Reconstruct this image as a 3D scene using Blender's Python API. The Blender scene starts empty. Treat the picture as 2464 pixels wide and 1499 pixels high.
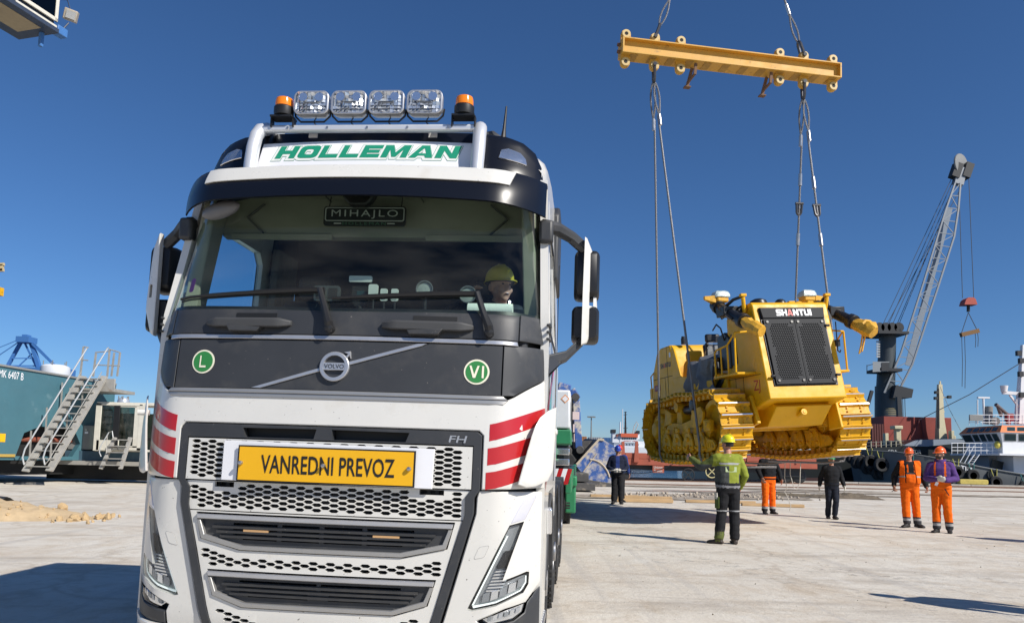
import bpy, bmesh, math, random
from mathutils import Vector, Matrix, Euler, geometry, noise as mnoise
R_=math.radians
rng=random.Random(7)
scene=bpy.context.scene
COL=scene.collection
# ---------------------------------------------------------------- camera
cam_d=bpy.data.cameras.new('camera'); cam=bpy.data.objects.new('camera',cam_d); COL.objects.link(cam)
PXF=1850.0; CAM_H=1.42; PITCH=math.atan(191.0/PXF); ROLL=0.0225
cam_d.sensor_width=36.0; cam_d.lens=36.0*PXF/2464.0
cam_d.shift_y=155.5/2464.0
cam_d.clip_start=0.05; cam_d.clip_end=6000
_F=Vector((0,math.cos(PITCH),math.sin(PITCH))); _R=Vector((1,0,0)); _U=Vector((0,-math.sin(PITCH),math.cos(PITCH)))
_r=_R*math.cos(ROLL)+_U*math.sin(ROLL); _u=-_R*math.sin(ROLL)+_U*math.cos(ROLL)
mw=Matrix(((_r.x,_u.x,-_F.x,0),(_r.y,_u.y,-_F.y,0),(_r.z,_u.z,-_F.z,CAM_H),(0,0,0,1)))
cam.matrix_world=mw
scene.camera=cam
# ---------------------------------------------------------------- sky and sun
SUN_EL=R_(38.8); SUN_DIR=Vector((0.790,-0.613,0)).normalized()
w=bpy.data.worlds.new('World'); scene.world=w; w.use_nodes=True
nt=w.node_tree; bg=nt.nodes['Background']
sky=nt.nodes.new('ShaderNodeTexSky'); sky.sky_type='NISHITA'; sky.sun_disc=False
sky.sun_elevation=SUN_EL; sky.sun_rotation=math.atan2(SUN_DIR.x,SUN_DIR.y)
sky.air_density=1.0; sky.dust_density=0.6; sky.ozone_density=10.0; sky.altitude=1200
hs=nt.nodes.new('ShaderNodeHueSaturation'); hs.inputs['Saturation'].default_value=1.04; nt.links.new(sky.outputs[0],hs.inputs['Color']); nt.links.new(hs.outputs[0],bg.inputs[0]); bg.inputs[1].default_value=0.084
sun_d=bpy.data.lights.new('sun','SUN'); sun=bpy.data.objects.new('sun',sun_d); COL.objects.link(sun)
sun_d.energy=4.6; sun_d.angle=R_(0.53); sun_d.color=(1.0,0.95,0.87)
to_sun=Vector((SUN_DIR.x*math.cos(SUN_EL),SUN_DIR.y*math.cos(SUN_EL),math.sin(SUN_EL)))
sun.rotation_euler=to_sun.to_track_quat('Z','Y').to_euler()
sun.location=(30,-20,40)
vs=scene.view_settings; vs.view_transform='Standard'; vs.look='None'; vs.exposure=0.25; vs.gamma=1.0
try: vs.use_curve_mapping=False
except Exception: pass
# ---------------------------------------------------------------- materials
MATS={}
def mat(name,col,rough=.5,metal=0.,var=.0,vscale=6.,bump=0.,bscale=40.,col2=None,c2scale=3.,c2lo=.55,c2hi=.7,coat=0.,spec=.5,emit=None,estr=0.,stretch=None,rvar=0.,trans=0.,col2rough=None,speck=None):
    if name in MATS: return MATS[name]
    m=bpy.data.materials.new(name); m.use_nodes=True; n=m.node_tree.nodes; l=m.node_tree.links
    b=n['Principled BSDF']
    c=(col[0],col[1],col[2],1)
    b.inputs['Base Color'].default_value=c; b.inputs['Roughness'].default_value=rough; b.inputs['Metallic'].default_value=metal
    b.inputs['Specular IOR Level'].default_value=spec
    if coat: b.inputs['Coat Weight'].default_value=coat; b.inputs['Coat Roughness'].default_value=.05
    if trans: b.inputs['Transmission Weight'].default_value=trans
    if emit: b.inputs['Emission Color'].default_value=(*emit,1); b.inputs['Emission Strength'].default_value=estr
    co=None
    def coord():
        nonlocal co
        if co is None:
            t=n.new('ShaderNodeTexCoord'); mp=n.new('ShaderNodeMapping'); l.new(t.outputs['Object'],mp.inputs['Vector'])
            if stretch: mp.inputs['Scale'].default_value=stretch
            co=mp.outputs[0]
        return co
    def nz(scale,detail=6,rough_=.6):
        t=n.new('ShaderNodeTexNoise'); t.inputs['Scale'].default_value=scale; t.inputs['Detail'].default_value=detail; t.inputs['Roughness'].default_value=rough_
        l.new(coord(),t.inputs['Vector']); return t.outputs['Fac']
    cur=None
    if var:
        mr=n.new('ShaderNodeMapRange'); l.new(nz(vscale),mr.inputs['Value'])
        mr.inputs['From Min'].default_value=.25; mr.inputs['From Max'].default_value=.75
        mr.inputs['To Min'].default_value=1-var; mr.inputs['To Max'].default_value=1+var*.6
        mx=n.new('ShaderNodeVectorMath'); mx.operation='SCALE'; mx.inputs[0].default_value=col[:3]; l.new(mr.outputs[0],mx.inputs['Scale']); cur=mx.outputs[0]
    if col2:
        mr=n.new('ShaderNodeMapRange'); l.new(nz(c2scale,8,.65),mr.inputs['Value']); mr.inputs['From Min'].default_value=c2lo; mr.inputs['From Max'].default_value=c2hi
        mx=n.new('ShaderNodeMix'); mx.data_type='RGBA'; l.new(mr.outputs[0],mx.inputs[0])
        mx.inputs[6].default_value=c; mx.inputs[7].default_value=(*col2,1)
        if cur is not None: l.new(cur,mx.inputs[6])
        cur=mx.outputs[2]
        if col2rough is not None:
            m3=n.new('ShaderNodeMapRange'); l.new(mr.outputs[0],m3.inputs['Value']); m3.inputs['To Min'].default_value=rough; m3.inputs['To Max'].default_value=col2rough; l.new(m3.outputs[0],b.inputs['Roughness'])
    if speck:
        for sc_,lo,cc,am in speck:
            mr=n.new('ShaderNodeMapRange'); l.new(nz(sc_,2,.5),mr.inputs['Value']); mr.inputs['From Min'].default_value=lo; mr.inputs['From Max'].default_value=lo+.03; mr.inputs['To Max'].default_value=am
            mx=n.new('ShaderNodeMix'); mx.data_type='RGBA'; l.new(mr.outputs[0],mx.inputs[0]); mx.inputs[6].default_value=c; mx.inputs[7].default_value=(*cc,1)
            if cur is not None: l.new(cur,mx.inputs[6])
            cur=mx.outputs[2]
    if cur is not None: l.new(cur,b.inputs['Base Color'])
    if rvar:
        mr=n.new('ShaderNodeMapRange'); l.new(nz(vscale*1.7),mr.inputs['Value']); mr.inputs['From Min'].default_value=.3; mr.inputs['From Max'].default_value=.7
        mr.inputs['To Min'].default_value=max(.02,rough-rvar); mr.inputs['To Max'].default_value=min(1,rough+rvar); l.new(mr.outputs[0],b.inputs['Roughness'])
    if bump:
        bp=n.new('ShaderNodeBump'); bp.inputs['Strength'].default_value=bump; bp.inputs['Distance'].default_value=.01
        l.new(nz(bscale,4),bp.inputs['Height']); l.new(bp.outputs[0],b.inputs['Normal'])
    MATS[name]=m; return m
def glass(name,tint,ior=1.45,rough=0.0,refl=1.0,dirt=0.):
    if name in MATS: return MATS[name]
    m=bpy.data.materials.new(name); m.use_nodes=True; n=m.node_tree.nodes; l=m.node_tree.links
    n.clear(); out=n.new('ShaderNodeOutputMaterial'); tr=n.new('ShaderNodeBsdfTransparent'); gl=n.new('ShaderNodeBsdfGlossy'); lw=n.new('ShaderNodeLayerWeight'); lw.inputs[0].default_value=.5; pw=n.new('ShaderNodeMath'); pw.operation='POWER'; pw.inputs[1].default_value=5.; fr=n.new('ShaderNodeMapRange'); mx=n.new('ShaderNodeMixShader')
    tr.inputs[0].default_value=(*tint,1); gl.inputs['Roughness'].default_value=rough; gl.inputs[0].default_value=(refl,refl,refl,1); f0=((ior-1)/(ior+1))**2; fr.inputs['To Min'].default_value=f0; fr.inputs['To Max'].default_value=1.; l.new(lw.outputs['Facing'],pw.inputs[0]); l.new(pw.outputs[0],fr.inputs['Value'])
    l.new(fr.outputs[0],mx.inputs[0]); l.new(tr.outputs[0],mx.inputs[1]); l.new(gl.outputs[0],mx.inputs[2])
    last=mx.outputs[0]
    if dirt:
        df=n.new('ShaderNodeBsdfDiffuse'); df.inputs[0].default_value=(.55,.52,.45,1); t=n.new('ShaderNodeTexNoise'); t.inputs['Scale'].default_value=5; t.inputs['Detail'].default_value=6
        mr=n.new('ShaderNodeMapRange'); mr.inputs['From Min'].default_value=.35; mr.inputs['From Max'].default_value=.85; mr.inputs['To Max'].default_value=dirt; l.new(t.outputs['Fac'],mr.inputs['Value'])
        m2=n.new('ShaderNodeMixShader'); l.new(mr.outputs[0],m2.inputs[0]); l.new(last,m2.inputs[1]); l.new(df.outputs[0],m2.inputs[2]); last=m2.outputs[0]
    l.new(last,out.inputs[0]); MATS[name]=m; return m
# ---------------------------------------------------------------- mesh builder
def rotm(rx=0,ry=0,rz=0): return Euler((rx,ry,rz)).to_matrix()
class MB:
    def __init__(s): s.v=[]; s.f=[]; s.m=[]; s.cur=0
    def add(s,vs,fs):
        o=len(s.v); s.v.extend([tuple(v) for v in vs])
        for f in fs: s.f.append(tuple(i+o for i in f)); s.m.append(s.cur)
        return s
    def box(s,c,d,rot=None):
        x,y,z=d[0]/2,d[1]/2,d[2]/2
        p=[Vector((a*x,b*y,e*z)) for a in(-1,1) for b in(-1,1) for e in(-1,1)]
        if rot is not None: p=[rot@q for q in p]
        p=[q+Vector(c) for q in p]
        return s.add(p,[(0,1,3,2),(4,6,7,5),(0,4,5,1),(2,3,7,6),(0,2,6,4),(1,5,7,3)])
    def bx(s,x0,x1,y0,y1,z0,z1): return s.box(((x0+x1)/2,(y0+y1)/2,(z0+z1)/2),(abs(x1-x0),abs(y1-y0),abs(z1-z0)))
    def beam(s,p0,p1,w,h,up=(0,0,1),w1=None,h1=None):
        p0=Vector(p0);p1=Vector(p1);d=(p1-p0).normalized();u=Vector(up)
        sd=d.cross(u)
        if sd.length<1e-4: sd=d.cross(Vector((1,0,0)))
        sd.normalize(); u=sd.cross(d); w1=w if w1 is None else w1; h1=h if h1 is None else h1
        vs=[]
        for p,a,b in((p0,w,h),(p1,w1,h1)):
            for i,j in((-1,-1),(1,-1),(1,1),(-1,1)): vs.append(p+sd*(i*a/2)+u*(j*b/2))
        return s.add(vs,[(3,2,1,0),(4,5,6,7),(0,1,5,4),(1,2,6,5),(2,3,7,6),(3,0,4,7)])
    def cyl(s,p0,p1,r0,r1=None,n=16,cap=True):
        p0=Vector(p0);p1=Vector(p1);d=(p1-p0).normalized(); r1=r0 if r1 is None else r1
        a=d.orthogonal().normalized(); b=d.cross(a); vs=[]
        for p,r in((p0,r0),(p1,r1)):
            for i in range(n):
                t=2*math.pi*i/n; vs.append(p+a*(r*math.cos(t))+b*(r*math.sin(t)))
        fs=[(i,(i+1)%n,n+(i+1)%n,n+i) for i in range(n)]
        if cap: fs+= [tuple(range(n-1,-1,-1)),tuple(range(n,2*n))]
        return s.add(vs,fs)
    def tube(s,pts,r,n=8,closed=False,cap=True):
        pts=[Vector(p) for p in pts]; N=len(pts); rr=r if isinstance(r,(list,tuple)) else [r]*N
        vs=[];prev=None
        for i,p in enumerate(pts):
            a=pts[i-1] if (i>0 or closed) else p; b=pts[(i+1)%N] if (i<N-1 or closed) else p
            d=(b-a)
            if d.length<1e-9: d=Vector((0,0,1))
            d.normalize()
            if prev is None: u=d.orthogonal().normalized()
            else:
                u=prev-d*prev.dot(d)
                u=u.normalized() if u.length>1e-6 else d.orthogonal().normalized()
            prev=u; w_=d.cross(u)
            for k in range(n):
                t=2*math.pi*k/n; vs.append(p+u*(rr[i]*math.cos(t))+w_*(rr[i]*math.sin(t)))
        fs=[]
        for i in range(N if closed else N-1):
            j=(i+1)%N
            for k in range(n): fs.append((i*n+k,i*n+(k+1)%n,j*n+(k+1)%n,j*n+k))
        if cap and not closed: fs+=[tuple(range(n-1,-1,-1)),tuple(range((N-1)*n,N*n))]
        return s.add(vs,fs)
    def lathe(s,prof,c=(0,0,0),axis='z',n=24,rot=None,a0=0,a1=2*math.pi):
        full=abs(a1-a0-2*math.pi)<1e-6; m=n if full else n+1; vs=[]
        for (r,h) in prof:
            for i in range(m):
                t=a0+(a1-a0)*i/n; x,y=r*math.cos(t),r*math.sin(t)
                p=Vector((x,y,h)) if axis=='z' else (Vector((x,h,y)) if axis=='y' else Vector((h,x,y)))
                if rot is not None: p=rot@p
                vs.append(p+Vector(c))
        fs=[]
        for j in range(len(prof)-1):
            for i in range(m if full else n):
                k=(i+1)%m; fs.append((j*m+i,j*m+k,(j+1)*m+k,(j+1)*m+i))
        if axis=='y': fs=[f[::-1] for f in fs]
        if full:
            if prof[0][0]>1e-6: fs.append(tuple(range(m-1,-1,-1)) if axis!='y' else tuple(range(m)))
            if prof[-1][0]>1e-6:
                o=(len(prof)-1)*m; fs.append(tuple(range(o,o+m)) if axis!='y' else tuple(range(o+m-1,o-1,-1)))
        return s.add(vs,fs)
    def ball(s,c,r,n=12,m=8,sc=(1,1,1),rot=None):
        vs=[];
        for j in range(m+1):
            ph=math.pi*j/m
            for i in range(n):
                t=2*math.pi*i/n
                p=Vector((r*sc[0]*math.sin(ph)*math.cos(t),r*sc[1]*math.sin(ph)*math.sin(t),r*sc[2]*math.cos(ph)))
                if rot is not None: p=rot@p
                vs.append(p+Vector(c))
        fs=[(j*n+i,(j+1)*n+i,(j+1)*n+(i+1)%n,j*n+(i+1)%n) for j in range(m) for i in range(n)]
        return s.add(vs,fs)
    def prism(s,poly,axis,a,b,fn=None):
        # poly: 2D points; axis x: (y,z), y: (x,z), z: (x,y)
        def mk(p,h): return {'x':(h,p[0],p[1]),'y':(p[0],h,p[1]),'z':(p[0],p[1],h)}[axis]
        n=len(poly); vs=[mk(p,a) for p in poly]+[mk(p,b) for p in poly]
        area=sum(poly[i][0]*poly[(i+1)%n][1]-poly[(i+1)%n][0]*poly[i][1] for i in range(n))
        fs=[tuple(range(n-1,-1,-1)),tuple(range(n,2*n))]+[(i,(i+1)%n,n+(i+1)%n,n+i) for i in range(n)]
        flip=(area<0)^(axis=='y')^(b<a)
        if flip: fs=[f[::-1] for f in fs]
        return s.add(vs,fs)
    def loft(s,rings,cap=True,closed=True):
        n=len(rings[0]); vs=[p for r in rings for p in r]; fs=[]
        for j in range(len(rings)-1):
            for i in range(n if closed else n-1):
                k=(i+1)%n; fs.append((j*n+i,j*n+k,(j+1)*n+k,(j+1)*n+i))
        if cap and closed: fs+=[tuple(range(n-1,-1,-1)),tuple(range((len(rings)-1)*n,len(rings)*n))]
        return s.add(vs,fs)
    def merge(s,o,T=None):
        return s.add([(T@Vector(v)) if T is not None else v for v in o.v],o.f)
    def tri_area(s): return len(s.f)
    def mesh(s,name,mats,smooth=40,recalc=True):
        me=bpy.data.meshes.new(name); me.from_pydata(s.v,[],s.f)
        if not isinstance(mats,(list,tuple)): mats=[mats]
        for m in mats: me.materials.append(m)
        if len(mats)>1: me.polygons.foreach_set('material_index',s.m)
        if recalc:
            bm=bmesh.new(); bm.from_mesh(me); bmesh.ops.recalc_face_normals(bm,faces=bm.faces); bm.to_mesh(me); bm.free()
        if smooth:
            me.polygons.foreach_set('use_smooth',[True]*len(me.polygons)); me.update(); me.set_sharp_from_angle(angle=R_(smooth))
        me.update(); return me
    def build(s,name,mats,parent=None,bevel=0,smooth=40,seg=2,recalc=True,loc=None):
        o=bpy.data.objects.new(name,s.mesh(name,mats,smooth,recalc)); COL.objects.link(o)
        if parent: o.parent=parent
        if loc is not None: o.location=loc
        if bevel:
            b=o.modifiers.new('bevel','BEVEL'); b.width=bevel; b.segments=seg; b.limit_method='ANGLE'; b.angle_limit=R_(35); b.harden_normals=False
        return o
def tag(o,label=None,cat=None,group=None,kind=None):
    if label: o['label']=label
    if cat: o['category']=cat
    if group: o['group']=group
    if kind: o['kind']=kind
    return o
def thing(name,label,cat,loc=(0,0,0),rot=(0,0,0),group=None):
    o=bpy.data.objects.new(name,None); COL.objects.link(o); o.location=loc; o.rotation_euler=rot; o.empty_display_size=.2
    return tag(o,label,cat,group)
def inst(name,me,parent=None,loc=(0,0,0),rot=(0,0,0),scale=(1,1,1)):
    o=bpy.data.objects.new(name,me); COL.objects.link(o); o.location=loc; o.rotation_euler=rot; o.scale=scale
    if parent: o.parent=parent
    return o
def copy_tree(o,parent=None):
    c=o.copy(); COL.objects.link(c)
    if parent: c.parent=parent
    for ch in list(o.children): copy_tree(ch,c)
    return c
def text_mb(txt,size=1.,ext=0.,bold=0.,align='CENTER',spacing=1.):
    cu=bpy.data.curves.new('t','FONT'); cu.body=txt; cu.size=size; cu.align_x=align; cu.align_y='CENTER'; cu.offset=bold; cu.space_character=spacing; cu.resolution_u=3; cu.extrude=ext
    ob=bpy.data.objects.new('t',cu); me=bpy.data.meshes.new_from_object(ob)
    mb=MB(); mb.add([v.co for v in me.vertices],[tuple(p.vertices) for p in me.polygons])
    bpy.data.objects.remove(ob); bpy.data.curves.remove(cu); bpy.data.meshes.remove(me); return mb
def mb_map(mb,fn): mb.v=[tuple(fn(Vector(v))) for v in mb.v]; return mb
def fit_text(txt,w,h,bold=0.,shear=0.,spacing=1.):
    mb=text_mb(txt,1,0,bold,spacing=spacing); xs=[v[0] for v in mb.v]; ys=[v[1] for v in mb.v]
    x0,x1,y0,y1=min(xs),max(xs),min(ys),max(ys)
    mb_map(mb,lambda v:Vector((((v.x-x0)/(x1-x0)-.5)*w+shear*((v.y-y0)/(y1-y0)-.5)*h,((v.y-y0)/(y1-y0)-.5)*h,0)))
    return mb
def pip(p,poly):
    x,y=p; c=False; n=len(poly); j=n-1
    for i in range(n):
        xi,yi=poly[i]; xj,yj=poly[j]
        if (yi>y)!=(yj>y) and x<(xj-xi)*(y-yi)/(yj-yi+1e-15)+xi: c=not c
        j=i
    return c
def rrect(x0,x1,y0,y1,r,n=4):
    out=[]
    for cx,cy,a in((x1-r,y1-r,0),(x0+r,y1-r,90),(x0+r,y0+r,180),(x1-r,y0+r,270)):
        for i in range(n+1):
            t=R_(a+90*i/n); out.append((cx+r*math.cos(t),cy+r*math.sin(t)))
    return out
def flat_mesh(outer,holes=(),grid=0.):
    """triangulate 2D outline with holes -> verts2d, tris, boundary loops index"""
    V=[];E=[]
    for lp in [outer]+list(holes):
        o=len(V); n=len(lp); V+=[Vector(p) for p in lp]; E+=[(o+i,o+(i+1)%n) for i in range(n)]
    if grid:
        grid=abs(grid)
        xs=[p[0] for p in outer]; ys=[p[1] for p in outer]
        nx=int((max(xs)-min(xs))/grid); ny=int((max(ys)-min(ys))/grid)
        for i in range(1,nx+1):
            for j in range(1,ny+1):
                p=(min(xs)+(i-.5)*(max(xs)-min(xs))/max(nx,1),min(ys)+(j-.5)*(max(ys)-min(ys))/max(ny,1))
                if all(pip((p[0]+a*grid*.3,p[1]+b*grid*.3),outer) for a in(-1,1) for b in(-1,1)) and not any(pip((p[0]+a*grid*.3,p[1]+b*grid*.3),h) for h in holes for a in(-1,1) for b in(-1,1)): V.append(Vector(p))
    rv,re,rf,ov,oe,of=geometry.delaunay_2d_cdt(V,E,[],0,1e-6)
    bbs=[(min(p[0] for p in h),max(p[0] for p in h),min(p[1] for p in h),max(p[1] for p in h)) for h in holes]
    T=[]
    for f in rf:
        c=(sum(rv[i][0] for i in f)/3,sum(rv[i][1] for i in f)/3)
        if not pip(c,outer): continue
        bad=False
        for h,bb in zip(holes,bbs):
            if bb[0]<c[0]<bb[1] and bb[2]<c[1]<bb[3] and pip(c,h): bad=True;break
        if not bad: T.append(tuple(f))
    return [tuple(v) for v in rv],T
def inset_loop(lp,d):
    n=len(lp); out=[]
    ar=sum(lp[i][0]*lp[(i+1)%n][1]-lp[(i+1)%n][0]*lp[i][1] for i in range(n)); sg=1 if ar>0 else -1
    for i in range(n):
        p=Vector(lp[i-1][:2]); q=Vector(lp[i][:2]); r=Vector(lp[(i+1)%n][:2]); a=(q-p); b=(r-q)
        if a.length<1e-9 or b.length<1e-9: out.append((q.x,q.y)); continue
        a.normalize(); b.normalize(); na=Vector((-a.y,a.x))*sg; nb=Vector((-b.y,b.x))*sg; m=na+nb
        if m.length<1e-6: m=na
        m.normalize(); k=min(2.,1/max(.3,m.dot(na))); q=q+m*(d*k); out.append((q.x,q.y))
    return out
def resample(lp,grid):
    if not grid: return list(lp)
    q=[]
    for i in range(len(lp)):
        a=Vector(lp[i]);b=Vector(lp[(i+1)%len(lp)]); k=max(1,int(math.ceil((b-a).length/grid)))
        q+=[tuple(a.lerp(b,t/k)) for t in range(k)]
    return q
def sheet(outer,fn,thick,holes=(),grid=.0,back=False,cham=0.,hcham=0.):
    """solid panel: fn(u,v,off) -> point ; off 0 = face, thick = behind; edges chamfered by cham"""
    loops=[(resample(outer,grid),cham)]+[(resample(h,grid),-hcham) for h in holes]
    ins=[inset_loop(l,c) if c else l for l,c in loops]
    V,T=flat_mesh(ins[0],ins[1:],0 if not grid else -grid)
    mb=MB(); mb.add([fn(u,v,0) for u,v in V],T)
    if back: mb.add([fn(u,v,thick) for u,v in V],[t[::-1] for t in T])
    for (l,c),i_ in zip(loops,ins):
        n=len(l); rings=[i_,l,l] if c else [l,l]; offs=[0,abs(c),thick] if c else [0,thick]
        vs=[fn(u,v,o) for r,o in zip(rings,offs) for u,v in r]; fs=[]
        for k in range(len(rings)-1):
            for j in range(n): fs.append((k*n+j,k*n+(j+1)%n,(k+1)*n+(j+1)%n,(k+1)*n+j))
        mb.add(vs,fs)
    bm=bmesh.new(); me=bpy.data.meshes.new('tmp'); me.from_pydata(mb.v,[],mb.f); bm.from_mesh(me); bmesh.ops.remove_doubles(bm,verts=bm.verts,dist=2e-5)
    bm.verts.index_update(); mb.v=[tuple(v.co) for v in bm.verts]; mb.f=[tuple(v.index for v in f.verts) for f in bm.faces]; mb.m=[0]*len(mb.f); bm.free(); bpy.data.meshes.remove(me)
    return mb
def hexholes(x0,x1,y0,y1,px,py,w,h,inside=None,flat=.5):
    """elongated hexagon holes"""
    out=[]; ny=int((y1-y0)/py); 
    for j in range(ny+1):
        cy=y0+py*.5+j*py
        if cy+h/2>y1: break
        off=(j%2)*px/2; nx=int((x1-x0)/px)+2
        for i in range(-1,nx):
            cx=x0+px*.5+i*px+off
            hx=[(cx-w/2,cy),(cx-w/2*flat,cy-h/2),(cx+w/2*flat,cy-h/2),(cx+w/2,cy),(cx+w/2*flat,cy+h/2),(cx-w/2*flat,cy+h/2)]
            if cx-w/2<x0 or cx+w/2>x1: continue
            if inside and not all(inside(p) for p in hx): continue
            out.append(hx)
    return out
def at_z(px,py,Z=0.):
    """ground point under a picture position (2464 wide)"""
    d=_F*PXF+_r*(px-1232)+_u*(905-py); t=(Z-CAM_H)/d.z; return Vector((d.x*t,d.y*t,Z))
def at_y(px,py,Y):
    d=_F*PXF+_r*(px-1232)+_u*(905-py); t=Y/d.y; return Vector((d.x*t,Y,CAM_H+d.z*t))

def block_letter(ch,tx=.25,ty=.22):
    r=lambda *a:rrect(*a,n=3)
    if ch=='H': return [[(0,0),(tx,0),(tx,.5-ty/2),(1-tx,.5-ty/2),(1-tx,0),(1,0),(1,1),(1-tx,1),(1-tx,.5+ty/2),(tx,.5+ty/2),(tx,1),(0,1)]],[]
    if ch=='O': return [r(0,1,0,1,.24)],[r(tx,1-tx,ty,1-ty,.12)]
    if ch=='L': return [[(0,0),(1,0),(1,ty),(tx,ty),(tx,1),(0,1)]],[]
    if ch=='E': return [[(0,0),(1,0),(1,ty),(tx,ty),(tx,.5-ty*.45),(.92,.5-ty*.45),(.92,.5+ty*.45),(tx,.5+ty*.45),(tx,1-ty),(1,1-ty),(1,1),(0,1)]],[]
    if ch=='M': return [[(0,0),(tx*.8,0),(tx*.8,.62),(.42,.05),(.58,.05),(1-tx*.8,.62),(1-tx*.8,0),(1,0),(1,1),(1-tx*.95,1),(.5,.42),(tx*.95,1),(0,1)]],[]
    if ch=='A': return [[(0,0),(tx*.95,0),(tx*1.2,.18),(1-tx*1.2,.18),(1-tx*.95,0),(1,0),(.66,1),(.34,1)]],[[(.34,.36),(.66,.36),(.51,.76),(.49,.76)]]
    if ch=='N': return [[(0,0),(tx,0),(tx,.60),(1-tx*.95,0),(1,0),(1,1),(1-tx,1),(1-tx,.40),(tx*.95,1),(0,1)]],[]
    if ch=='T': return [[(.5-tx/2,0),(.5+tx/2,0),(.5+tx/2,1-ty),(1,1-ty),(1,1),(0,1),(0,1-ty),(.5-tx/2,1-ty)]],[]
    if ch=='U': return [[(0,.25),(.06,.08),(.2,0),(.8,0),(.94,.08),(1,.25),(1,1),(1-tx,1),(1-tx,ty*1.15),(tx,ty*1.15),(tx,1),(0,1)]],[]
    if ch=='I': return [[(0,0),(1,0),(1,1),(0,1)]],[]
    if ch=='S': return [[(0,0),(.84,0),(1,.12),(1,.48),(.84,.5+ty*.5),(tx,.5+ty*.5),(tx,1-ty),(1,1-ty),(1,1),(.16,1),(0,.88),(0,.52),(.16,.5-ty*.5),(1-tx,.5-ty*.5),(1-tx,ty),(0,ty)]],[]
    if ch=='J': return [[(0,0),(.84,0),(1,.12),(1,1),(1-tx,1),(1-tx,ty),(0,ty)]],[]
    if ch=='V': return [[(.38,0),(.62,0),(1,1),(1-tx,1),(.5,.28),(tx,1),(0,1)]],[]
def block_text(txt,w,h,gap=.08,shear=0.,widths={},grow=0.,tx=.25,ty=.22,only=None):
    """bold block lettering centred on the origin -> MB in the xy plane"""
    ws=[widths.get(c,1.) for c in txt]; tot=sum(ws)+gap*(len(txt)-1); k=w/tot; x=-w/2; mb=MB()
    for i,(c,cw) in enumerate(zip(txt,ws)):
        if c!=' ' and (only is None or i in only):
            t_=tx if c!='I' else .5
            outs,hs=block_letter(c,t_,ty)
            f=lambda p:(x+p[0]*cw*k+shear*(p[1]-.5)*h,(p[1]-.5)*h)
            o_=[f(p) for p in outs[0]]; hh=[[f(p) for p in q] for q in hs]
            if grow: o_=inset_loop(o_,-grow); hh=[inset_loop(q,grow) for q in hh]
            V,T=flat_mesh(o_,hh); mb.add([(a,b,0) for a,b in V],T)
        x+=(cw+gap)*k
    return mb
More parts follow.
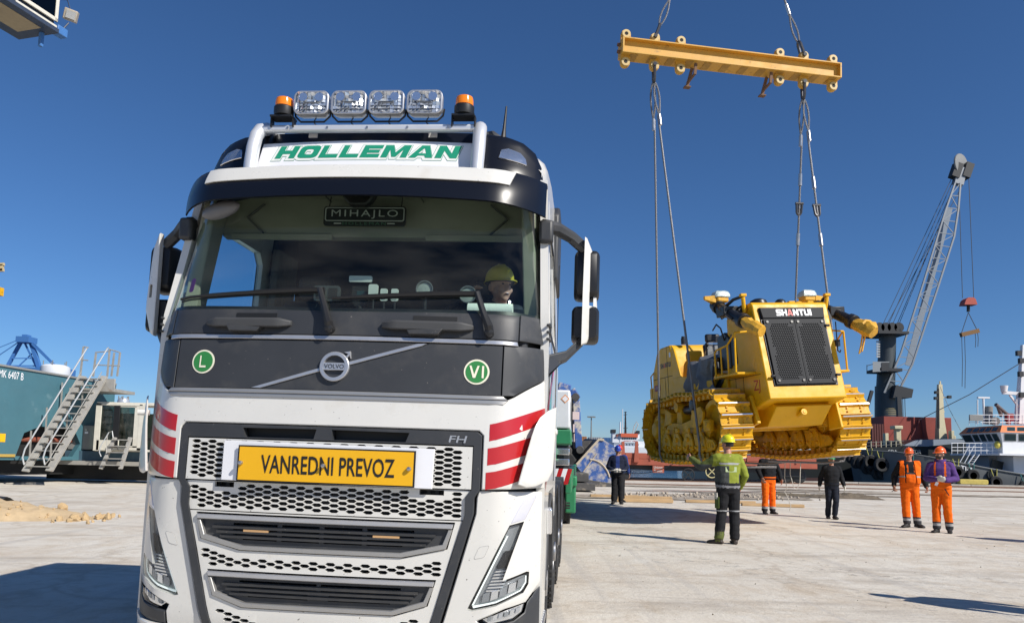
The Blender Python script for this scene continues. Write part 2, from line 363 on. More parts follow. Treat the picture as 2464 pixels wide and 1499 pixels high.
# ================================================================ GROUND, QUAY, WATER
def ground_mat():
    m=bpy.data.materials.new('dusty_concrete'); m.use_nodes=True; n=m.node_tree.nodes; l=m.node_tree.links; b=n['Principled BSDF']
    tc=n.new('ShaderNodeTexCoord')
    def mp(sc,rot=0):
        q=n.new('ShaderNodeMapping'); q.inputs['Scale'].default_value=sc; q.inputs['Rotation'].default_value=(0,0,rot); l.new(tc.outputs['Object'],q.inputs['Vector']); return q.outputs[0]
    def nz(vec,scale,detail=8,rough=.62,dist=0.):
        t=n.new('ShaderNodeTexNoise'); t.inputs['Scale'].default_value=scale; t.inputs['Detail'].default_value=detail; t.inputs['Roughness'].default_value=rough; t.inputs['Distortion'].default_value=dist; l.new(vec,t.inputs['Vector']); return t.outputs['Fac']
    def rng_(v,a,b_,c=0.,d=1.):
        r=n.new('ShaderNodeMapRange'); l.new(v,r.inputs['Value']); r.inputs['From Min'].default_value=a; r.inputs['From Max'].default_value=b_; r.inputs['To Min'].default_value=c; r.inputs['To Max'].default_value=d; return r.outputs[0]
    def mix(f,a,c):
        x=n.new('ShaderNodeMix'); x.data_type='RGBA'; l.new(f,x.inputs[0])
        if isinstance(a,tuple): x.inputs[6].default_value=(*a,1)
        else: l.new(a,x.inputs[6])
        if isinstance(c,tuple): x.inputs[7].default_value=(*c,1)
        else: l.new(c,x.inputs[7])
        return x.outputs[2]
    iso=mp((1,1,1)); 
    c=mix(rng_(nz(iso,.22,6),.38,.62),(.61,.555,.47),(.68,.635,.555))
    c=mix(rng_(nz(iso,.9,8,.7,.6),.47,.66,0,.85),c,(.53,.445,.345))          # sandy drifts
    c=mix(rng_(nz(mp((.35,1.6,1),R_(12)),.8,9,.7,.4),.52,.66,0,.8),c,(.42,.37,.31))  # scuffs
    c=mix(rng_(nz(mp((3.2,.12,1),R_(-38)),.9,6,.6,.3),.54,.66,0,.6),c,(.47,.44,.40))   # tyre streaks
    c=mix(rng_(nz(mp((1.,.25,1),R_(60)),1.7,9,.75),.57,.70,0,.75),c,(.42,.34,.25))
    c=mix(rng_(nz(iso,30,5,.8),.64,.80,0,.5),c,(.27,.23,.19))                  # small specks
    c=mix(rng_(nz(iso,4.2,9,.72,.5),.52,.66,0,.5),c,(.47,.40,.315))
    c=mix(rng_(nz(mp((1.2,4.,1),R_(8)),3.2,9,.75),.56,.66,0,.55),c,(.40,.36,.31))
    c=mix(rng_(nz(iso,1.3,9,.7),.56,.64,0,.4),c,(.68,.655,.60))
    vo=n.new('ShaderNodeTexVoronoi'); vo.feature='DISTANCE_TO_EDGE'; vo.inputs['Scale'].default_value=.17
    wv=n.new('ShaderNodeVectorMath'); wv.operation='ADD'; nc=n.new('ShaderNodeTexNoise'); nc.inputs['Scale'].default_value=.8; nc.inputs['Detail'].default_value=6; l.new(iso,nc.inputs['Vector'])
    sc_=n.new('ShaderNodeVectorMath'); sc_.operation='SCALE'; sc_.inputs['Scale'].default_value=1.6; l.new(nc.outputs['Color'],sc_.inputs[0]); l.new(iso,wv.inputs[0]); l.new(sc_.outputs[0],wv.inputs[1]); l.new(wv.outputs[0],vo.inputs['Vector'])
    cr=rng_(vo.outputs['Distance'],.0,.012,.55,0)
    c=mix(cr,c,(.44,.37,.29))
    l.new(c,b.inputs['Base Color']); b.inputs['Roughness'].default_value=.9; b.inputs['Specular IOR Level'].default_value=.2
    h=n.new('ShaderNodeMath'); h.operation='ADD'; l.new(nz(iso,14,8,.7),h.inputs[0]); l.new(nz(mp((.4,2.,1),R_(12)),2.2,6),h.inputs[1])
    bp=n.new('ShaderNodeBump'); bp.inputs['Strength'].default_value=.55; bp.inputs['Distance'].default_value=.03; l.new(h.outputs[0],bp.inputs['Height']); l.new(bp.outputs[0],b.inputs['Normal'])
    return m
gmat=ground_mat()
QY=lambda x:52.4+.055*(x-7.7)      # quay edge line
def grid_sheet(name,xs,ys,zf,m):
    mb=MB(); nx=len(xs); V=[(x,y,zf(x,y)) for y in ys for x in xs]
    F=[(j*nx+i,j*nx+i+1,(j+1)*nx+i+1,(j+1)*nx+i) for j in range(len(ys)-1) for i in range(nx-1)]
    mb.add(V,F); return mb.build(name,m,None,smooth=180,recalc=False)
def gz(x,y):
    p=Vector((x*.35,y*.35,0)); return .018*mnoise.noise(p)+.010*mnoise.noise(p*3.1)
g=MB()
xs=[-400,-200,-90,-50,-34]+[-24+.5*i for i in range(129)]+[44,60,90,200,500]
ys=[-120,-60,-25,-8]+[2+.5*i for i in range(97)]+[51.2,52]
nx=len(xs); V=[]
for j,y in enumerate(ys):
    for x in xs: V.append((x,(y if y<40 else 40+(y-40)*(QY(x)-40)/12.) ,gz(x,y)))
F=[(j*nx+i,j*nx+i+1,(j+1)*nx+i+1,(j+1)*nx+i) for j in range(len(ys)-1) for i in range(nx-1)]
go=g.add(V,F).build('ground',gmat,None,smooth=180,recalc=False); tag(go,kind='structure')
concr=mat('quay_concrete',(.36,.33,.29),.9,var=.25,vscale=2,bump=.4,bscale=20)
rust=mat('rusty_steel',(.16,.085,.055),.8,var=.3,vscale=10,bump=.3)
q=MB()
for i in range(60):
    x0=-60+i*4.; x1=x0+3.98; y0,y1=QY(x0),QY(x1)
    q.add([(x0,y0,-.3),(x1,y1,-.3),(x1,y1+.7,-.3),(x0,y0+.7,-.3),(x0,y0,.14),(x1,y1,.14),(x1,y1+.7,.14),(x0,y0+.7,.14)],[(0,1,5,4),(4,5,6,7),(1,2,6,5),(3,0,4,7),(2,3,7,6)])
tag(q.build('quay_edge',concr,None,bevel=.03),kind='structure')
q=MB(); q.add([(-400,QY(-400)+.69,-8),(500,QY(500)+.69,-8),(500,QY(500)+.69,.02),(-400,QY(-400)+.69,.02)],[(0,1,2,3)])
tag(q.build('quay_wall',concr,None),kind='structure')
for k,d in enumerate((1.0,2.55,9.8)):
    q=MB(); q.add([(-80,QY(-80)-d,.0),(120,QY(120)-d,.0),(120,QY(120)-d+.07,.0),(-80,QY(-80)-d+.07,.0),(-80,QY(-80)-d,.06),(120,QY(120)-d,.06),(120,QY(120)-d+.07,.06),(-80,QY(-80)-d+.07,.06)],[(0,1,5,4),(4,5,6,7),(2,3,7,6)])
    tag(q.build('rail_track',rust,None),kind='structure')
# water
wm=bpy.data.materials.new('harbour_water'); wm.use_nodes=True; n=wm.node_tree.nodes; l=wm.node_tree.links; b=n['Principled BSDF']
b.inputs['Base Color'].default_value=(.016,.050,.085,1); b.inputs['Roughness'].default_value=.12; b.inputs['IOR'].default_value=1.33
t=n.new('ShaderNodeTexNoise'); t.inputs['Scale'].default_value=.55; t.inputs['Detail'].default_value=6; tcn=n.new('ShaderNodeTexCoord'); mpn=n.new('ShaderNodeMapping'); mpn.inputs['Scale'].default_value=(.6,1.5,1)
l.new(tcn.outputs['Object'],mpn.inputs['Vector']); l.new(mpn.outputs[0],t.inputs['Vector']); bp=n.new('ShaderNodeBump'); bp.inputs['Strength'].default_value=.9; bp.inputs['Distance'].default_value=.5; l.new(t.outputs['Fac'],bp.inputs['Height']); l.new(bp.outputs[0],b.inputs['Normal'])
q=MB(); q.add([(-4000,QY(-400)+.5,-2.2),(4000,QY(500)+.5,-2.2),(4000,5000,-2.2),(-4000,5000,-2.2)],[(0,1,2,3)])
tag(q.build('water',wm,None,smooth=0),kind='structure')
# far quay on the other side of the basin
q=MB(); q.bx(-900,90,330,700,-3,1.2); tag(q.build('far_quay',concr,None),kind='structure')
# muddy strips and puddles by the rails
mud=mat('mud_brown',(.27,.215,.155),.85,var=.3,vscale=3,bump=.8,bscale=9,col2=(.44,.39,.32),c2scale=2.2,c2lo=.45,c2hi=.6)
pud=mat('puddle_water',(.10,.085,.065),.06,var=.1)
def blob(name,cx,cy,rx,ry,z,m,seed,n=40):
    rg=random.Random(seed); ph=[rg.random()*6 for _ in range(5)]; P=[]
    for i in range(n):
        t=2*math.pi*i/n; k=1+.18*math.sin(2*t+ph[0])+.14*math.sin(3*t+ph[1])+.10*math.sin(5*t+ph[2])+.07*math.sin(9*t+ph[3])
        x=cx+rx*k*math.cos(t); y=cy+ry*k*math.sin(t); P.append((x,y,gz(x,y)*.5+z))
    mb=MB(); mb.add([(cx,cy,z+.004)]+P,[(0,1+i,1+(i+1)%n) for i in range(n)]); return tag(mb.build(name,m,None,smooth=0,recalc=False),kind='structure')
blob('mud_patch',8.6,30.6,3.4,2.0,.022,mud,1); blob('mud_patch',12.4,33.5,5,1.3,.022,mud,2); blob('mud_patch',4.8,28.4,2.6,1.6,.026,mud,3); blob('mud_patch',20,37,8,1.1,.024,mud,4); blob('mud_patch',10,40,9,1.,.024,mud,5)
blob('puddle',8.8,35.2,3.4,.28,.034,pud,6); blob('puddle',6.6,33.9,1.6,.22,.034,pud,7); blob('puddle',11.6,31.3,.8,.12,.034,pud,8)
# rubble: individual lumps of broken ground
rockm=mat('broken_stone',(.40,.34,.27),.9,var=.3,vscale=9,bump=.4,bscale=30)
clodm=mat('yellow_sand_clod',(.52,.37,.20),.95,var=.2,vscale=8,bump=.5,bscale=40)
def rock_me(seed,m,sub=2):
    rg=random.Random(seed); bm=bmesh.new(); bmesh.ops.create_icosphere(bm,subdivisions=sub,radius=1)
    o=Vector((rg.random()*50,rg.random()*50,0))
    for v in bm.verts:
        k=1+.45*mnoise.noise(v.co*1.1+o)+.2*mnoise.noise(v.co*2.7+o); v.co=Vector((v.co.x*k,v.co.y*k,v.co.z*k*.75))
    me=bpy.data.meshes.new('rock'); bm.to_mesh(me); bm.free(); me.materials.append(m); me.update(); return me
rocks=[rock_me(i,rockm) for i in range(5)]; clods=[rock_me(20+i,clodm) for i in range(5)]
rs=random.Random(3)
rubble=MB()
for i in range(320):
    c=rs.choice([(8.4,31.2,2.6,.7),(11.6,32.6,3.2,.6),(5.2,29.0,2.0,.8),(9,30,3,1.2)]); x=rs.gauss(c[0],c[2]*.5); y=rs.gauss(c[1],c[3]*.6); s_=.02+.07*rs.random()**2.5
    me=rocks[i%5]; rt=rotm(rs.random()*6,rs.random()*6,rs.random()*6)
    rubble.add([rt@(v.co*s_)+Vector((x,y,s_*.4+.02)) for v in me.vertices],[tuple(p.vertices) for p in me.polygons])
tag(rubble.build('rubble',rockm,None,smooth=60,recalc=False),'small lumps of broken stone and mud strewn near the quay','rubble',kind='stuff')
grit=MB()
for i in range(520):
    x=rs.uniform(-1,14); y=rs.uniform(7,26); s_=.005+.011*rs.random()**3
    rt=rotm(rs.random()*6,rs.random()*6,rs.random()*6); grit.add([rt@(v.co*s_)+Vector((x,y,gz(x,y)+s_*.3)) for v in rocks[0].vertices][:12],[(0,1,2),(1,3,4),(2,5,6),(7,8,9),(3,8,11)])
tag(grit.build('grit',rockm,None,smooth=0),'loose pebbles scattered over the pale concrete yard','pebbles',kind='stuff')
# sand heap on the left
heap=thing('sand_heap','heap of yellow sand and clods on the concrete at left','sand heap',(-11.0,15.3,0))
mb=MB(); N=60; M_=30; V=[]
def hz_(x,y):
    e=max(0,1-((x/2.9)**2 if x>0 else (x/6.)**2)-(y/1.05)**2)
    k=e**.9*.44*(1-.35*max(0,x)/2.9); return k+(.10*mnoise.noise(Vector((x*1.6,y*1.6,1)))+.06*mnoise.noise(Vector((x*5,y*5,2)))+.03*mnoise.noise(Vector((x*13,y*13,4))))*min(1,e*3)-.02
for j in range(M_+1):
    for i in range(N+1):
        x=-6+9.*i/N; y=-1.1+2.2*j/M_; V.append((x,y,hz_(x,y)))
mb.add(V,[(j*(N+1)+i,j*(N+1)+i+1,(j+1)*(N+1)+i+1,(j+1)*(N+1)+i) for j in range(M_) for i in range(N)])
mb.build('sand_mound',mat('yellow_sand',(.54,.40,.235),.95,var=.2,vscale=5,bump=.9,bscale=30),heap,smooth=180,recalc=False)
for i in range(170):
    x=rs.uniform(-3.5,2.9) if i<150 else rs.uniform(2.4,3.3); y=rs.uniform(-.95,.7); s_=.018+.085*rs.random()**2.6
    if i<150 and hz_(x,y)<0: y*=.6
    inst('clod',clods[i%5],heap,(x,y,max(0,hz_(x,y))+s_*.25),(rs.random()*6,rs.random()*6,rs.random()*6),(s_,s_*1.1,s_*.8))
tarpm=mat('black_tarp',(.03,.031,.033),.6,var=.3,bump=.6,bscale=12)
mb=MB(); V=[]
for j in range(9):
    for i in range(30):
        x=-16.2+.115*i*1.4; y=17.4+.12*j; V.append((x,y,.05+.17*math.exp(-((j-4)/2.5)**2)*(1+.5*mnoise.noise(Vector((x*1.3,y*2,0))))+.05*mnoise.noise(Vector((x*4,y*5,0)))))
mb.add(V,[(j*30+i,j*30+i+1,(j+1)*30+i+1,(j+1)*30+i) for j in range(8) for i in range(29)])
tag(mb.build('tarpaulin',tarpm,None,smooth=180,recalc=False),'crumpled black plastic sheet lying behind the sand heap','tarpaulin')
# planks
wood=mat('weathered_plank',(.50,.34,.18),.85,var=.25,vscale=8,bump=.4,bscale=30,stretch=(.3,2,2))
pk=[((4.35,25.3),1.95,.22,.11,2,'pale plank lying nearest beside the blue helmet man'),((4.6,26.6),1.9,.24,.14,-3,'thick orange plank lying just behind the nearest plank'),((3.9,27.9),2.0,.2,.10,1,'short plank end behind the man in blue'),((7.0,25.8),2.3,.2,.09,-2,'plank under the dozer behind the signalling man'),((8.3,24.5),1.9,.22,.09,-6,'plank lying beside the orange trousers')]
for (x,y),L,w_,h_,a,lb in pk:
    mb=MB(); 
    for k in range(int(L/.34)): mb.box((-L/2+.17+.34*k,0,h_/2+.01),(.335,w_,h_)) if k<0 else None
    mb.box((0,0,h_/2+.012),(L,w_,h_)); o=mb.build('plank',wood,None,bevel=.01); o.location=(x,y,0); o.rotation_euler=(0,.0,R_(a)); tag(o,lb,'plank','planks on the quay')
# rag pile
mb=MB(); V=[]
for j in range(14):
    for i in range(40):
        x=-1.5+3.*i/39; y=-.5+1.*j/13; e=max(0,1-(x/1.5)**2-(y/.5)**2); V.append((x,y,.01+e**.6*(.16+.16*mnoise.noise(Vector((x*3,y*6,3)))+.10*mnoise.noise(Vector((x*9,y*9,5))))))
mb.add(V,[(j*40+i,j*40+i+1,(j+1)*40+i+1,(j+1)*40+i) for j in range(13) for i in range(39)])
o=mb.build('rag_pile',mat('dirty_canvas',(.15,.12,.085),.95,var=.35,vscale=6,bump=.6),None,smooth=180,recalc=False); o.location=(13.6,31.6,0); o.rotation_euler=(0,0,R_(-8)); tag(o,'brown pile of dirty sacking behind the walking man','rags')
mb=MB(); 
for k in range(5): mb.box((-.7+.02*k,.1*k,.05+.05*(k%2)),(1.5,.14,.05),rotm(0,.02*k,R_(6*k-10)))
o=mb.build('timber_scrap',mat('grey_timber',(.20,.165,.12),.9,var=.3),None); o.location=(12.4,31.9,0); tag(o,'stack of dark timber offcuts left of the sacking pile','timber')
# bottle
mb=MB(); mb.lathe([(0,0),(.04,0),(.042,.03),(.042,.16),(.03,.20),(.014,.24),(.014,.27)],(0,0,0),'z',14)
bt=mb.build('bottle',mat('bottle_plastic',(.60,.50,.40),.25),None); bt.location=(4.05,26.9,.0); tag(bt,'plastic bottle standing right of the man in blue','bottle')
MB().lathe([(.0425,.03),(.0425,.11)],(0,0,0),'z',14).build('bottle_label',mat('orange_label',(.7,.2,.03),.5),bt)
MB().lathe([(.016,.255),(.016,.285),(0,.286)],(0,0,0),'z',10).build('cap',mat('cap_white',(.6,.6,.6),.5),bt)

# faint tyre marks: dark rubber dust pressed into the concrete
def mark_mat():
    m=bpy.data.materials.new('tyre_mark'); m.use_nodes=True; n=m.node_tree.nodes; l=m.node_tree.links; b=n['Principled BSDF']; b.inputs['Base Color'].default_value=(.34,.31,.28,1); b.inputs['Roughness'].default_value=.9
    t=n.new('ShaderNodeTexCoord'); mp=n.new('ShaderNodeMapping'); mp.inputs['Scale'].default_value=(1,1,1); l.new(t.outputs['Object'],mp.inputs['Vector'])
    nz=n.new('ShaderNodeTexNoise'); nz.inputs['Scale'].default_value=5; nz.inputs['Detail'].default_value=8; nz.inputs['Roughness'].default_value=.75; l.new(mp.outputs[0],nz.inputs['Vector'])
    r=n.new('ShaderNodeMapRange'); r.inputs['From Min'].default_value=.50; r.inputs['From Max'].default_value=.75; r.inputs['To Max'].default_value=.5; l.new(nz.outputs['Fac'],r.inputs['Value']); l.new(r.outputs[0],b.inputs['Alpha']); return m
mm=mark_mat()
def track(pts,wd,off):
    P=[Vector((a,b,0)) for a,b in pts]; S_=[]
    for i in range(len(P)-1):
        for k in range(8): S_.append(P[i].lerp(P[i+1],k/8))
    S_.append(P[-1]); mb=MB(); V=[]
    for i,p in enumerate(S_):
        d=(S_[min(i+1,len(S_)-1)]-S_[max(i-1,0)]).normalized(); sd=Vector((-d.y,d.x,0))
        for q in(p+sd*(off-wd/2),p+sd*(off+wd/2)): V.append((q.x,q.y,gz(q.x,q.y)+.006))
    mb.add(V,[(2*i,2*i+1,2*i+3,2*i+2) for i in range(len(S_)-1)]); tag(mb.build('tyre_mark',mm,None,smooth=180,recalc=False),kind='structure')
for pts in([(1.2,17),(2.2,12.5),(3.6,9),(5.6,6)],[(2.0,21),(3.0,14.5),(4.6,10),(7.5,6)],[(12.5,14),(8.5,12.8),(5,12.2),(1.5,12.4)],[(14,10),(9.5,9.6),(6,9.9),(2,11)]):
    for off in(-.16,.16): track(pts,.20,off)
# ================================================================ TRUCK
white=mat('truck_white_paint',(.665,.65,.605),.32,var=.05,vscale=2.5,coat=.5,col2=(.50,.46,.38),c2scale=5,c2lo=.58,c2hi=.95,rvar=.10,bump=.03,bscale=5,speck=[(55,.735,(.10,.09,.08),.8),(140,.74,(.25,.20,.14),.7)])
lilac=mat('lamp_cap_white',(.58,.58,.64),.25,coat=.5)
dark=mat('dark_grey_plastic',(.036,.038,.042),.5,var=.12,vscale=5,bump=.08,bscale=300,col2=(.075,.072,.068),c2scale=4,c2lo=.5,c2hi=.85,speck=[(70,.74,(.22,.20,.18),.8)])
blackp=mat('black_plastic',(.012,.012,.013),.45,var=.2)
navy=mat('visor_navy_gloss',(.005,.006,.010),.30,coat=.15,spec=.35,col2=(.05,.05,.055),c2scale=30,c2lo=.68,c2hi=.9)
chrome=mat('satin_chrome',(.55,.55,.56),.34,.65,var=.08,rvar=.06)
silver=mat('silver_plastic',(.42,.41,.39),.38,.6,var=.06)
alu=mat('brushed_bar_silver',(.74,.75,.77),.36,.45,rvar=.06)
red=mat('red_stripe_film',(.45,.012,.014),.3,coat=.4,var=.06)
green=mat('green_film',(.02,.24,.13),.35)
teal=mat('teal_film',(.10,.36,.40),.35)
pinkf=mat('pink_film',(.55,.14,.33),.35)
signw=mat('sign_white',(.78,.78,.80),.4)
signy=mat('sign_yellow',(.80,.42,.004),.45,var=.05,vscale=3)
black=mat('matte_black',(.008,.008,.008),.6)
rubber=mat('tyre_rubber',(.022,.022,.023),.8,var=.25,vscale=12,bump=.3,bscale=60,col2=(.18,.16,.13),c2scale=6,c2lo=.6,c2hi=.9)
wsglass=glass('windshield_glass',(.72,.82,.77),1.42,dirt=.05)
sideglass=glass('side_window_glass',(.55,.74,.90),1.4)
lens=glass('clear_lens',(.93,.95,.96),1.5)
refl=mat('chrome_reflector',(.85,.86,.88),.12,.9); refl2=mat('satin_reflector',(.80,.81,.83),.32,.7)
amber=mat('amber_lens',(.85,.22,.005),.15,coat=.6)
greyref=mat('headlamp_bezel',(.30,.31,.32),.25,.4)
ledw=mat('daytime_led_strip',(.9,.92,.9),.3,emit=(.85,1.,.9),estr=.25)
cream=mat('cab_headliner',(.27,.27,.215),.8,var=.06)
interior=mat('cab_interior_dark',(.022,.024,.028),.7)
intgrey=mat('cab_trim_grey',(.10,.105,.10),.7)
steel=mat('bare_steel',(.45,.45,.46),.35,.9,rvar=.1)

truck=thing('truck','white heavy haulage tractor truck with yellow sign on its grille',"truck",(-1.075,4.42,0),(0,.012,-R_(5.2)))
PROF=[(0.15,.07),(.45,.0),(1.2,0),(1.55,.01),(1.8,.04),(2.0,.06),(2.2,.09),(3.06,.33),(3.2,.38),(3.6,.58),(4.2,.9)]
def prof(z):
    if z<=PROF[0][0]: return PROF[0][1]
    for (a,b),(c,d) in zip(PROF,PROF[1:]):
        if z<=c: return b+(d-b)*(z-a)/(c-a)
    return PROF[-1][1]
def sidex(z): return 1.245 if z<2.1 else 1.245-.045*(z-2.1)
def S(x,z):
    a=abs(x)*(1 if z<2.1 else 1+.068*(z-2.1)); return prof(z)+.06*a*a+2.8*max(0,a-.95)**2
def sf(base): return lambda u,v,off: (u,S(u,v)+base+off,v)
def sym(poly): return [(-x,z) for x,z in poly[::-1]]
def front(name,poly,m,base=0,thick=.03,holes=(),grid=.07,bevel=.0,parent=truck,smooth=35,hcham=0.):
    return sheet(poly,sf(base),thick,holes,grid,cham=bevel,hcham=hcham).build(name,m,parent,smooth=smooth)
# backing (structure behind seams)
front('front_firewall',[(-1.2,.3),(1.2,.3),(1.2,2.2),(-1.2,2.2)],black,.10,.02)
# --- hood
hood=[(-1.243,1.25),(-.9,1.235),(-.9,1.54),(-.875,1.566),(.875,1.566),(.9,1.54),(.9,1.235),(1.243,1.25),(1.243,1.90),(1.19,1.862),(1.12,1.812),(1.06,1.768),(1.03,1.752),(-1.03,1.752),(-1.06,1.768),(-1.12,1.812),(-1.19,1.862),(-1.243,1.90)]
hoodo=front('hood_panel',hood,white,0,.04,grid=.05,bevel=.006)
# black centre frame with two slots
frame=[(-.893,1.237),(-.893,1.54),(-.868,1.56),(.868,1.56),(.893,1.54),(.893,1.237),(.862,1.19),(.862,1.10),(.70,.50),(.62,.30),(-.62,.30),(-.70,.50),(-.862,1.10),(-.862,1.19)]
inner=[(-.848,1.238),(-.848,1.482),(.848,1.482),(.848,1.238),(.812,1.19),(.812,1.09),(.65,.50),(.58,.315),(-.58,.315),(-.65,.5),(-.812,1.09),(-.812,1.19)]
slots=[[(-.505,1.542),(-.49,1.488),(-.075,1.488),(-.06,1.545)],[(.03,1.545),(.035,1.488),(.46,1.488),(.48,1.542)]]
front('grille_frame',frame,dark,-.004,.05,[inner]+slots,grid=.06,bevel=.004)
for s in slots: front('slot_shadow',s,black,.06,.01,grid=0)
# --- mesh panels
HP=dict(px=.100,py=.0152,w=.062,h=.0205,flat=.55)
def holes_in(poly,x0,x1,z0,z1,inset=.012):
    cx=sum(p[0] for p in poly)/len(poly); cz=sum(p[1] for p in poly)/len(poly)
    def ins(p): return pip((p[0]+(inset if p[0]>cx else -inset),p[1]+(inset*.6 if p[1]>cz else -inset*.6)),poly)
    return hexholes(x0,x1,z0,z1,HP['px'],HP['py'],HP['w'],HP['h'],ins,HP['flat'])
def meshpanel(poly,base,exclude=None,extra=()):
    xs=[p[0] for p in poly]; zs=[p[1] for p in poly]
    h=holes_in(poly,min(xs),max(xs),min(zs),max(zs))
    if exclude: h=[q for q in h if not any(exclude(p) for p in q)]
    return front('mesh_grille',poly,white,base,.022,list(h)+list(extra),grid=.12,smooth=30)
meshpanel([(-.843,1.236),(-.843,1.474),(.843,1.474),(.843,1.236)],.0)
meshpanel([(-.825,1.062),(-.836,1.228),(.836,1.228),(.825,1.062)],.012,extra=[[(-.66,1.196),(-.54,1.196),(-.54,1.226),(-.66,1.226)],[(.55,1.196),(.69,1.196),(.69,1.226),(.55,1.226)]],exclude=lambda p:(.52<abs(p[0])<.71 and p[1]>1.18))
def slotgrille(zt,xt,z1,x1,z2,x2):
    poly=[(-xt,zt),(-x1,z1),(-x2,z2),(x2,z2),(x1,z1),(xt,zt)]
    return poly
s1=slotgrille(1.042,.752,.900,.715,.845,.47); s2=slotgrille(.722,.660,.585,.620,.528,.437)
def scale2(poly,k,kz=None):
    cx=0; cz=sum(p[1] for p in poly)/len(poly); kz=kz or k
    return [(p[0]*k,cz+(p[1]-cz)*kz) for p in poly]
# lower white body with mesh zone B and C
body=[(-.80,1.056),(-.735,.83),(-.655,.53),(-.585,.32),(.585,.32),(.655,.53),(.735,.83),(.80,1.056)]
bandB=[(-.735,.80),(-.70,.745),(-.55,.735),(.55,.735),(.70,.745),(.735,.80),(.73,.862),(.60,.835),(.48,.808),(-.48,.808),(-.60,.835),(-.73,.862)]
bandC1=[(-.62,.52),(-.56,.40),(-.30,.40),(-.30,.47),(-.40,.49),(-.60,.55)]
h=[]
for bnd in (bandB,bandC1,sym(bandC1)):
    xs=[p[0] for p in bnd]; zs=[p[1] for p in bnd]; h+=holes_in(bnd,min(xs),max(xs),min(zs),max(zs),.004)
front('lower_grille_body',body,white,.006,.03,[scale2(s1,1.012,1.06),scale2(s2,1.012,1.06)]+h,grid=.1,bevel=0,smooth=30)
for k,(sg,zt,xt,zb,xb) in enumerate(((s1,1.042,.752,.845,.47),(s2,.722,.660,.528,.437))):
    # dark insert with openings
    a=scale2(sg,.995,.97); zlo=zb+.045; zhi=zt-.045; rows=4; op=[]
    dz=(zhi-zlo)/rows
    for r_ in range(rows):
        za=zlo+r_*dz+.010; zc=zlo+(r_+1)*dz-.003
        xe=.53 if k==0 else .47
        if r_==0: xe*=.88
        cuts=[-xe,-.262,-.235,-.013,.013,.235,.262,xe] if k==0 else ([-xe,-.06,.06,xe] if r_<2 else [-xe,-.012,.012,xe])
        for i in range(0,len(cuts),2): op.append([(cuts[i],za),(cuts[i+1],za),(cuts[i+1],zc),(cuts[i],zc)])
    front('air_intake_insert',a,dark,.022,.05,op,grid=.15,bevel=0)
    for r_ in range(1,rows):
        z=zlo+r_*dz; L=xt*.90-r_*.0-(rows-r_)*.025
        mb=MB(); n=18; rings=[]
        for i in range(n+1):
            x=-L+2*L*i/n; y=S(x,z)
            rings.append([(x,y+.002,z+.004),(x,y+.05,z+.012),(x,y+.05,z-.006),(x,y+.004,z-.008)])
        mb.loft(rings).build('intake_louvre',dark,truck,smooth=30)
    # chrome top bar and lower lip
    front('chrome_bar',[(-xt,zt-.004),(xt,zt-.004),(xt-.006,zt-.030),(-xt+.006,zt-.030)],chrome,-.012,.04,grid=.1,bevel=.004)
    q=.011; P=[(-xt+.004,zt-.035),(-sg[1][0]*-1,sg[1][1]),(sg[2][0],sg[2][1]),(sg[3][0],sg[3][1]),(sg[4][0],sg[4][1]),(xt-.004,zt-.035)]
    inn=[(x*.972,z+.024) for x,z in P[1:5]]
    lip=[P[0]]+P[1:5]+[P[5],(P[5][0]-.022,P[5][1])]+inn[::-1]+[(P[0][0]+.022,P[0][1])]
    front('intake_lip',lip,silver,-.006,.045,grid=.1,bevel=.003)
    if k==0:
        for x in (-.385,.375): front('amber_flasher',[(x-.075,.945),(x+.075,.945),(x+.075,.960),(x-.075,.960)],mat('flasher_amber_dull',(.55,.33,.15),.4),.004,.03,grid=0)
mb=MB()
for i in range(30): mb.bx(-.72+i*.05,-.70+i*.05,.10,.11,.33,1.22)
mb.build('radiator',mat('radiator_core',(.03,.03,.032),.5,.3),truck)
# --- sign
front('sign_backing',[(-.603,1.238),(.628,1.232),(.633,1.455),(-.603,1.465)],signw,-.030,.012,grid=.2,bevel=.002)
def sgn(off): return lambda u,v,o:(u+.015,S(u+.015,v)*.6-.041+off+o,v)
sheet([(-.517,1.236),(.517,1.236),(.517,1.441),(-.517,1.441)],sgn(0),.008,grid=.2).build('warning_sign_border',black,truck)
sheet([(-.507,1.245),(.507,1.245),(.507,1.432),(-.507,1.432)],sgn(-.004),.004,grid=.2).build('warning_sign',signy,truck)
t=fit_text('VANREDNI PREVOZ',.775,.105,.012,spacing=1.02)
mb_map(t,lambda v:Vector((v.x+.03,S(v.x+.03,1.34)*.6-.0475,v.y+1.338))).build('sign_lettering',black,truck,smooth=0)
for x in (-.478,.012,.500):
    MB().lathe([(0,-.075),(.010,-.073),(.013,-.066),(.013,-.052),(.006,-.05),(.006,-.03)],(x,S(x,1.34),1.34),'y',12).build('sign_bolt',steel,truck)
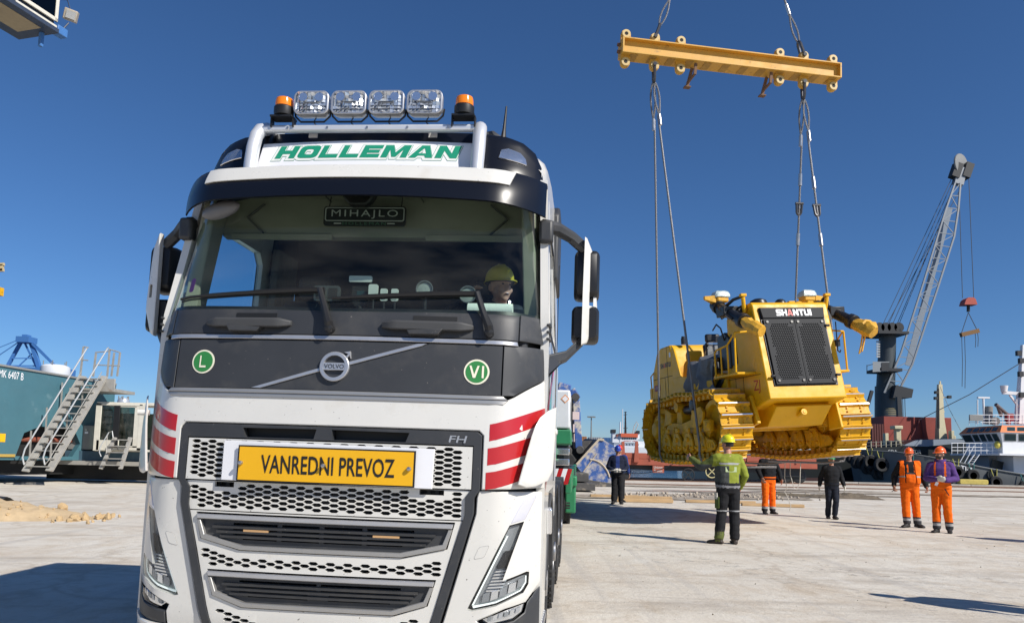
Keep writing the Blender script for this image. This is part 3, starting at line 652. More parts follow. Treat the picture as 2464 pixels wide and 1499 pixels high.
# --- badge panels
trim_z=1.752
cpoly=[(-.985,1.772),(.985,1.772),(.985,2.068),(-.985,2.068)]
front('badge_panel',cpoly,dark,.0,.03,grid=.07,bevel=.003)
for sg in (1,-1):
    p=[(.992,1.772),(1.06,1.777),(1.12,1.82),(1.19,1.87),(1.245,1.91),(1.245,2.085),(1.08,2.075),(1.05,2.068),(.992,2.068)]
    p=p if sg>0 else sym(p); front('corner_panel',p,dark,.0,.03,grid=.05,bevel=.003)
    p=[(1.075,2.108),(1.245,2.112),(1.245,2.262),(1.20,2.275),(1.075,2.272)]; p=p if sg>0 else sym(p)
    front('corner_cap',p,dark,-.002,.03,grid=.05,bevel=.004)
    for k in range(3):
        x=sg*1.236; z=2.235-k*.043; MB().beam((x,.335,z),(x+sg*.012,.42,z-.006),.018,.012).build('vent_fin',dark,truck,bevel=.003)
front('chrome_strip',[(-1.072,2.074),(1.072,2.074),(1.066,2.099),(-1.072,2.099)],chrome,-.010,.03,grid=.08,bevel=.003)
front('silver_trim',[(-1.03,1.748),(1.03,1.748),(1.0,1.770),(-1.0,1.770)],silver,-.016,.05,grid=.08,bevel=.003)
front('trim_lower',[(-1.005,1.722),(1.005,1.722),(1.03,1.747),(-1.03,1.747)],silver,-.008,.02,grid=.08,bevel=.002)
hz=[(-1.07,2.105),(1.07,2.105),(1.07,2.262),(.6,2.262),(.2,2.255),(-.2,2.255),(-.6,2.262),(-1.07,2.262)]
front('wiper_panel',hz,dark,.0,.03,grid=.07,bevel=.003)
for x in (-.55,.54):
    # grab handles: recess, bar and bracket
    front('handle_recess',[(x-.09,2.195),(x+.17,2.195),(x+.17,2.235),(x-.09,2.235)],black,-.003,.01,grid=0)
    mb=MB(); rings=[]
    for i in range(17):
        u=x-.27+.54*i/16; e=min(1,min(i,16-i)/2.); y=S(u,2.16)-.018-.035*e; hh=.030*(.55+.45*e)
        rings.append([(u,y,2.172-hh),(u,y-.004,2.172+hh*.6),(u,y+.03,2.172+hh),(u,y+.03,2.172-hh)])
    mb.loft(rings).build('grab_handle',mat('handle_grey_plastic',(.055,.056,.058),.6,var=.1),truck,bevel=.006)
    MB().prism([(x-.10,2.115),(x+.07,2.115),(x+.10,2.15),(x-.12,2.15)],'y',S(x,2.1)-.045,S(x,2.1)+.02).build('handle_bracket',dark,truck,bevel=.005)
# --- emblem (ring, arrow, bar, lettering)
def ringpoly(r,n=40): return [(r*math.cos(2*math.pi*i/n),r*math.sin(2*math.pi*i/n)) for i in range(n)]
bx_,bz_=0.012,1.914; rr=.088
sheet([(bx_+a,bz_+b) for a,b in ringpoly(rr)],sf(-.022),.03,[[(bx_+a,bz_+b) for a,b in ringpoly(.066)]],grid=0,cham=.004).build('emblem_ring',chrome,truck)
front('emblem_plate',[(bx_-.066,bz_-.022),(bx_+.066,bz_-.022),(bx_+.066,bz_+.022),(bx_-.066,bz_+.022)],chrome,-.020,.02,grid=0,bevel=.002)
t=fit_text('VOLVO',.118,.026,.004); mb_map(t,lambda v:Vector((v.x+bx_,S(0,bz_)-.0215,v.y+bz_))).build('emblem_lettering',black,truck,smooth=0)
front('emblem_arrow',[(bx_+.058,bz_+.052),(bx_+.078,bz_+.075),(bx_+.052,bz_+.085),(bx_+.088,bz_+.092),(bx_+.094,bz_+.048),(bx_+.086,bz_+.066),(bx_+.07,bz_+.048)],chrome,-.021,.025,grid=0,bevel=.002)
front('emblem_bar',[(-.485,1.779),(-.43,1.777),(-.076,1.884),(-.078,1.904)],chrome,-.010,.02,grid=.1,bevel=.002)
front('emblem_bar',[(.094,1.944),(.10,1.926),(.515,2.050),(.545,2.066),(.49,2.063)],chrome,-.010,.02,grid=.1,bevel=.002)
cr_=mat('sticker_cream',(.80,.76,.60),.5); grn=mat('sticker_green',(.03,.21,.05),.45)
for x,z,txt,r1 in((-.812,1.930,'L',.072),(.842,1.908,'VI',.074)):
    front('sticker',[(x+a,z+b) for a,b in ringpoly(r1)],cr_,-.003,.003,grid=0)
    front('sticker_disc',[(x+a,z+b) for a,b in ringpoly(r1*.86)],grn,-.005,.002,grid=0)
    t=block_text(txt,.042 if txt=='L' else .085,.072,.25,0,{'I':.2},0,.2,.16); mb_map(t,lambda v:Vector((v.x+x,S(v.x+x,v.y+z)-.0075,v.y+z))).build('sticker_lettering',cr_,truck,smooth=0)
t=fit_text('FH',.098,.040,.012,shear=.25); mb_map(t,lambda v:Vector((v.x+.757,S(.757,1.52)-.009,v.y+1.515))).build('model_letters',chrome,truck,smooth=0)
# --- red stripes on hood corners
for sg in(1,-1):
    for k in range(3):
        z0=1.606-.137*k; z1=z0-.096
        P=[(.934-.006*k,z1),(.934-.006*k,z0)]
        xe=1.246; up=.125 if k==0 else .11
        top=[(.934+(xe-.934)*i/8,z0+up*((i/8)**1.25)) for i in range(1,9)]
        bot=[(.934+(xe-.934)*i/8,z1+up*1.02*((i/8)**1.25)) for i in range(8,0,-1)]
        P=P+top+bot; P=P if sg>0 else sym(P)
        front('red_stripe',P,red,-.0015,.002,grid=.05)
    # deflector blade standing off the corner
    P=[(1.054,1.27),(1.10,1.255),(1.15,1.262),(1.215,1.293),(1.243,1.355),(1.25,1.55),(1.252,1.734),(1.205,1.705),(1.162,1.66),(1.135,1.60),(1.12,1.547),(1.085,1.40)]
    def bl(u,v,off):
        a=abs(u); return (math.copysign(a+.05,u),S(a,v)-.03+off,v)
    sheet(P if sg>0 else sym(P),bl,.02,grid=.04,back=True,cham=.006).build('corner_deflector',white,truck)
    if sg<0: MB().cyl((sg*1.20,.22,1.62),(sg*1.262,.20,1.62),.018).build('deflector_mount',white,truck)
# side cab stripes (right side visible)
def side(name,poly,m,x0=.0025,parent=truck,sgs=(1,)):
    for sg in sgs:
        V=[(sg*(sidex(z)+x0),y,z) for y,z in poly]; MB().add(V,[tuple(range(len(V)))]).build(name,m,parent,smooth=0)
def band(z0,z1,ya,yb,up): 
    n=6; return [(ya+(yb-ya)*i/n,z0+up*i/n) for i in range(n+1)]+[(ya+(yb-ya)*i/n,z1+up*i/n) for i in range(n,-1,-1)]
side('red_side_stripe',band(1.66,1.74,.37,.75,.16),red); side('pink_side_stripe',band(1.82,1.90,.75,1.5,.34),pinkf)
side('green_side_stripe',[(.42,1.42),(.62,1.52),(.62,1.75),(.42,1.62)],green); side('teal_side_stripe',[(.62,1.52),(.95,1.68),(.95,1.98),(.62,1.75)],teal)
side('red_side_stripe',band(1.22,1.32,.40,.62,.10),red); side('pink_side_stripe',band(1.32,1.42,.62,1.5,.42),pinkf)
# --- bumper corners with headlamps
HL=[(1.061,1.038),(.842,.569),(.87,.563),(1.0,.592),(1.146,.653),(1.172,.700),(1.174,.768),(1.16,.772),(1.034,.730),(1.139,1.058)]
CAPL=[(1.066,1.046),(1.143,1.066),(1.198,1.19),(1.195,1.212),(1.150,1.212),(1.12,1.16)]
FOG=[(.930,.515),(.965,.492),(1.09,.515),(1.14,.548),(1.150,.588),(1.05,.560)]
BC=[(.885,1.228),(.875,1.19),(.872,1.10),(.715,.505),(.655,.33),(.90,.33),(.915,.475),(.90,.51),(1.05,.575),(1.16,.60),(1.235,.70),(1.243,1.10),(1.235,1.226)]
BLK=[(.922,.472),(.915,.40),(1.243,.42),(1.243,.69),(1.168,.597),(1.155,.54),(1.10,.503),(.97,.478)]
LOW=[(.655,.325),(.62,.18),(1.20,.18),(1.243,.25),(1.243,.415),(.91,.395)]
for sg in(1,-1):
    Q=(lambda p:p) if sg>0 else sym
    front('bumper_corner',Q(BC),white,.018,.05,[Q(HL),Q(CAPL)],grid=.05,bevel=.006)
    front('headlamp_cap',Q(CAPL),lilac,.014,.04,grid=.05,bevel=.005)
    front('bumper_black_corner',Q(BLK),dark,.02,.05,[],grid=.05,bevel=.006)
    front('bumper_lower',Q(LOW),white,-.01,.06,grid=.06,bevel=.008)
    hl=front('headlamp',Q(HL),blackp,.075,.02,grid=.05)
    cz=.8
    # bezel floor + LED strips + reflectors, lens over it
    front('headlamp_bezel',Q([(1.058,1.025),(.868,.585),(1.0,.607),(1.14,.665),(1.162,.705),(1.164,.755),(1.03,.712),(1.022,.73),(1.130,1.045)]),greyref,.066,.006,grid=.05,parent=hl)
    front('led_strip',Q([(1.045,.975),(.866,.590),(.876,.591),(1.055,.977)]),ledw,.045,.012,grid=.08,parent=hl)
    front('led_strip',Q([(.87,.586),(.875,.575),(1.0,.606),(1.13,.662),(1.158,.705),(1.158,.745),(1.152,.745),(1.151,.708),(1.126,.667),(1.0,.613)]),ledw,.045,.012,grid=.05,parent=hl)
    front('reflector',Q([(1.04,.89),(1.10,.90),(1.06,.80),(.995,.79)]),blackp,.05,.01,grid=.03,parent=hl)
    for i in range(7):
        z=.665+.018*i; x=.93+.0135*i*.6+.01
        front('reflector_rib',Q([(x,z),(x+.085,z+.004),(x+.089,z+.013),(x+.004,z+.009)]),refl,.05,.008,grid=0,parent=hl)
    for i in range(5):
        x=.92+.047*i; z=.604+.011*i+(.006*i*i*.3)
        front('reflector_cup',Q([(x,z),(x+.040,z+.014),(x+.045,z+.062),(x+.007,z+.05)]),refl if i%2 else greyref,.05,.008,grid=0,parent=hl)
    front('lens',Q(HL),lens,.022,.004,grid=.05,parent=hl)
    fg=front('fog_lamp',Q(FOG),refl,.05,.02,grid=.04)
    for i in range(6):
        x=.955+.03*i; front('fog_facet',Q([(x,.505+.007*i),(x+.022,.51+.007*i),(x+.026,.54+.007*i),(x+.004,.53+.007*i)]),[greyref,refl,chrome][i%3],.04,.008,grid=0,parent=fg)
    front('lens',Q(FOG),lens,.018,.004,grid=.05,parent=fg)
    # little square cover, seam
    sq=rrect(.868,.928,.852,.922,.012,3); sq=[(x+(z-.852)*.42,z+(x-.9)*.2) for x,z in sq]
    front('washer_cover_seam',Q(sq),mat('seam_grey',(.25,.245,.23),.6),.0172,.002,grid=0); 
    cx_=sum(p[0] for p in sq)/len(sq); cz_=sum(p[1] for p in sq)/len(sq)
    front('washer_cover',Q([(cx_+(x-cx_)*.95,cz_+(z-cz_)*.95) for x,z in sq]),white,.0158,.004,grid=0)
# --- windshield
WS=[(-1.19,2.262),(-.6,2.258),(0,2.250),(.6,2.258),(1.19,2.262),(1.203,2.30),(1.17,3.03),(1.12,3.07),(-1.12,3.07),(-1.17,3.03),(-1.203,2.30)]
WSi=[(-1.16,2.285),(0,2.272),(1.16,2.285),(1.18,2.31),(1.148,3.0),(1.09,3.05),(-1.09,3.05),(-1.148,3.0),(-1.18,2.31)]
front('windshield_border',WS,blackp,.004,.02,[WSi],grid=.06)
sheet(WS,sf(.0),.004,grid=.06).build('windshield',wsglass,truck,smooth=60)
for sg in(1,-1):
    P=[(1.205,2.264),(1.243,2.268),(1.20,3.16),(1.172,3.16)]
    front('a_pillar',P if sg>0 else sym(P),white,.004,.06,grid=.06,bevel=.004)
    front('amber_pillar_strip',[(sg*x,z) for x,z in ([(1.196,2.28),(1.206,2.28),(1.196,2.62),(1.190,2.62)])][::sg],mat('pillar_strip',(.55,.35,.12),.5),-.004,.006,grid=0)
# wipers
for x0,x1 in((-.055,-1.02),(.885,-.02)):
    z0=2.17
    w_=MB(); pz=2.36; ye=S(x0-.03,2.3)
    w_.tube([(x0+.02,S(x0,z0)-.035,z0-.03),(x0+.02,S(x0,z0)-.055,z0),(x0-.02,ye-.05,2.26),(x0-.065,S(x0-.06,2.37)-.055,2.385)],[.028,.026,.020,.018],8)
    w_.build('wiper_arm',blackp,truck)
    b=MB(); n=12; pts=[]
    for i in range(n+1):
        x=x0-.05+(x1-x0+.02)*i/n; z=2.385-.055*(i/n)**1.3; pts.append((x,S(x,z)-.018,z))
    b.tube(pts,[.016]*6+[.013]*4+[.009]*3,6); b.tube([(p[0],p[1]+.012,p[2]-.014) for p in pts],.006,4)
    b.build('wiper_blade',blackp,truck)
    MB().lathe([(0,-.07),(.022,-.065),(.027,-.04),(.027,0)],(x0+.02,S(x0,z0),z0-.03),'y',14).build('wiper_hub',blackp,truck)
# --- sun visor
def visor_pt(x,t):
    # t 0 = top rear, 1 = lip front bottom
    a=abs(x); e=max(0,a-.85); 
    y0=.232+.06*a*a+1.7*e*e; y1=.112+.075*a*a+1.9*e*e; z0=3.205-.012*a*a; z1=2.972-.02*a*a
    b=t**.9; y=y0+(y1-y0)*b-.018*math.sin(math.pi*t); z=z0+(z1-z0)*t
    return Vector((x,y,z))
n=40; m=10; mb=MB(); rings=[]
for i in range(n+1):
    x=-1.195+2.39*i/n; o=[visor_pt(x,j/m) for j in range(m+1)]; inn_=[p+Vector((0,.016,-.004)) for p in o[::-1]]
    rings.append(o+inn_)
mb.loft(rings).build('sun_visor',navy,truck,smooth=50)
mb=MB(); rings=[]
for i in range(n+1):
    x=-1.195+2.39*i/n; o=visor_pt(x,0); rings.append([o+Vector((0,.002,0)),o+Vector((0,.30,.03)),o+Vector((0,.30,.015)),o+Vector((0,.002,-.015))])
mb.loft(rings).build('visor_top',navy,truck,smooth=50)
mb=MB(); rings=[]
for i in range(31):
    u=i/30; x=-.965+1.975*u
    o=[visor_pt(x-(.03*(j/5) if u>.9 else 0),.02+.46*j/5)+Vector((0,-.012,.0)) for j in range(6)]
    rings.append(o+[p+Vector((0,.02,0)) for p in o[::-1]])
mb.loft(rings).build('visor_trim',white,truck,bevel=.003)
# --- roof front: dark shoulders, lightbox, bars, lamps
def roof_pt(x,z): return None
def rf(base):
    def fn(u,v,off):
        a=abs(u); return (u,.43+.055*a*a+1.6*max(0,a-.85)**2+max(0,v-3.25)*.42+base+off,v)
    return fn
sheet([(-.74,3.22),(.74,3.22),(.735,3.47),(.0,3.486),(-.735,3.47)],rf(-.012),.06,grid=.1,cham=.004).build('light_box',signw,truck)
sheet([(-.75,3.47),(.75,3.47),(.75,3.585),(-.75,3.585)],rf(.05),.02,grid=.1).build('roof_front_black',navy,truck)
for x in (-.40,.42): MB().box((x,.56,3.535),(.06,.01,.03)).build('roof_bracket',white,truck)
for sg in(1,-1):
    P=[(.70,3.10),(1.19,3.02),(1.165,3.22),(1.145,3.36),(1.10,3.46),(1.02,3.515),(.90,3.545),(.70,3.56)]
    sheet(P if sg>0 else sym(P),rf(.0),.06,grid=.05,cham=.008).build('roof_shoulder',navy,truck,smooth=60)
    P=[(.885,3.43),(.87,3.36),(1.055,3.335),(1.045,3.385),(1.01,3.425),(.93,3.445)]
    ml=sheet(P if sg>0 else sym(P),rf(-.010),.02,grid=.05,cham=.004).build('marker_lamp',refl,truck)
    P2=[(.895,3.42),(.882,3.368),(1.04,3.345),(1.03,3.385),(1.0,3.415),(.93,3.435)]
    sheet(P2 if sg>0 else sym(P2),rf(-.016),.003,grid=.05).build('lens',lens,truck if False else ml)
    # silver bar
    mb=MB(); pts=[(sg*.748,.385,3.17),(sg*.750,.40,3.28),(sg*.752,.425,3.40),(sg*.750,.455,3.49),(sg*.745,.50,3.548),(sg*.735,.58,3.590),(sg*.72,.70,3.61),(sg*.71,.9,3.62)]
    mb.tube(pts,[.044]*4+[.045]*2+[.04]*2,14); mb.build('roof_bar_tube',alu,truck)
    MB().cyl((sg*.748,.383,3.165),(sg*.749,.39,3.20),.050,n=16).build('tube_collar',blackp,truck)
gtxt=mat('letter_green',(.012,.25,.145),.4)
fr_=rf(-.012); HW={'M':1.25,'L':.92,'E':.92,'A':1.15,'N':1.05}
def hol(grow,dx,dz,off,m,nm):
    t=block_text('HOLLEMAN',1.225,.100,.10,.28,HW,grow,.31,.28)
    mb_map(t,lambda v:(lambda p:Vector((p[0],p[1]-off,p[2])))(fr_(v.x+dx,v.y+3.388+dz,0))).build(nm,m,truck,smooth=0,recalc=False)
hol(.0135,-.006,-.006,.0012,gtxt,'letter_outline'); hol(.0105,-.006,-.006,.0024,mat('letter_fill_white',(.70,.72,.68),.5),'letter_shadow'); hol(0,.002,.002,.0040,gtxt,'light_box_lettering')
MB().box((0,.485,3.548),(1.44,.05,.045)).build('roof_bar_rail',alu,truck,bevel=.012)
for i in range(-2,3): MB().lathe([(0,-.006),(.008,-.005),(.008,0)],(i*.27,.459,3.548),'y',8).build('rail_bolt',steel,truck)
for i in range(4):
    x=-.381+.254*i; y=.44; z=3.708
    lp=thing('x','x','x') if False else None
    P=rrect(-.120,.120,-.079,.079,.035,5)
    P=[(a*(1-.10*(abs(b)/.08)**2*.5),b*(1+.06*(1-(a/.12)**2))) for a,b in P]
    body_=MB(); rings=[]
    for k,(sc,yy) in enumerate(((1,.0),(1.0,.035),(.9,.075),(.62,.115),(.3,.125))): rings.append([(x+a*sc,y+yy,z+b*sc) for a,b in P])
    L=body_.loft(rings).build('roof_lamp',chrome,truck,smooth=50)
    Pi=[(a*.90,b*.86) for a,b in P]
    sheet([(x+a,z+b) for a,b in P],lambda u,v,o:(u,y-.012+o,v),.014,[[(x+a,z+b) for a,b in Pi]],cham=.004).build('bezel',chrome,L)
    sheet([(x+a,z+b) for a,b in Pi],lambda u,v,o:(u,y-.002+o,v),.004).build('reflector',mat('lamp_bowl',(.32,.33,.35),.2,.9),L)
    fm=MB()
    for jx in range(8):
        for jz in range(6):
            cx=x-.092+.0263*jx; cz=z-.058+.0232*jz
            tx_,tz_=rng.uniform(-.5,.5)+(jx-3.5)*.10,rng.uniform(-.35,.35)-(jz-2.5)*.22; q=[]
            for a_,b_ in((-1,-1),(1,-1),(1,1),(-1,1)): q.append((cx+a_*.0128,y-.007+a_*.0128*tx_+b_*.011*tz_,cz+b_*.011))
            fm.add(q,[(0,1,2,3)])
    fo_=fm.build('reflector_facets',refl2,L,smooth=0); fo_['kind']='stuff'
    for jx in(-1,1): MB().lathe([(.004,.010),(.016,.004),(.026,-.006),(.030,-.012)],(x+jx*.055,y-.004,z+.036),'y',12).build('reflector_cup',refl,L,smooth=10)
    MB().box((x,y-.006,z),(.105,.012,.012)).build('led_bar',greyref,L,bevel=.002)
    MB().box((x,y-.0125,z+.001),(.09,.002,.004)).build('led_bar_slot',blackp,L)
    sheet([(x+a,z+b) for a,b in Pi],lambda u,v,o:(u,y-.011+o,v),.002).build('lens',lens,L)
    MB().tube([(x-.125,y+.04,z-.03),(x-.118,y+.04,z-.075),(x-.08,y+.04,z-.112),(x+.08,y+.04,z-.112),(x+.118,y+.04,z-.075),(x+.125,y+.04,z-.03)],.007,6).build('lamp_bracket',blackp,L)
    MB().tube([(x+.02,y+.05,z-.08),(x+.0,y+.06,z-.105),(x+.03,y+.05,z-.14)],.004,5).build('lamp_cable',blackp,L)
for x in (-.578,.640):
    bz=3.585
    B=MB().lathe([(.062,0),(.066,.02),(.066,.055),(.058,.062)],(x,.47,bz+.045),'z',24).build('beacon',blackp,truck)
    MB().lathe([(.059,0),(.059,.03),(.054,.055),(.035,.066),(0,.068)],(x,.47,bz+.108),'z',24).build('beacon_dome',amber,B)
    b=MB(); b.box((x,.47,bz+.032),(.15,.10,.012)); b.box((x-.075,.47,bz),(.008,.05,.07)); b.box((x+.075,.47,bz),(.008,.05,.07)); b.build('beacon_bracket',blackp,B)
MB().tube([(.885,.62,3.52),(.89,.62,3.60),(.90,.62,3.76)],[.022,.012,.006],8).build('antenna',blackp,truck)
mb=MB(); mb.tube([(.72,.72,3.585),(.80,.72,3.60),(.86,.72,3.555),(.875,.72,3.50)],.035,8); mb.build('roof_duct',dark,truck)
# --- roof shell and sides
mb=MB(); rings=[]
for y,zt,w_ in((.66,3.40,1.155),(.74,3.50,1.17),(.90,3.575,1.185),(1.3,3.63,1.195),(2.2,3.66,1.20),(2.3,3.60,1.19)):
    ring=[]
    for i in range(17):
        t=math.pi*i/16; cx=math.cos(t); sx=math.sin(t)
        ring.append((w_*math.copysign(abs(cx)**.35,cx),y,3.20+(zt-3.20)*(abs(sx)**.35)))
    rings.append(ring)
mb.loft(rings,cap=False,closed=False).build('roof_shell',white,truck,smooth=60)
SIDE=[(.33,1.25),(.36,2.26),(.50,2.8),(.62,3.25),(2.28,3.28),(2.28,.95),(1.95,.95),(1.85,1.20),(.95,1.20),(.85,.95),(.80,.45),(.34,.42)]
WIN=[(.56,2.24),(.60,2.50),(.80,2.93),(.92,2.98),(1.55,2.98),(1.62,2.90),(1.62,2.34),(1.55,2.24)]
for sg in(1,-1):
    fn=lambda u,v,o:(sg*(sidex(v)-o),u,v)
    sheet(SIDE,fn,.05,[WIN],grid=.12,back=True).build('cab_side',white,truck,smooth=30)
    sheet(WIN,lambda u,v,o:(sg*(sidex(v)-.015-o),u,v),.004).build('side_window',sideglass,truck)
    WO=[(.53,2.20),(.57,2.52),(.78,2.96),(.90,3.01),(1.57,3.01),(1.65,2.92),(1.65,2.31),(1.57,2.20)]
    sheet(WO,lambda u,v,o:(sg*(sidex(v)+.004-o),u,v),.012,[WIN],back=True).build('window_seal',blackp,truck)
    dl=MB(); dl.tube([(sg*1.247,.50,2.05),(sg*1.247,.48,1.28)],.004,4); dl.tube([(sg*1.247,1.72,2.95),(sg*1.247,1.74,1.25)],.004,4); dl.build('door_seam',black,truck)
    MB().box((sg*1.262,1.50,1.62),(.03,.20,.045)).build('door_handle',white,truck,bevel=.012)
    MB().prism([(1.75,2.85),(1.80,3.40),(1.95,3.50),(2.38,3.50),(2.40,2.82)],'x',sg*1.12,sg*1.235).build('side_spoiler',dark,truck,bevel=.02)
    MB().box((sg*1.262,.78,1.02),(.035,.05,.17),rotm(.25,0,0)).build('side_indicator',lens if False else refl,truck,bevel=.008)
    # front mudguard and step
    arc=[]
    for i in range(13):
        t=math.pi*(.02+.96*i/12); arc.append((1.42+.62*math.cos(t),.53+.64*math.sin(t)))
    arc2=[(1.42+(p[0]-1.42)*.93,.53+(p[1]-.53)*.93) for p in arc[::-1]]
    MB().prism(arc+arc2,'x',sg*.92,sg*1.252).build('mudguard',mat('mudguard_grey',(.06,.06,.062),.6),truck,bevel=.008)
    mb=MB(); mb.bx(sg*1.0,sg*1.255,.40,.84,.40,.44)
    for i in range(6): mb.bx(sg*1.02,sg*1.25,.42+i*.07,.44+i*.07,.44,.455)
    mb.build('cab_step',steel,truck,bevel=.004)
mb=MB(); mb.bx(-1.12,1.12,2.24,2.28,1.0,3.4); mb.build('cab_rear_wall',interior,truck)
# --- interior
mb=MB(); mb.bx(-1.19,1.19,.42,2.24,1.38,1.42); mb.build('cab_floor',interior,truck)
DB=[(.235,2.19),(.46,2.245),(.72,2.25),(.80,2.20),(.80,1.6),(.235,1.6)]
MB().prism(DB,'x',-1.12,1.12).build('dashboard',interior,truck,bevel=.03)
# overhead storage shelf with front panel, lips and struts
mb=MB(); mb.prism([(.78,2.90),(.80,3.19),(.86,3.20),(.86,2.89)],'x',-1.10,1.10); sh=mb.build('overhead_shelf',cream,truck,bevel=.01)
mb=MB(); mb.prism([(.50,3.155),(.82,3.175),(.82,3.19),(.50,3.17)],'x',-1.08,1.08); mb.build('headliner',cream,truck)
for a,b in((-1.02,-.30),(.36,1.05)): MB().bx(a,b,.755,.785,2.872,2.915).build('shelf_lip',cream,sh,bevel=.006)
for sg in(-1,1):
    mb=MB(); x=sg*.80; mb.beam((x,.772,2.92),(x+sg*.12,.772,3.03),.01,.02,(0,1,0)); mb.beam((x+sg*.12,.772,3.03),(x,.772,3.13),.01,.02,(0,1,0)); mb.build('shelf_strut',intgrey,sh)
for x in (-.33,.33): MB().bx(x-.003,x+.003,.48,.81,3.150,3.158).build('headliner_seam',intgrey,truck)
for sg in(-1,1):
    # inner pillar trim
    mb=MB(); mb.loft([[(sg*1.17,.42,2.2),(sg*1.20,.62,2.2),(sg*1.12,.62,2.2),(sg*1.08,.44,2.2)],[(sg*1.10,.52,3.17),(sg*1.14,.80,3.17),(sg*1.06,.80,3.17),(sg*1.02,.54,3.17)]]); mb.build('pillar_trim',cream,truck,bevel=.01)
    mb=MB()
    for i in range(6): mb.cyl((sg*1.13,1.72+i*.07,2.0),(sg*1.08,1.72+i*.07,3.05),.04,n=8)
    mb.build('curtain',intgrey,truck)
def seat(x):
    s_=MB(); s_.bx(x-.26,x+.26,.98,1.5,1.75,1.9); s_.build('seat_cushion',interior,truck,bevel=.05)
    s_=MB(); s_.prism([(1.42,1.88),(1.62,2.62),(1.74,2.62),(1.58,1.88)],'x',x-.26,x+.26); s_.build('seat_back',interior,truck,bevel=.05)
    s_=MB(); s_.bx(x-.14,x+.14,1.62,1.74,2.64,2.82); s_.build('headrest',interior,truck,bevel=.04)
seat(.72); seat(-.72)
sw=MB(); c=Vector((.70,.80,2.30)); rt=rotm(R_(62),0,0)
sw.tube([c+rt@Vector((.23*math.cos(2*math.pi*i/28),.23*math.sin(2*math.pi*i/28),0)) for i in range(28)],.017,8,True)
for a in (20,160,270): sw.beam(c,c+rt@Vector((.22*math.cos(R_(a)),.22*math.sin(R_(a)),0)),.04,.02)
sw.lathe([(0,.03),(.06,.03),(.07,-.03)],c,'z',16,rt); sw.cyl(c,c+rt@Vector((0,0,-.35)),.03); sw.build('steering_wheel',blackp,truck)
MB().prism([(-.12,3.10),(.12,3.10),(.10,3.04),(.055,2.985),(-.055,2.985),(-.10,3.04)],'y',.345,.42).build('camera_housing',blackp,truck,bevel=.012)
# inside kerb mirror at top left of windscreen
mb=MB(); mb.ball((-.88,.30,2.93),.13,14,8,(1.0,.35,.42),rotm(0,-.30,0)); mb.build('kerb_mirror',mat('mirror_shell_grey',(.14,.14,.145),.45),truck)
MB().tube([(-.90,.33,2.97),(-.93,.36,3.06)],.02,8).build('kerb_mirror_arm',blackp,truck)
# stickers inside glass
front('purple_tag',rrect(-1.035,-.995,2.385,2.48,.015,3),mat('purple_plastic',(.16,.02,.22),.5),.03,.003,grid=0)
front('pale_sticker',[(-1.10,2.39),(-1.06,2.39),(-1.06,2.44),(-1.10,2.44)],mat('sticker_pale_blue',(.30,.42,.48),.6),.02,.002,grid=0)
# --- mirrors
for sg in(1,-1):
    ym=.72
    MB().tube([(sg*1.18,.50,2.90),(sg*1.26,.56,2.905),(sg*1.36,.66,2.875),(sg*1.45,ym-.04,2.80)],[.05,.045,.040,.040],8).build('mirror_arm',dark,truck,bevel=.0)
    MB().box((sg*1.20,.50,2.86),(.09,.09,.15)).build('mirror_mount',dark,truck,bevel=.02)
    lo=MB(); lo.loft([[(sg*1.225,.42,1.98),(sg*1.225,.42,2.06),(sg*1.225,.60,2.06),(sg*1.225,.60,1.98)],[(sg*1.345,.56,2.045),(sg*1.345,.56,2.11),(sg*1.345,.66,2.11),(sg*1.345,.66,2.045)],[(sg*1.455,ym-.06,2.17),(sg*1.455,ym-.06,2.235),(sg*1.455,ym+.02,2.235),(sg*1.455,ym+.02,2.17)]]); lo.build('mirror_arm',dark,truck,bevel=.01)
    MB().add([(sg*1.243,.36,1.93),(sg*1.243,.60,1.99),(sg*1.335,.58,2.05),(sg*1.243,.42,2.04),(sg*1.248,.40,1.92)],[(0,1,2),(0,2,3),(1,0,4),(4,2,1)]).build('mirror_foot',dark,truck)
    # white outer cover
    CV=[(1.440,2.155),(1.442,2.50),(1.448,2.865),(1.462,2.86),(1.505,2.77),(1.515,2.70),(1.540,2.40),(1.540,2.335),(1.475,2.175)]
    HO=[(1.485,2.51),(1.512,2.51),(1.512,2.42),(1.485,2.42)]
    sheet([(sg*x,z) for x,z in CV][::sg],lambda u,v,o:(u,ym-.13+o+(1.3 if sg>0 else .55)*(abs(u)-1.44),v),.05,[[(sg*x,z) for x,z in HO]],grid=.05,back=True,cham=.006).build('mirror_cover',white,truck)
    for z0,z1,x0,x1 in((2.475,2.80,1.382,1.55),(2.185,2.425,1.372,1.553)):
        h_=MB(); P=rrect(min(sg*x0,sg*x1),max(sg*x0,sg*x1),z0,z1,.035,4); cx=sum(p[0] for p in P)/len(P); cz=sum(p[1] for p in P)/len(P); rings=[]
        for sc,y in((.80,ym-.07),(.94,ym-.045),(1.,ym+.02),(1.,ym+.10),(.97,ym+.11)): rings.append([(cx+(p[0]-cx)*sc,y,cz+(p[1]-cz)*sc) for p in P])
        hh_=h_.loft(rings).build('mirror_housing',blackp,truck,smooth=50)
        MB().prism([(cx+(p[0]-cx)*.92,cz+(p[1]-cz)*.92) for p in P],'y',ym+.112,ym+.115).build('mirror_glass',refl,hh_)
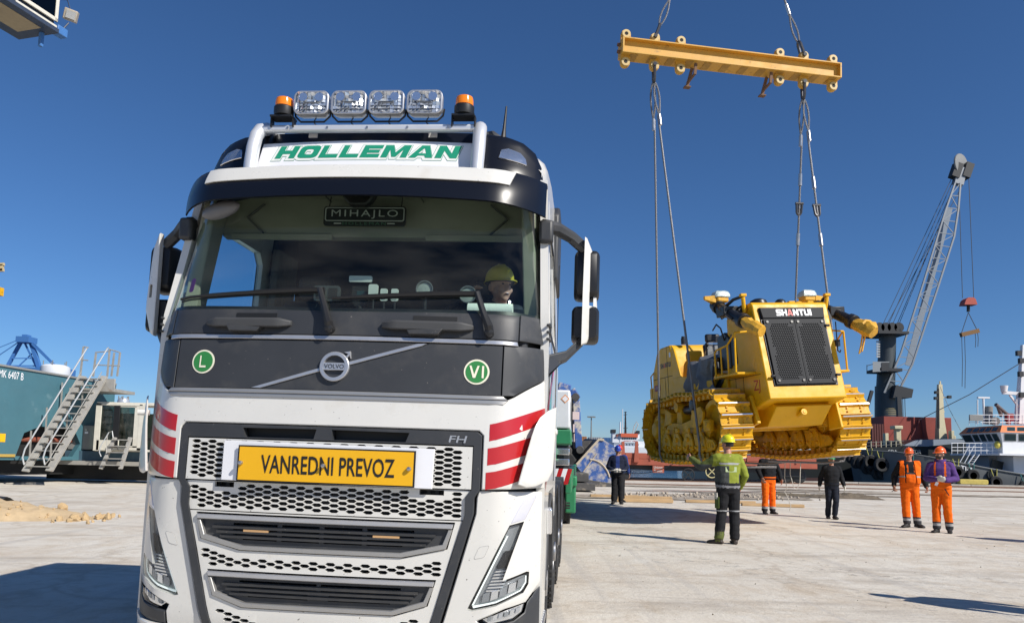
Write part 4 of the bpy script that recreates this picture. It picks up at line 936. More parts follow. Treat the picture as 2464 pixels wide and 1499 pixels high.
# --- wheels and chassis
def wheel_mesh():
    ty=MB(); R=.52; W=.30
    ty.lathe([(.30,-W/2+.02),(.34,-W/2),(.46,-W/2),(.505,-W/2+.03),(R,-W/2+.06),(R,W/2-.06),(.505,W/2-.03),(.46,W/2),(.34,W/2),(.30,W/2-.02)],(0,0,0),'x',40)
    for i in range(44):
        t=2*math.pi*i/44
        for sx in(-.085,.085): ty.box((sx,(R+.004)*math.cos(t),(R+.004)*math.sin(t)),(.12,.05,.02),rotm(t-math.pi/2,0,0) )
    rim=MB(); rim.lathe([(.305,-.13),(.305,.13),(.285,.135),(.27,.11),(.255,.02),(.20,-.0),(.16,.03),(.15,.09),(.10,.10),(.09,.16),(0,.165)],(0,0,0),'x',32)
    for i in range(10):
        t=2*math.pi*i/10; rim.cyl((.0,.165*math.cos(t)*1.1,.165*math.sin(t)*1.1),(.055,.165*math.cos(t)*1.1,.165*math.sin(t)*1.1),.014,n=8)
    return ty.mesh('tyre',rubber),rim.mesh('rim',steel)
tyre_me,rim_me=wheel_mesh()
for y in (1.42,3.32,4.70,6.07):
    for sg in(1,-1):
        o=inst('tyre',tyre_me,truck,(sg*1.075,y,.52),(0,0,0 if sg>0 else math.pi)); r_=inst('rim',rim_me,o)
mb=MB(); mb.bx(-.45,-.36,.3,7.2,.75,1.05); mb.bx(.36,.45,.3,7.2,.75,1.05); mb.bx(-1.1,1.1,2.35,2.75,.95,2.6); mb.build('chassis',blackp,truck)
mb=MB()
for y in (4.70,6.07,3.32):
    arc=[(y+.64*math.cos(math.pi*i/10),.53+.64*math.sin(math.pi*i/10)) for i in range(11)]
    for sg in (1,-1): mb.prism(arc+[(y+(p[0]-y)*.96,.53+(p[1]-.53)*.96) for p in arc[::-1]],'x',sg*.92,sg*1.235)
mb.build('rear_mudguard',dark,truck)
for sg in(1,-1):
    mb=MB(); mb.bx(sg*.70,sg*1.20,2.05,2.66,.42,.95); mb.build('fuel_tank',steel,truck,bevel=.05)
# ================================================================ BULLDOZER (hanging)
yel=mat('dozer_yellow_paint',(.74,.39,.004),.45,var=.10,vscale=3,spec=.35,rvar=.1,speck=[(30,.73,(.16,.10,.03),.7)],col2=(.50,.27,.02),c2scale=5,c2lo=.62,c2hi=.85)
yelt=mat('track_yellow_paint',(.68,.36,.008),.5,var=.2,vscale=5,spec=.3,col2=(.26,.15,.04),c2scale=6,c2lo=.52,c2hi=.78,rvar=.1,speck=[(24,.70,(.10,.06,.025),.8)])
dgrey=mat('dozer_grille_grey',(.013,.015,.019),.6,var=.1,spec=.25)
blk=mat('dozer_black',(.012,.012,.013),.4,var=.2)
wrap=mat('yellow_wrap_foil',(.72,.38,.03),.55,var=.3,vscale=8,bump=.9,bscale=18)
bag=mat('clear_plastic_bag',(.50,.58,.56),.25,var=.3,vscale=12,bump=.9,bscale=25)
greyt=mat('grey_tarpaulin',(.14,.145,.155),.7,var=.3,vscale=5,bump=.7,bscale=10)
ropem=mat('steel_wire_rope',(.20,.20,.205),.45,.6,var=.35,vscale=60,bump=.8,bscale=120)
wornst=mat('worn_grouser_steel',(.62,.62,.64),.35,.8)
DZ=thing('bulldozer','yellow crawler bulldozer hanging from the lifting beam without its cab or blade','bulldozer',(6.0,16.0,1.55),(0,-.062,R_(10)))
def P(name,mb,m,bevel=.012,parent=None,smooth=40): return mb.build(name,m,parent or DZ,bevel=bevel,smooth=smooth)
# --- tracks
RI,RS=.70,.69; CI=(.72,.71); CS=(3.96,.70)
def track_path():
    pts=[]
    n=10
    for i in range(n+1): # bottom run front->back with slight hang
        t=i/n; v=CI[0]+(CS[0]-CI[0])*t; pts.append((v,.012-.07*math.sin(math.pi*t)))
    for i in range(1,16):
        a=-math.pi/2+math.pi*i/16; pts.append((CS[0]+RS*math.cos(a),CS[1]+RS*math.sin(a)))
    for i in range(n+1):
        t=i/n; v=CS[0]+(CI[0]-CS[0])*t; pts.append((v,1.39+.02*t-.05*math.sin(2*math.pi*t)**2+.05*math.sin(math.pi*t)))
    for i in range(1,16):
        a=math.pi/2+math.pi*i/16; pts.append((CI[0]+RI*math.cos(a),CI[1]+RI*math.sin(a)))
    return pts
pth=track_path()
seg=[math.dist(pth[i],pth[(i+1)%len(pth)]) for i in range(len(pth))]; TOT=sum(seg); NS=46; pitch=TOT/NS
def path_at(s):
    s%=TOT
    for i,L in enumerate(seg):
        if s<=L:
            a=pth[i];b=pth[(i+1)%len(pth)]; t=s/L; return (a[0]+(b[0]-a[0])*t,a[1]+(b[1]-a[1])*t),math.atan2(b[1]-a[1],b[0]-a[0])
        s-=L
    return pth[0],0
# shoe mesh: local x across, y along path, -z outwards
sh=MB(); w_=.70; p2=pitch/2
sh.box((0,0,0),(w_,pitch*.97,.035)); 
for i in range(1): sh.prism([(-p2*.98,-.015),(-p2*.98+.07,-.015),(-p2*.98+.03,-.085),(-p2*.98,-.085)],'x',-w_/2,w_/2)
sh.prism([(p2*.55,.015),(p2*.97,.015),(p2*.97,-.045),(p2*.75,-.04)],'x',-w_/2,w_/2)
for x in(-.16,.16):
    sh.box((x,0,.07),(.045,pitch*.8,.11)); sh.box((x*1.28,p2*.5,.075),(.04,pitch*.55,.10))
    for y in(-.03,.045): sh.cyl((x,y,-.015),(x,y,-.045),.022,n=8)
sh.cyl((-.2,p2*.8,.075),(.2,p2*.8,.075),.035,n=8)
sh.cur=1; sh.box((0,-p2*.98+.016,-.0865),(w_*.96,.026,.006))
shoe_me=sh.mesh('track_shoe',[yelt,wornst],30)
for side,u0 in(('l',-1.35),('r',1.35)):
    for k in range(NS):
        (v,z),a=path_at(k*pitch+(.1 if side=='r' else 0))
        # travelling bottom run front->back : outward = down ; local y = path dir
        o=inst('track_shoe',shoe_me,DZ,(u0,v,z)); o.rotation_euler=Euler((a,0,0))
    # frame pieces
    s=-1 if side=='l' else 1
    mb=MB(); fr=[(.95,.42),(.80,.62),(1.0,.86),(1.5,.92),(2.4,.80),(3.2,.86),(3.5,.60),(3.4,.40)]
    mb.prism(fr,'x',u0-.20,u0+.20); P('track_frame',mb,yelt,.015)
    # idler guard plates with fins
    for x in(u0-.235,u0+.235):
        g=[(1.62,.55),(1.30,.52),(1.05,.50),(.86,.42),(.62,.40),(.50,.28),(.60,.19),(.90,.15),(1.30,.16),(1.55,.30)]
        mb=MB(); mb.prism(g,'x',x-.03,x+.03); P('idler_arm',mb,yelt,.012)
        g=[(1.70,.95),(1.45,1.10),(1.18,1.14),(1.02,1.0),(1.12,.80),(1.35,.66),(1.68,.70)]
        mb=MB(); mb.prism(g,'x',x-.03,x+.03); P('idler_fork',mb,yelt,.012)
        for i in range(5): 
            mb=MB(); mb.beam((x+s*.03,.62+.11*i,.22+.01*i),(x+s*.03,.66+.11*i,.36),.03,.03); P('guard_fin',mb,yelt,.006)
    mb=MB(); mb.lathe([(.0,-.05),(.40,-.06),(.44,-.17),(.55,-.17),(.58,-.12),(.58,.12),(.55,.17),(.44,.17),(.40,.06),(0,.05)],(u0,CI[0],CI[1]),'x',32); P('idler_wheel',mb,yelt,.01)
    mb=MB(); mb.box((u0-.27,CI[0]+.05,CI[1]),(.10,.34,.24)); mb.box((u0-.30,CI[0]-.02,CI[1]+.02),(.08,.18,.18)); mb.cyl((u0-.36,CI[0]-.02,CI[1]+.02),(u0-.26,CI[0]-.02,CI[1]+.02),.06,n=14); P('idler_bearing',mb,yelt,.015)
    mb=MB(); mb.box((u0+.27,CI[0]+.05,CI[1]),(.10,.34,.24)); mb.cyl((u0+.36,CI[0]-.02,CI[1]+.02),(u0+.26,CI[0]-.02,CI[1]+.02),.06,n=14); P('idler_bearing',mb,yelt,.015)
    # sprocket
    mb=MB(); pr=[]
    for i in range(50):
        t=2*math.pi*i/50; r=.60 if i%2 else .53; pr.append((CS[0]+r*math.cos(t),CS[1]+r*math.sin(t)))
    mb.prism(pr,'x',u0-.05,u0+.05); P('sprocket',mb,yelt,.0)
    mb=MB(); mb.lathe([(0,.30),(.16,.30),(.2,.27),(.24,.20),(.36,.18),(.40,.14),(.42,-.1)],(u0,CS[0],CS[1]),'x',28,rotm(0,0,math.pi if s<0 else 0)); 
    for i in range(14):
        t=2*math.pi*i/14; mb.cyl((u0+s*.15,CS[0]+.32*math.cos(t),CS[1]+.32*math.sin(t)),(u0+s*.21,CS[0]+.32*math.cos(t),CS[1]+.32*math.sin(t)),.022,n=6)
    P('final_drive_hub',mb,yelt,.008)
    # rollers and bogies
    for k in range(7):
        v=1.02+.40*k; mb=MB(); mb.lathe([(.06,-.26),(.14,-.24),(.14,-.20),(.19,-.19),(.19,-.10),(.14,-.09),(.14,.09),(.19,.10),(.19,.19),(.14,.20),(.14,.24),(.06,.26)],(u0,v,.27),'x',20); P('track_roller',mb,yelt,.006)
    for k in range(4):
        v=1.22+.66*k
        for sx in(-1,1):
            x=u0+sx*.265
            mb=MB(); mb.prism([(v-.27,.20),(v-.24,.42),(v-.10,.58),(v+.10,.58),(v+.24,.42),(v+.27,.20),(v+.12,.15),(v+.07,.30),(v-.07,.30),(v-.12,.15)],'x',x-.03,x+.03); bo=P('bogie',mb,yelt,.012)
            for dv,zz,rr_ in((0,.43,.06),(-.18,.25,.035),(.18,.25,.035)): mb=MB(); mb.cyl((x+sx*.02,v+dv,zz),(x+sx*.07,v+dv,zz),rr_,n=10); P('bogie_pin',mb,yelt,.006,bo)
    for k in range(4): mb=MB(); mb.box((u0+s*.30,1.2+.62*k,.64),(.05,.17,.10)); P('pin_retainer',mb,yelt,.01)
    for pl_,a_,b_ in(([(2.45,.78),(2.5,1.22),(2.75,1.25),(2.78,.80)],-.16,.16),([(1.55,.86),(1.58,1.28),(1.85,1.30),(1.9,.86)],-.17,.17),([(3.0,.82),(2.98,1.08),(3.3,1.2),(3.5,.75)],-.22,.05)): mb=MB(); mb.prism(pl_,'x',u0+a_,u0+b_); P('carrier_bracket',mb,yelt,.02)
    for v in(1.72,2.62):
        mb=MB(); mb.lathe([(.05,-.24),(.12,-.23),(.12,-.06),(.10,-.05),(.10,.05),(.12,.06),(.12,.23),(.05,.24)],(u0,v,1.20),'x',16); P('carrier_roller',mb,blk if v<2 else yelt,.005)
    mb=MB(); mb.cyl((u0+s*.02,1.9,1.10),(u0+s*.02,2.45,1.12),.11,n=16); P('recoil_cylinder',mb,blk,.006)
    mb=MB(); 
    for k in range(8): mb.cyl((u0+s*.205,2.72+.10*(k%2),.50+.07*(k//2)),(u0+s*.235,2.72+.10*(k%2),.50+.07*(k//2)),.022,n=6)
    P('frame_bolts',mb,yelt,0)
# --- main hull and hood
mb=MB(); mb.prism([(-.50,1.16),(-.03,3.12),(.0,3.20),(.06,3.23),(1.0,3.23),(1.18,3.05),(1.22,1.0),(.2,.98)],'x',-.86,.86); P('hood',mb,yel,.03)
mb=MB(); mb.prism([(-.32,1.02),(.1,.62),(3.6,.55),(3.6,1.05),(-.1,1.12)],'x',-.62,.62); P('crankcase_guard',mb,yel,.02)
mb=MB(); mb.cyl((-.02,-.12,.84),(-.02,-.32,.90),.07,n=16); mb.cyl((-.02,-.30,.89),(-.02,-.33,.90),.035,n=12); P('tow_eye',mb,yel,.01)
mb=MB(); mb.prism([(1.2,.95),(1.2,1.72),(1.9,1.78),(3.7,1.62),(4.6,1.35),(4.6,.8)],'x',-.92,.92); P('main_body',mb,yel,.02)
mb=MB(); mb.bx(-.98,.98,1.75,4.10,1.60,1.78); P('operator_floor',mb,yel,.02)
mb=MB(); mb.prism([(-.2,.55),(.25,.50),(.25,1.25),(.0,1.3)],'x',.86,.93); P('side_bracket',mb,yel,.02); mb=MB(); mb.prism([(-.1,.70),(.4,.60),(.5,1.2),(.15,1.3)],'x',-.95,-.86); P('side_bracket',mb,yel,.02)
for u in(-.9,.9):
    mb=MB(); mb.cyl((u-.05,.25,1.12),(u+.05,.25,1.12),.07,n=12); mb.build('bracket_pin',yel,DZ,bevel=.008)
# cross bar joining the tracks
mb=MB(); mb.bx(-1.35,1.35,1.35,1.7,.55,.82); P('equaliser_bar',mb,yelt,.03)
mb=MB(); mb.bx(-1.2,1.2,3.7,4.25,.45,.95); P('final_drive_case',mb,yelt,.03)
# --- front grille on raked plate
RK=lambda t:(-.50+.47*t,1.16+1.96*t); rkL=math.hypot(.47,1.96); nv=(-1.96/rkL,.47/rkL)
def gp(u,s,off): # s = metres along the rake, off outward negative
    t=s/rkL; v,z=RK(t); return (u,v+nv[0]*(-off)*-1*-1 if False else v-off*(-nv[0])*-1,z+off*(-nv[1])) 
def gp(u,s,off):
    t=s/rkL; v,z=RK(t); return (u,v-nv[0]*off,z-nv[1]*off)
def gf(base): return lambda u,s,o: gp(u,s,base+o)
S0,S1,S2=.30,1.72,1.985
mb=sheet([(-.71,S0-.03),(.71,S0-.03),(.74,S2),(-.74,S2)],gf(-.02),.03,cham=.008); P('grille_frame',mb,blk,0)
mb=sheet([(-.70,S1+.015),(.70,S1+.015),(.73,S2-.01),(-.73,S2-.01)],gf(-.065),.05,cham=.012); P('grille_header',mb,dgrey,0)
# the doors: one mesh, mirrored copy
dw=.69; PX=.043
holes=[]; j=0; s=S0+.11
while s<S1-.09:
    off=(j%2)*PX/2; x=.085+off
    while x<dw-.09:
        corner=(x<.16 or x>dw-.15) and (s<S0+.18 or s>S1-.16); mid=(x>dw-.135 and abs(s-(S0+S1)/2)<.10)
        if not corner and not mid:
            r=.0165; holes.append([(x+r*math.cos(R_(30+60*q)),s+r*math.sin(R_(30+60*q))) for q in range(6)])
        x+=PX
    s+=PX*.866; j+=1
door=sheet([(.006,S0),(dw-.02,S0),(dw,S1),(.006,S1)],gf(-.055),.02,holes,cham=.0)
dme=door.mesh('grille_door',dgrey,30)
for sc in(1,-1):
    d_=inst('grille_door',dme,DZ,scale=(sc,1,1))
    for (x,s_) in((.07,S0+.07),(dw-.08,S0+.07),(.07,S1-.07),(dw-.07,S1-.07)):
        mb=MB(); c=Vector(gp(sc*x,s_,-.055)); nn=Vector((0,nv[0],nv[1])); mb.cyl(c,c+nn*.02,.035,.028,n=14); o=mb.build('rubber_stop',blk,DZ)
    for s_ in(S0+.17,S1-.16):
        mb=MB(); c=Vector(gp(sc*(dw+.03),s_,-.06)); mb.box(c,(.10,.05,.05)); mb.build('door_hinge',blk,DZ,bevel=.008)
    mb=sheet([(.03,S0),(.05,S0),(.05,S1),(.03,S1)],lambda u,s_,o:gp(sc*u,s_,-.058+o),.006); mb.build('door_rib',dgrey,DZ)
rad=MB(); 
for i in range(26): rad.add([gp(-.66+.053*i,S0+.05,.30),gp(-.64+.053*i,S0+.05,.30),gp(-.64+.053*i,S1,.30),gp(-.66+.053*i,S1,.30)],[(0,1,2,3)])
# recess for the fan behind the grille
P('radiator_fins',rad,mat('dusty_fins',(.25,.24,.21),.6,.3,var=.4,vscale=9),0,smooth=0)
for only,m,dz in(((0,1,3,4,5,6),signw,0),((2,),mat('letter_red',(.65,.03,.02),.45),0)):
    t=block_text('SHANTUI',.80,.145,.10,0,{'I':.32,'A':1.05,'N':1.0},0,.28,.24,only)
    mb_map(t,lambda v:Vector(gp(v.x+.02,(S1+S2)/2+.005+v.y,-.068))).build('maker_lettering',m,DZ,smooth=0,recalc=False)
# open the hood front: dark cavity is modelled by the frame plate behind the doors
# --- side of hood: dark cab panels, platform, rails
mb=MB(); mb.prism([(1.0,1.95),(1.02,2.62),(1.25,2.78),(1.62,2.72),(1.62,1.95)],'x',-.90,.90); P('cowl_panel',mb,blk,.02)
mb=MB(); mb.prism([(.74,2.02),(.80,2.62),(1.0,2.70),(1.0,2.0)],'x',-.875,-.862); P('cowl_glass',mb,blk,.0)
mb=MB(); mb.prism([(.74,2.02),(.80,2.62),(1.0,2.70),(1.0,2.0)],'x',.862,.875); P('cowl_glass',mb,blk,.0)
for s in(-1,1):
    mb=MB(); mb.bx(s*.86,s*1.28,-.02,1.05,1.72,1.77); P('step_platform',mb,yel,.01)
    mb=MB()
    rail=[(s*1.26,1.02,1.77),(s*1.26,1.02,2.28),(s*1.26,.94,2.34),(s*1.26,.40,2.38),(s*1.24,.05,2.60),(s*.90,.02,2.62),(s*.86,.05,2.62)]
    mb.tube(rail,.021,8); mb.tube([(s*1.26,.72,1.77),(s*1.26,.72,2.36)],.018,8); mb.tube([(s*1.26,.40,1.77),(s*1.26,.40,2.38)],.021,8); mb.tube([(s*1.27,.05,1.77),(s*1.25,.05,2.60)],.021,8)
    P('hand_rail',mb,yel,0)
    mb=MB(); mb.tube([(s*.90,1.25,2.60),(s*1.02,1.15,2.86),(s*1.02,1.35,2.98),(s*.95,1.7,2.90)],.018,8); P('grab_rail',mb,blk,0)
t=fit_text('ZJ',.27,.28,.0); mb_map(t,lambda v:Vector((-.8625,-.02-v.x*1.0,1.45+v.y))).build('painted_letters',mat('red_hand_paint',(.45,.03,.01),.5),DZ,smooth=0)
mb=MB(); mb.box((-.861,.07,1.92),(.004,.07,.20)); P('warning_decal',mb,signy,0)
# --- hood top details
for u,v,r in((-.18,.95,.20),(.38,1.0,.13)):
    mb=MB(); mb.lathe([(r*.7,0),(r*.75,.06),(r,.08),(r,.15),(r*.85,.22),(r*.45,.26),(0,.265)],(u,v,3.22),'z',22); P('air_precleaner',mb,blk,0)
mb=MB(); mb.ball((.52,.5,3.26),.10,12,8,(1,1,.8)); P('wrapped_cap',mb,wrap,0)
for u in(.12,.55): mb=MB(); mb.box((u,.12,3.245),(.14,.10,.04)); P('hood_latch',mb,yel,.01)
for s in(-1,1):
    mb=MB(); mb.tube([(s*.92,.18,3.05),(s*.95,.15,3.18),(s*.97,.12,3.36)],.045,8); mb.box((s*.97,.12,3.40),(.13,.10,.06)); P('hose_bracket',mb,yel,.008)
    # hoses
    mb=MB(); mb.tube([(s*.97,.14,3.38),(s*1.05,.4,3.36),(s*1.15,.7,3.22),(s*1.18,.95,3.15)],.035,8); mb.tube([(s*.93,.2,3.2),(s*1.06,.5,3.12),(s*1.15,.8,3.02)],.025,8); P('hydraulic_hose',mb,blk,0)
# lift cylinders
def lift(s,a,b,wr):
    a=Vector(a);b=Vector(b); d=(b-a).normalized(); L=(b-a).length
    mb=MB(); mb.cyl(a,a+d*L*.72,.115,n=20); mb.cyl(a+d*L*.08,a+d*L*.14,.15,n=20); mb.cyl(a+d*L*.66,a+d*L*.74,.155,n=16)
    c=P('lift_cylinder',mb,blk,.006)
    mb=MB(); mb.cyl(a+d*L*.7,b,.06,n=14); mb.build('piston_rod',chrome,c)
    mb=MB(); mb.tube([a+d*L*.1+Vector((-.12*s*-1*-1,0,.12)),a+d*L*.3+Vector((s*.16,0,.05)),a+d*L*.6+Vector((s*.14,0,-.02))],.022,6); mb.build('cylinder_pipe',blk,c)
    mb=MB(); pts=[];rr=[]
    for i in range(9):
        t=i/8; q=a+d*(L*(.76+.34*t)); pts.append(q+Vector((rng.uniform(-.02,.02),rng.uniform(-.02,.02),rng.uniform(-.02,.02)))); rr.append(wr*(.75+.35*math.sin(t*3.0)+.10*rng.uniform(-1,1)))
    mb.tube(pts,rr,9); 
    V=[]; 
    for v in mb.v:
        v=Vector(v); V.append(v+Vector((mnoise.noise(v*7),mnoise.noise(v*7+Vector((9,0,0))),mnoise.noise(v*7+Vector((0,9,0)))))*.03)
    mb.v=V; mb.build('wrapped_rod_end',wrap,c,smooth=25)
    # trunnion yoke
    m_=a.lerp(b,.33); mb=MB(); mb.box(m_,(.34,.36,.20)); mb.cyl(m_+Vector((-s*.3,0,0)),m_+Vector((s*.16,0,0)),.09,n=14); mb.prism([(m_.y-.28,m_.z-.2),(m_.y-.1,m_.z+.1),(m_.y+.35,m_.z+.18),(m_.y+.4,m_.z-.1)],'x',m_.x-s*.32,m_.x-s*.18); mb.build('cylinder_yoke',blk,c,bevel=.015)
lift(-1,(-1.16,1.10,3.38),(-1.13,-.66,2.58),.130); lift(1,(1.12,.75,3.30),(1.30,-.72,2.52),.155)
mb=MB(); mb.tube([(1.28,-.55,2.45),(1.22,-.55,2.2),(1.20,-.5,2.05),(1.27,-.5,2.1),(1.33,-.55,2.4)],.018,4); P('yellow_strap',mb,wrap,0)
mb=MB(); mb.tube([(1.05,.0,2.8),(1.05,.0,2.35)],.012,6); mb.box((1.05,0,2.34),(.10,.07,.14)); mb.tube([(1.05,0,2.28),(1.05,0,2.18),(1.10,0,2.14),(1.12,0,2.19)],.016,6); P('chain_hook',mb,blk,0)
# wrapped work lamps on the cylinders
def lamp(c,rot,s):
    c=Vector(c); mb=MB(); mb.box(c,(.30,.24,.17),rotm(0,0,rot)); L=P('work_lamp',mb,wrap,.04)
    mb=MB(); rt=rotm(0,0,rot); rings=[]
    for z,k in((.03,1.06),(.09,1.04),(.15,.85),(.18,.5)): rings.append([c+rt@Vector((x*k*.165+.02*mnoise.noise(Vector((x,y,z))*5+c),y*k*.135,z+.02*mnoise.noise(Vector((x*3,y*3,z*9))+c))) for x,y in rrect(-1,1,-1,1,.3,2)])
    mb.loft(rings).build('plastic_bag',bag,L,smooth=25)
    mb=MB(); e=c+rt@Vector((s*.17,0,-.02)); mb.loft([[e+rt@Vector((s*0,y,z)) for y,z in((-.09,-.08),(.09,-.08),(.09,.08),(-.09,.08))],[e+rt@Vector((s*.24,y,z)) for y,z in((-.03,.0),(.03,.0),(.03,.07),(-.03,.07))]]); mb.build('lamp_wrap_tail',wrap,L)
    mb=MB(); mb.cyl(c+Vector((0,0,-.24)),c,.04,n=8); mb.build('lamp_post',blk,L)
lamp((-1.08,.95,3.48),.15,-1); lamp((.92,.80,3.46),.1,1)
# --- operator area: seat, levers, tarpaulin
mb=MB(); mb.bx(-.30,.30,3.0,3.6,2.0,2.16); P('seat_base',mb,blk,.04)
mb=MB(); mb.prism([(3.55,2.12),(3.72,2.85),(3.86,2.85),(3.72,2.12)],'x',-.27,.27); P('seat_back',mb,blk,.05)
mb=MB(); mb.bx(-.20,.20,3.72,3.84,2.90,3.12); P('headrest',mb,blk,.05)
mb=MB(); V=[]; nn_=24
for j in range(14):
    for i in range(nn_):
        t=2*math.pi*i/nn_; h_=j/13; r=.46*(1-.55*h_**2); p=Vector((r*math.cos(t)*.85+.02,3.58+r*math.sin(t)*.7,2.05+.85*h_)); q=Vector((mnoise.noise(p*3),mnoise.noise(p*3+Vector((5,0,0))),.4*mnoise.noise(p*4)))*.09; V.append(p+q)
mb.add(V,[(j*nn_+i,j*nn_+(i+1)%nn_,(j+1)*nn_+(i+1)%nn_,(j+1)*nn_+i) for j in range(13) for i in range(nn_)])
P('seat_plastic_wrap',mb,glass('thin_plastic_film',(.86,.88,.90),1.6,.15,dirt=.35),0,smooth=30)
for u in(-.45,.42):
    mb=MB(); mb.bx(u-.10,u+.10,3.0,3.6,1.78,2.40); P('control_console',mb,blk,.03)
    mb=MB(); mb.tube([(u,3.2,2.3),(u-.05,3.05,2.72)],.025,6); mb.ball((u-.05,3.04,2.75),.055,8,6); P('control_lever',mb,blk,0)
mb=MB(); N=34; Mx=26; V=[]
for j in range(Mx):
    for i in range(N):
        a=i/(N-1); b_=j/(Mx-1)
        v=1.55+1.75*a; 
        if b_<.5: u=.1-2.1*b_*.56*1.0; z=2.42-.25*abs(a-.55)+.1*math.sin(6*a)
        else: u=-.98-.16*(b_-.5); z=2.36-(b_-.5)*1.75*(1-.35*abs(a-.4))-.25*abs(a-.55)
        p=Vector((u,v,z)); k=Vector((mnoise.noise(p*2.3),mnoise.noise(p*2.3+Vector((7,0,0))),mnoise.noise(p*2.3+Vector((0,7,0)))))*.20+Vector((mnoise.noise(p*6),0,mnoise.noise(p*6+Vector((3,3,0)))))*.07
        V.append(p+k)
mb.add(V,[(j*N+i,j*N+i+1,(j+1)*N+i+1,(j+1)*N+i) for j in range(Mx-1) for i in range(N-1)])
P('loose_tarpaulin',mb,greyt,0,smooth=35)
# --- rear tank and fender
mb=MB(); mb.prism([(4.12,1.60),(4.16,2.72),(4.30,2.92),(4.95,2.92),(5.25,2.80),(5.62,2.25),(5.70,1.55),(5.2,1.38)],'x',-.98,.98); P('fuel_tank',mb,yel,.05)
for a_,b_ in((-1.0,-.62),(.62,1.0)): mb=MB(); mb.prism([(2.75,1.62),(2.75,1.95),(4.14,2.05),(4.14,1.55)],'x',a_,b_); P('side_fender',mb,yel,.02)
mb=MB(); mb.prism([(3.62,2.0),(4.0,2.78),(4.16,2.90),(4.16,2.0)],'x',-.99,-.94); P('tank_fin',mb,yel,.01)
for k in range(4): mb=MB(); mb.bx(-1.006,-1.0,2.86+.13*k,2.93+.13*k,1.72,1.90); P('vent_slot',mb,black,0)
mb=MB(); mb.cyl((-.62,4.2,2.92),(-.62,4.2,3.08),.06,n=14); mb.cyl((-.62,4.2,3.08),(-.62,4.2,3.13),.045,n=12); P('filler_cap',mb,blk,.006)
mb=MB(); mb.prism([(5.5,.95),(5.5,1.9),(5.9,1.75),(6.05,1.2),(5.8,.85)],'x',-.8,.8); mb.bx(-.95,-.70,5.0,6.0,1.0,1.9); mb.bx(.70,.95,5.0,6.0,1.0,1.9); P('rear_tow_frame',mb,yel,.03)
mb=MB(); mb.tube([(-1.0,5.45,1.55),(-1.06,5.5,1.6),(-1.06,5.55,2.2),(-1.0,5.45,2.3)],.018,6); P('grab_rail',mb,yel,0)
t=block_text('SHANTUI',.72,.13,.10,.0,{'I':.32},0,.28,.24,(0,1,3,4,5,6)); mb_map(t,lambda v:Vector((-.984,4.62-v.x,2.42+v.y))).build('side_lettering',mat('letter_dark',(.03,.03,.035),.5),DZ,smooth=0,recalc=False)
t=block_text('SHANTUI',.72,.13,.10,.0,{'I':.32},0,.28,.24,(2,)); mb_map(t,lambda v:Vector((-.984,4.62-v.x,2.42+v.y))).build('side_lettering',mat('letter_red',(.65,.03,.02),.45),DZ,smooth=0,recalc=False)
mb=MB(); mb.box((-.984,5.28,1.86),(.004,.42,.16)); P('model_decal',mb,mat('decal_maroon',(.28,.02,.05),.5),0)
t=fit_text('60CS',.30,.09,.0); mb_map(t,lambda v:Vector((-.988,5.28-v.x,1.86+v.y))).build('model_lettering',mat('decal_grey',(.5,.5,.5),.5),DZ,smooth=0)
mb=MB(); mb.box((-.984,4.28,2.66),(.004,.10,.12)); P('white_decal',mb,signw,0)
# ================================================================ LIFTING BEAM AND SLINGS
def dz_world(u,v,z):
    a=R_(10); return Vector((5.97+u*math.cos(a)-v*math.sin(a),16.0+u*math.sin(a)+v*math.cos(a),z))
byel=mat('beam_ochre_paint',(.62,.34,.045),.5,var=.15,vscale=2,col2=(.20,.11,.04),c2scale=6,c2lo=.60,c2hi=.75,rvar=.1)
BM=thing('lifting_beam','ochre yellow steel lifting beam with round lugs hanging above the bulldozer','lifting beam',(5.28,18.25,11.30),(0,R_(1.2),R_(8)))
L2=2.82
mb=MB(); mb.bx(-L2,L2,-.10,.10,-.165,.165); P('web_box',mb,byel,.008,BM)
for z in(-.18,.18): mb=MB(); mb.bx(-L2,L2,-.22,.22,z-.016,z+.016); P('flange',mb,byel,.005,BM)
for x in(-L2,L2):
    mb=MB(); mb.bx(x-.02,x+.02,-.22,.22,-.195,.195); P('end_plate',mb,byel,.004,BM)
    for z in(-.09,.09): mb=MB(); mb.cyl((x+.02*math.copysign(1,x),.0,z),(x+math.copysign(.10,x),.0,z),.045,n=12); P('end_lug',mb,rust,0,BM)
mb=MB()
for i in range(12): mb.bx(-L2+.2+.47*i,-L2+.38+.47*i,-.17,.17,-.206,-.198)
P('bottom_pads',mb,mat('beam_dark_worn',(.42,.24,.05),.7,var=.3,vscale=4),.0,BM)
for x in(-2.72,-1.98,-1.32,1.27,1.92,2.70):
    for s in(-1,1):
        poly=[(x-.12,s*.17),(x+.12,s*.17)]+[(x+.12*math.cos(R_(s*a)),s*.36+.12*s*abs(math.sin(R_(a)))) for a in range(0,181,20)]
        mb=MB(); mb.prism(poly,'y',-.05,.05); lg=P('lug',mb,byel,.006,BM)
        mb=MB(); mb.lathe([(.045,-.085),(.105,-.085),(.105,.085),(.045,.085)],(x,0,s*.36),'y',20); P('lug_boss',mb,mat('boss_pale',(.55,.40,.16),.5),.004,lg)
        if abs(abs(x)-1.95)>.1: mb=MB(); mb.lathe([(0,-.087),(.046,-.087)],(x,0,s*.36),'y',16); mb.lathe([(.046,.087),(0,.087)],(x,0,s*.36),'y',16); P('lug_hole',mb,black,0,lg)
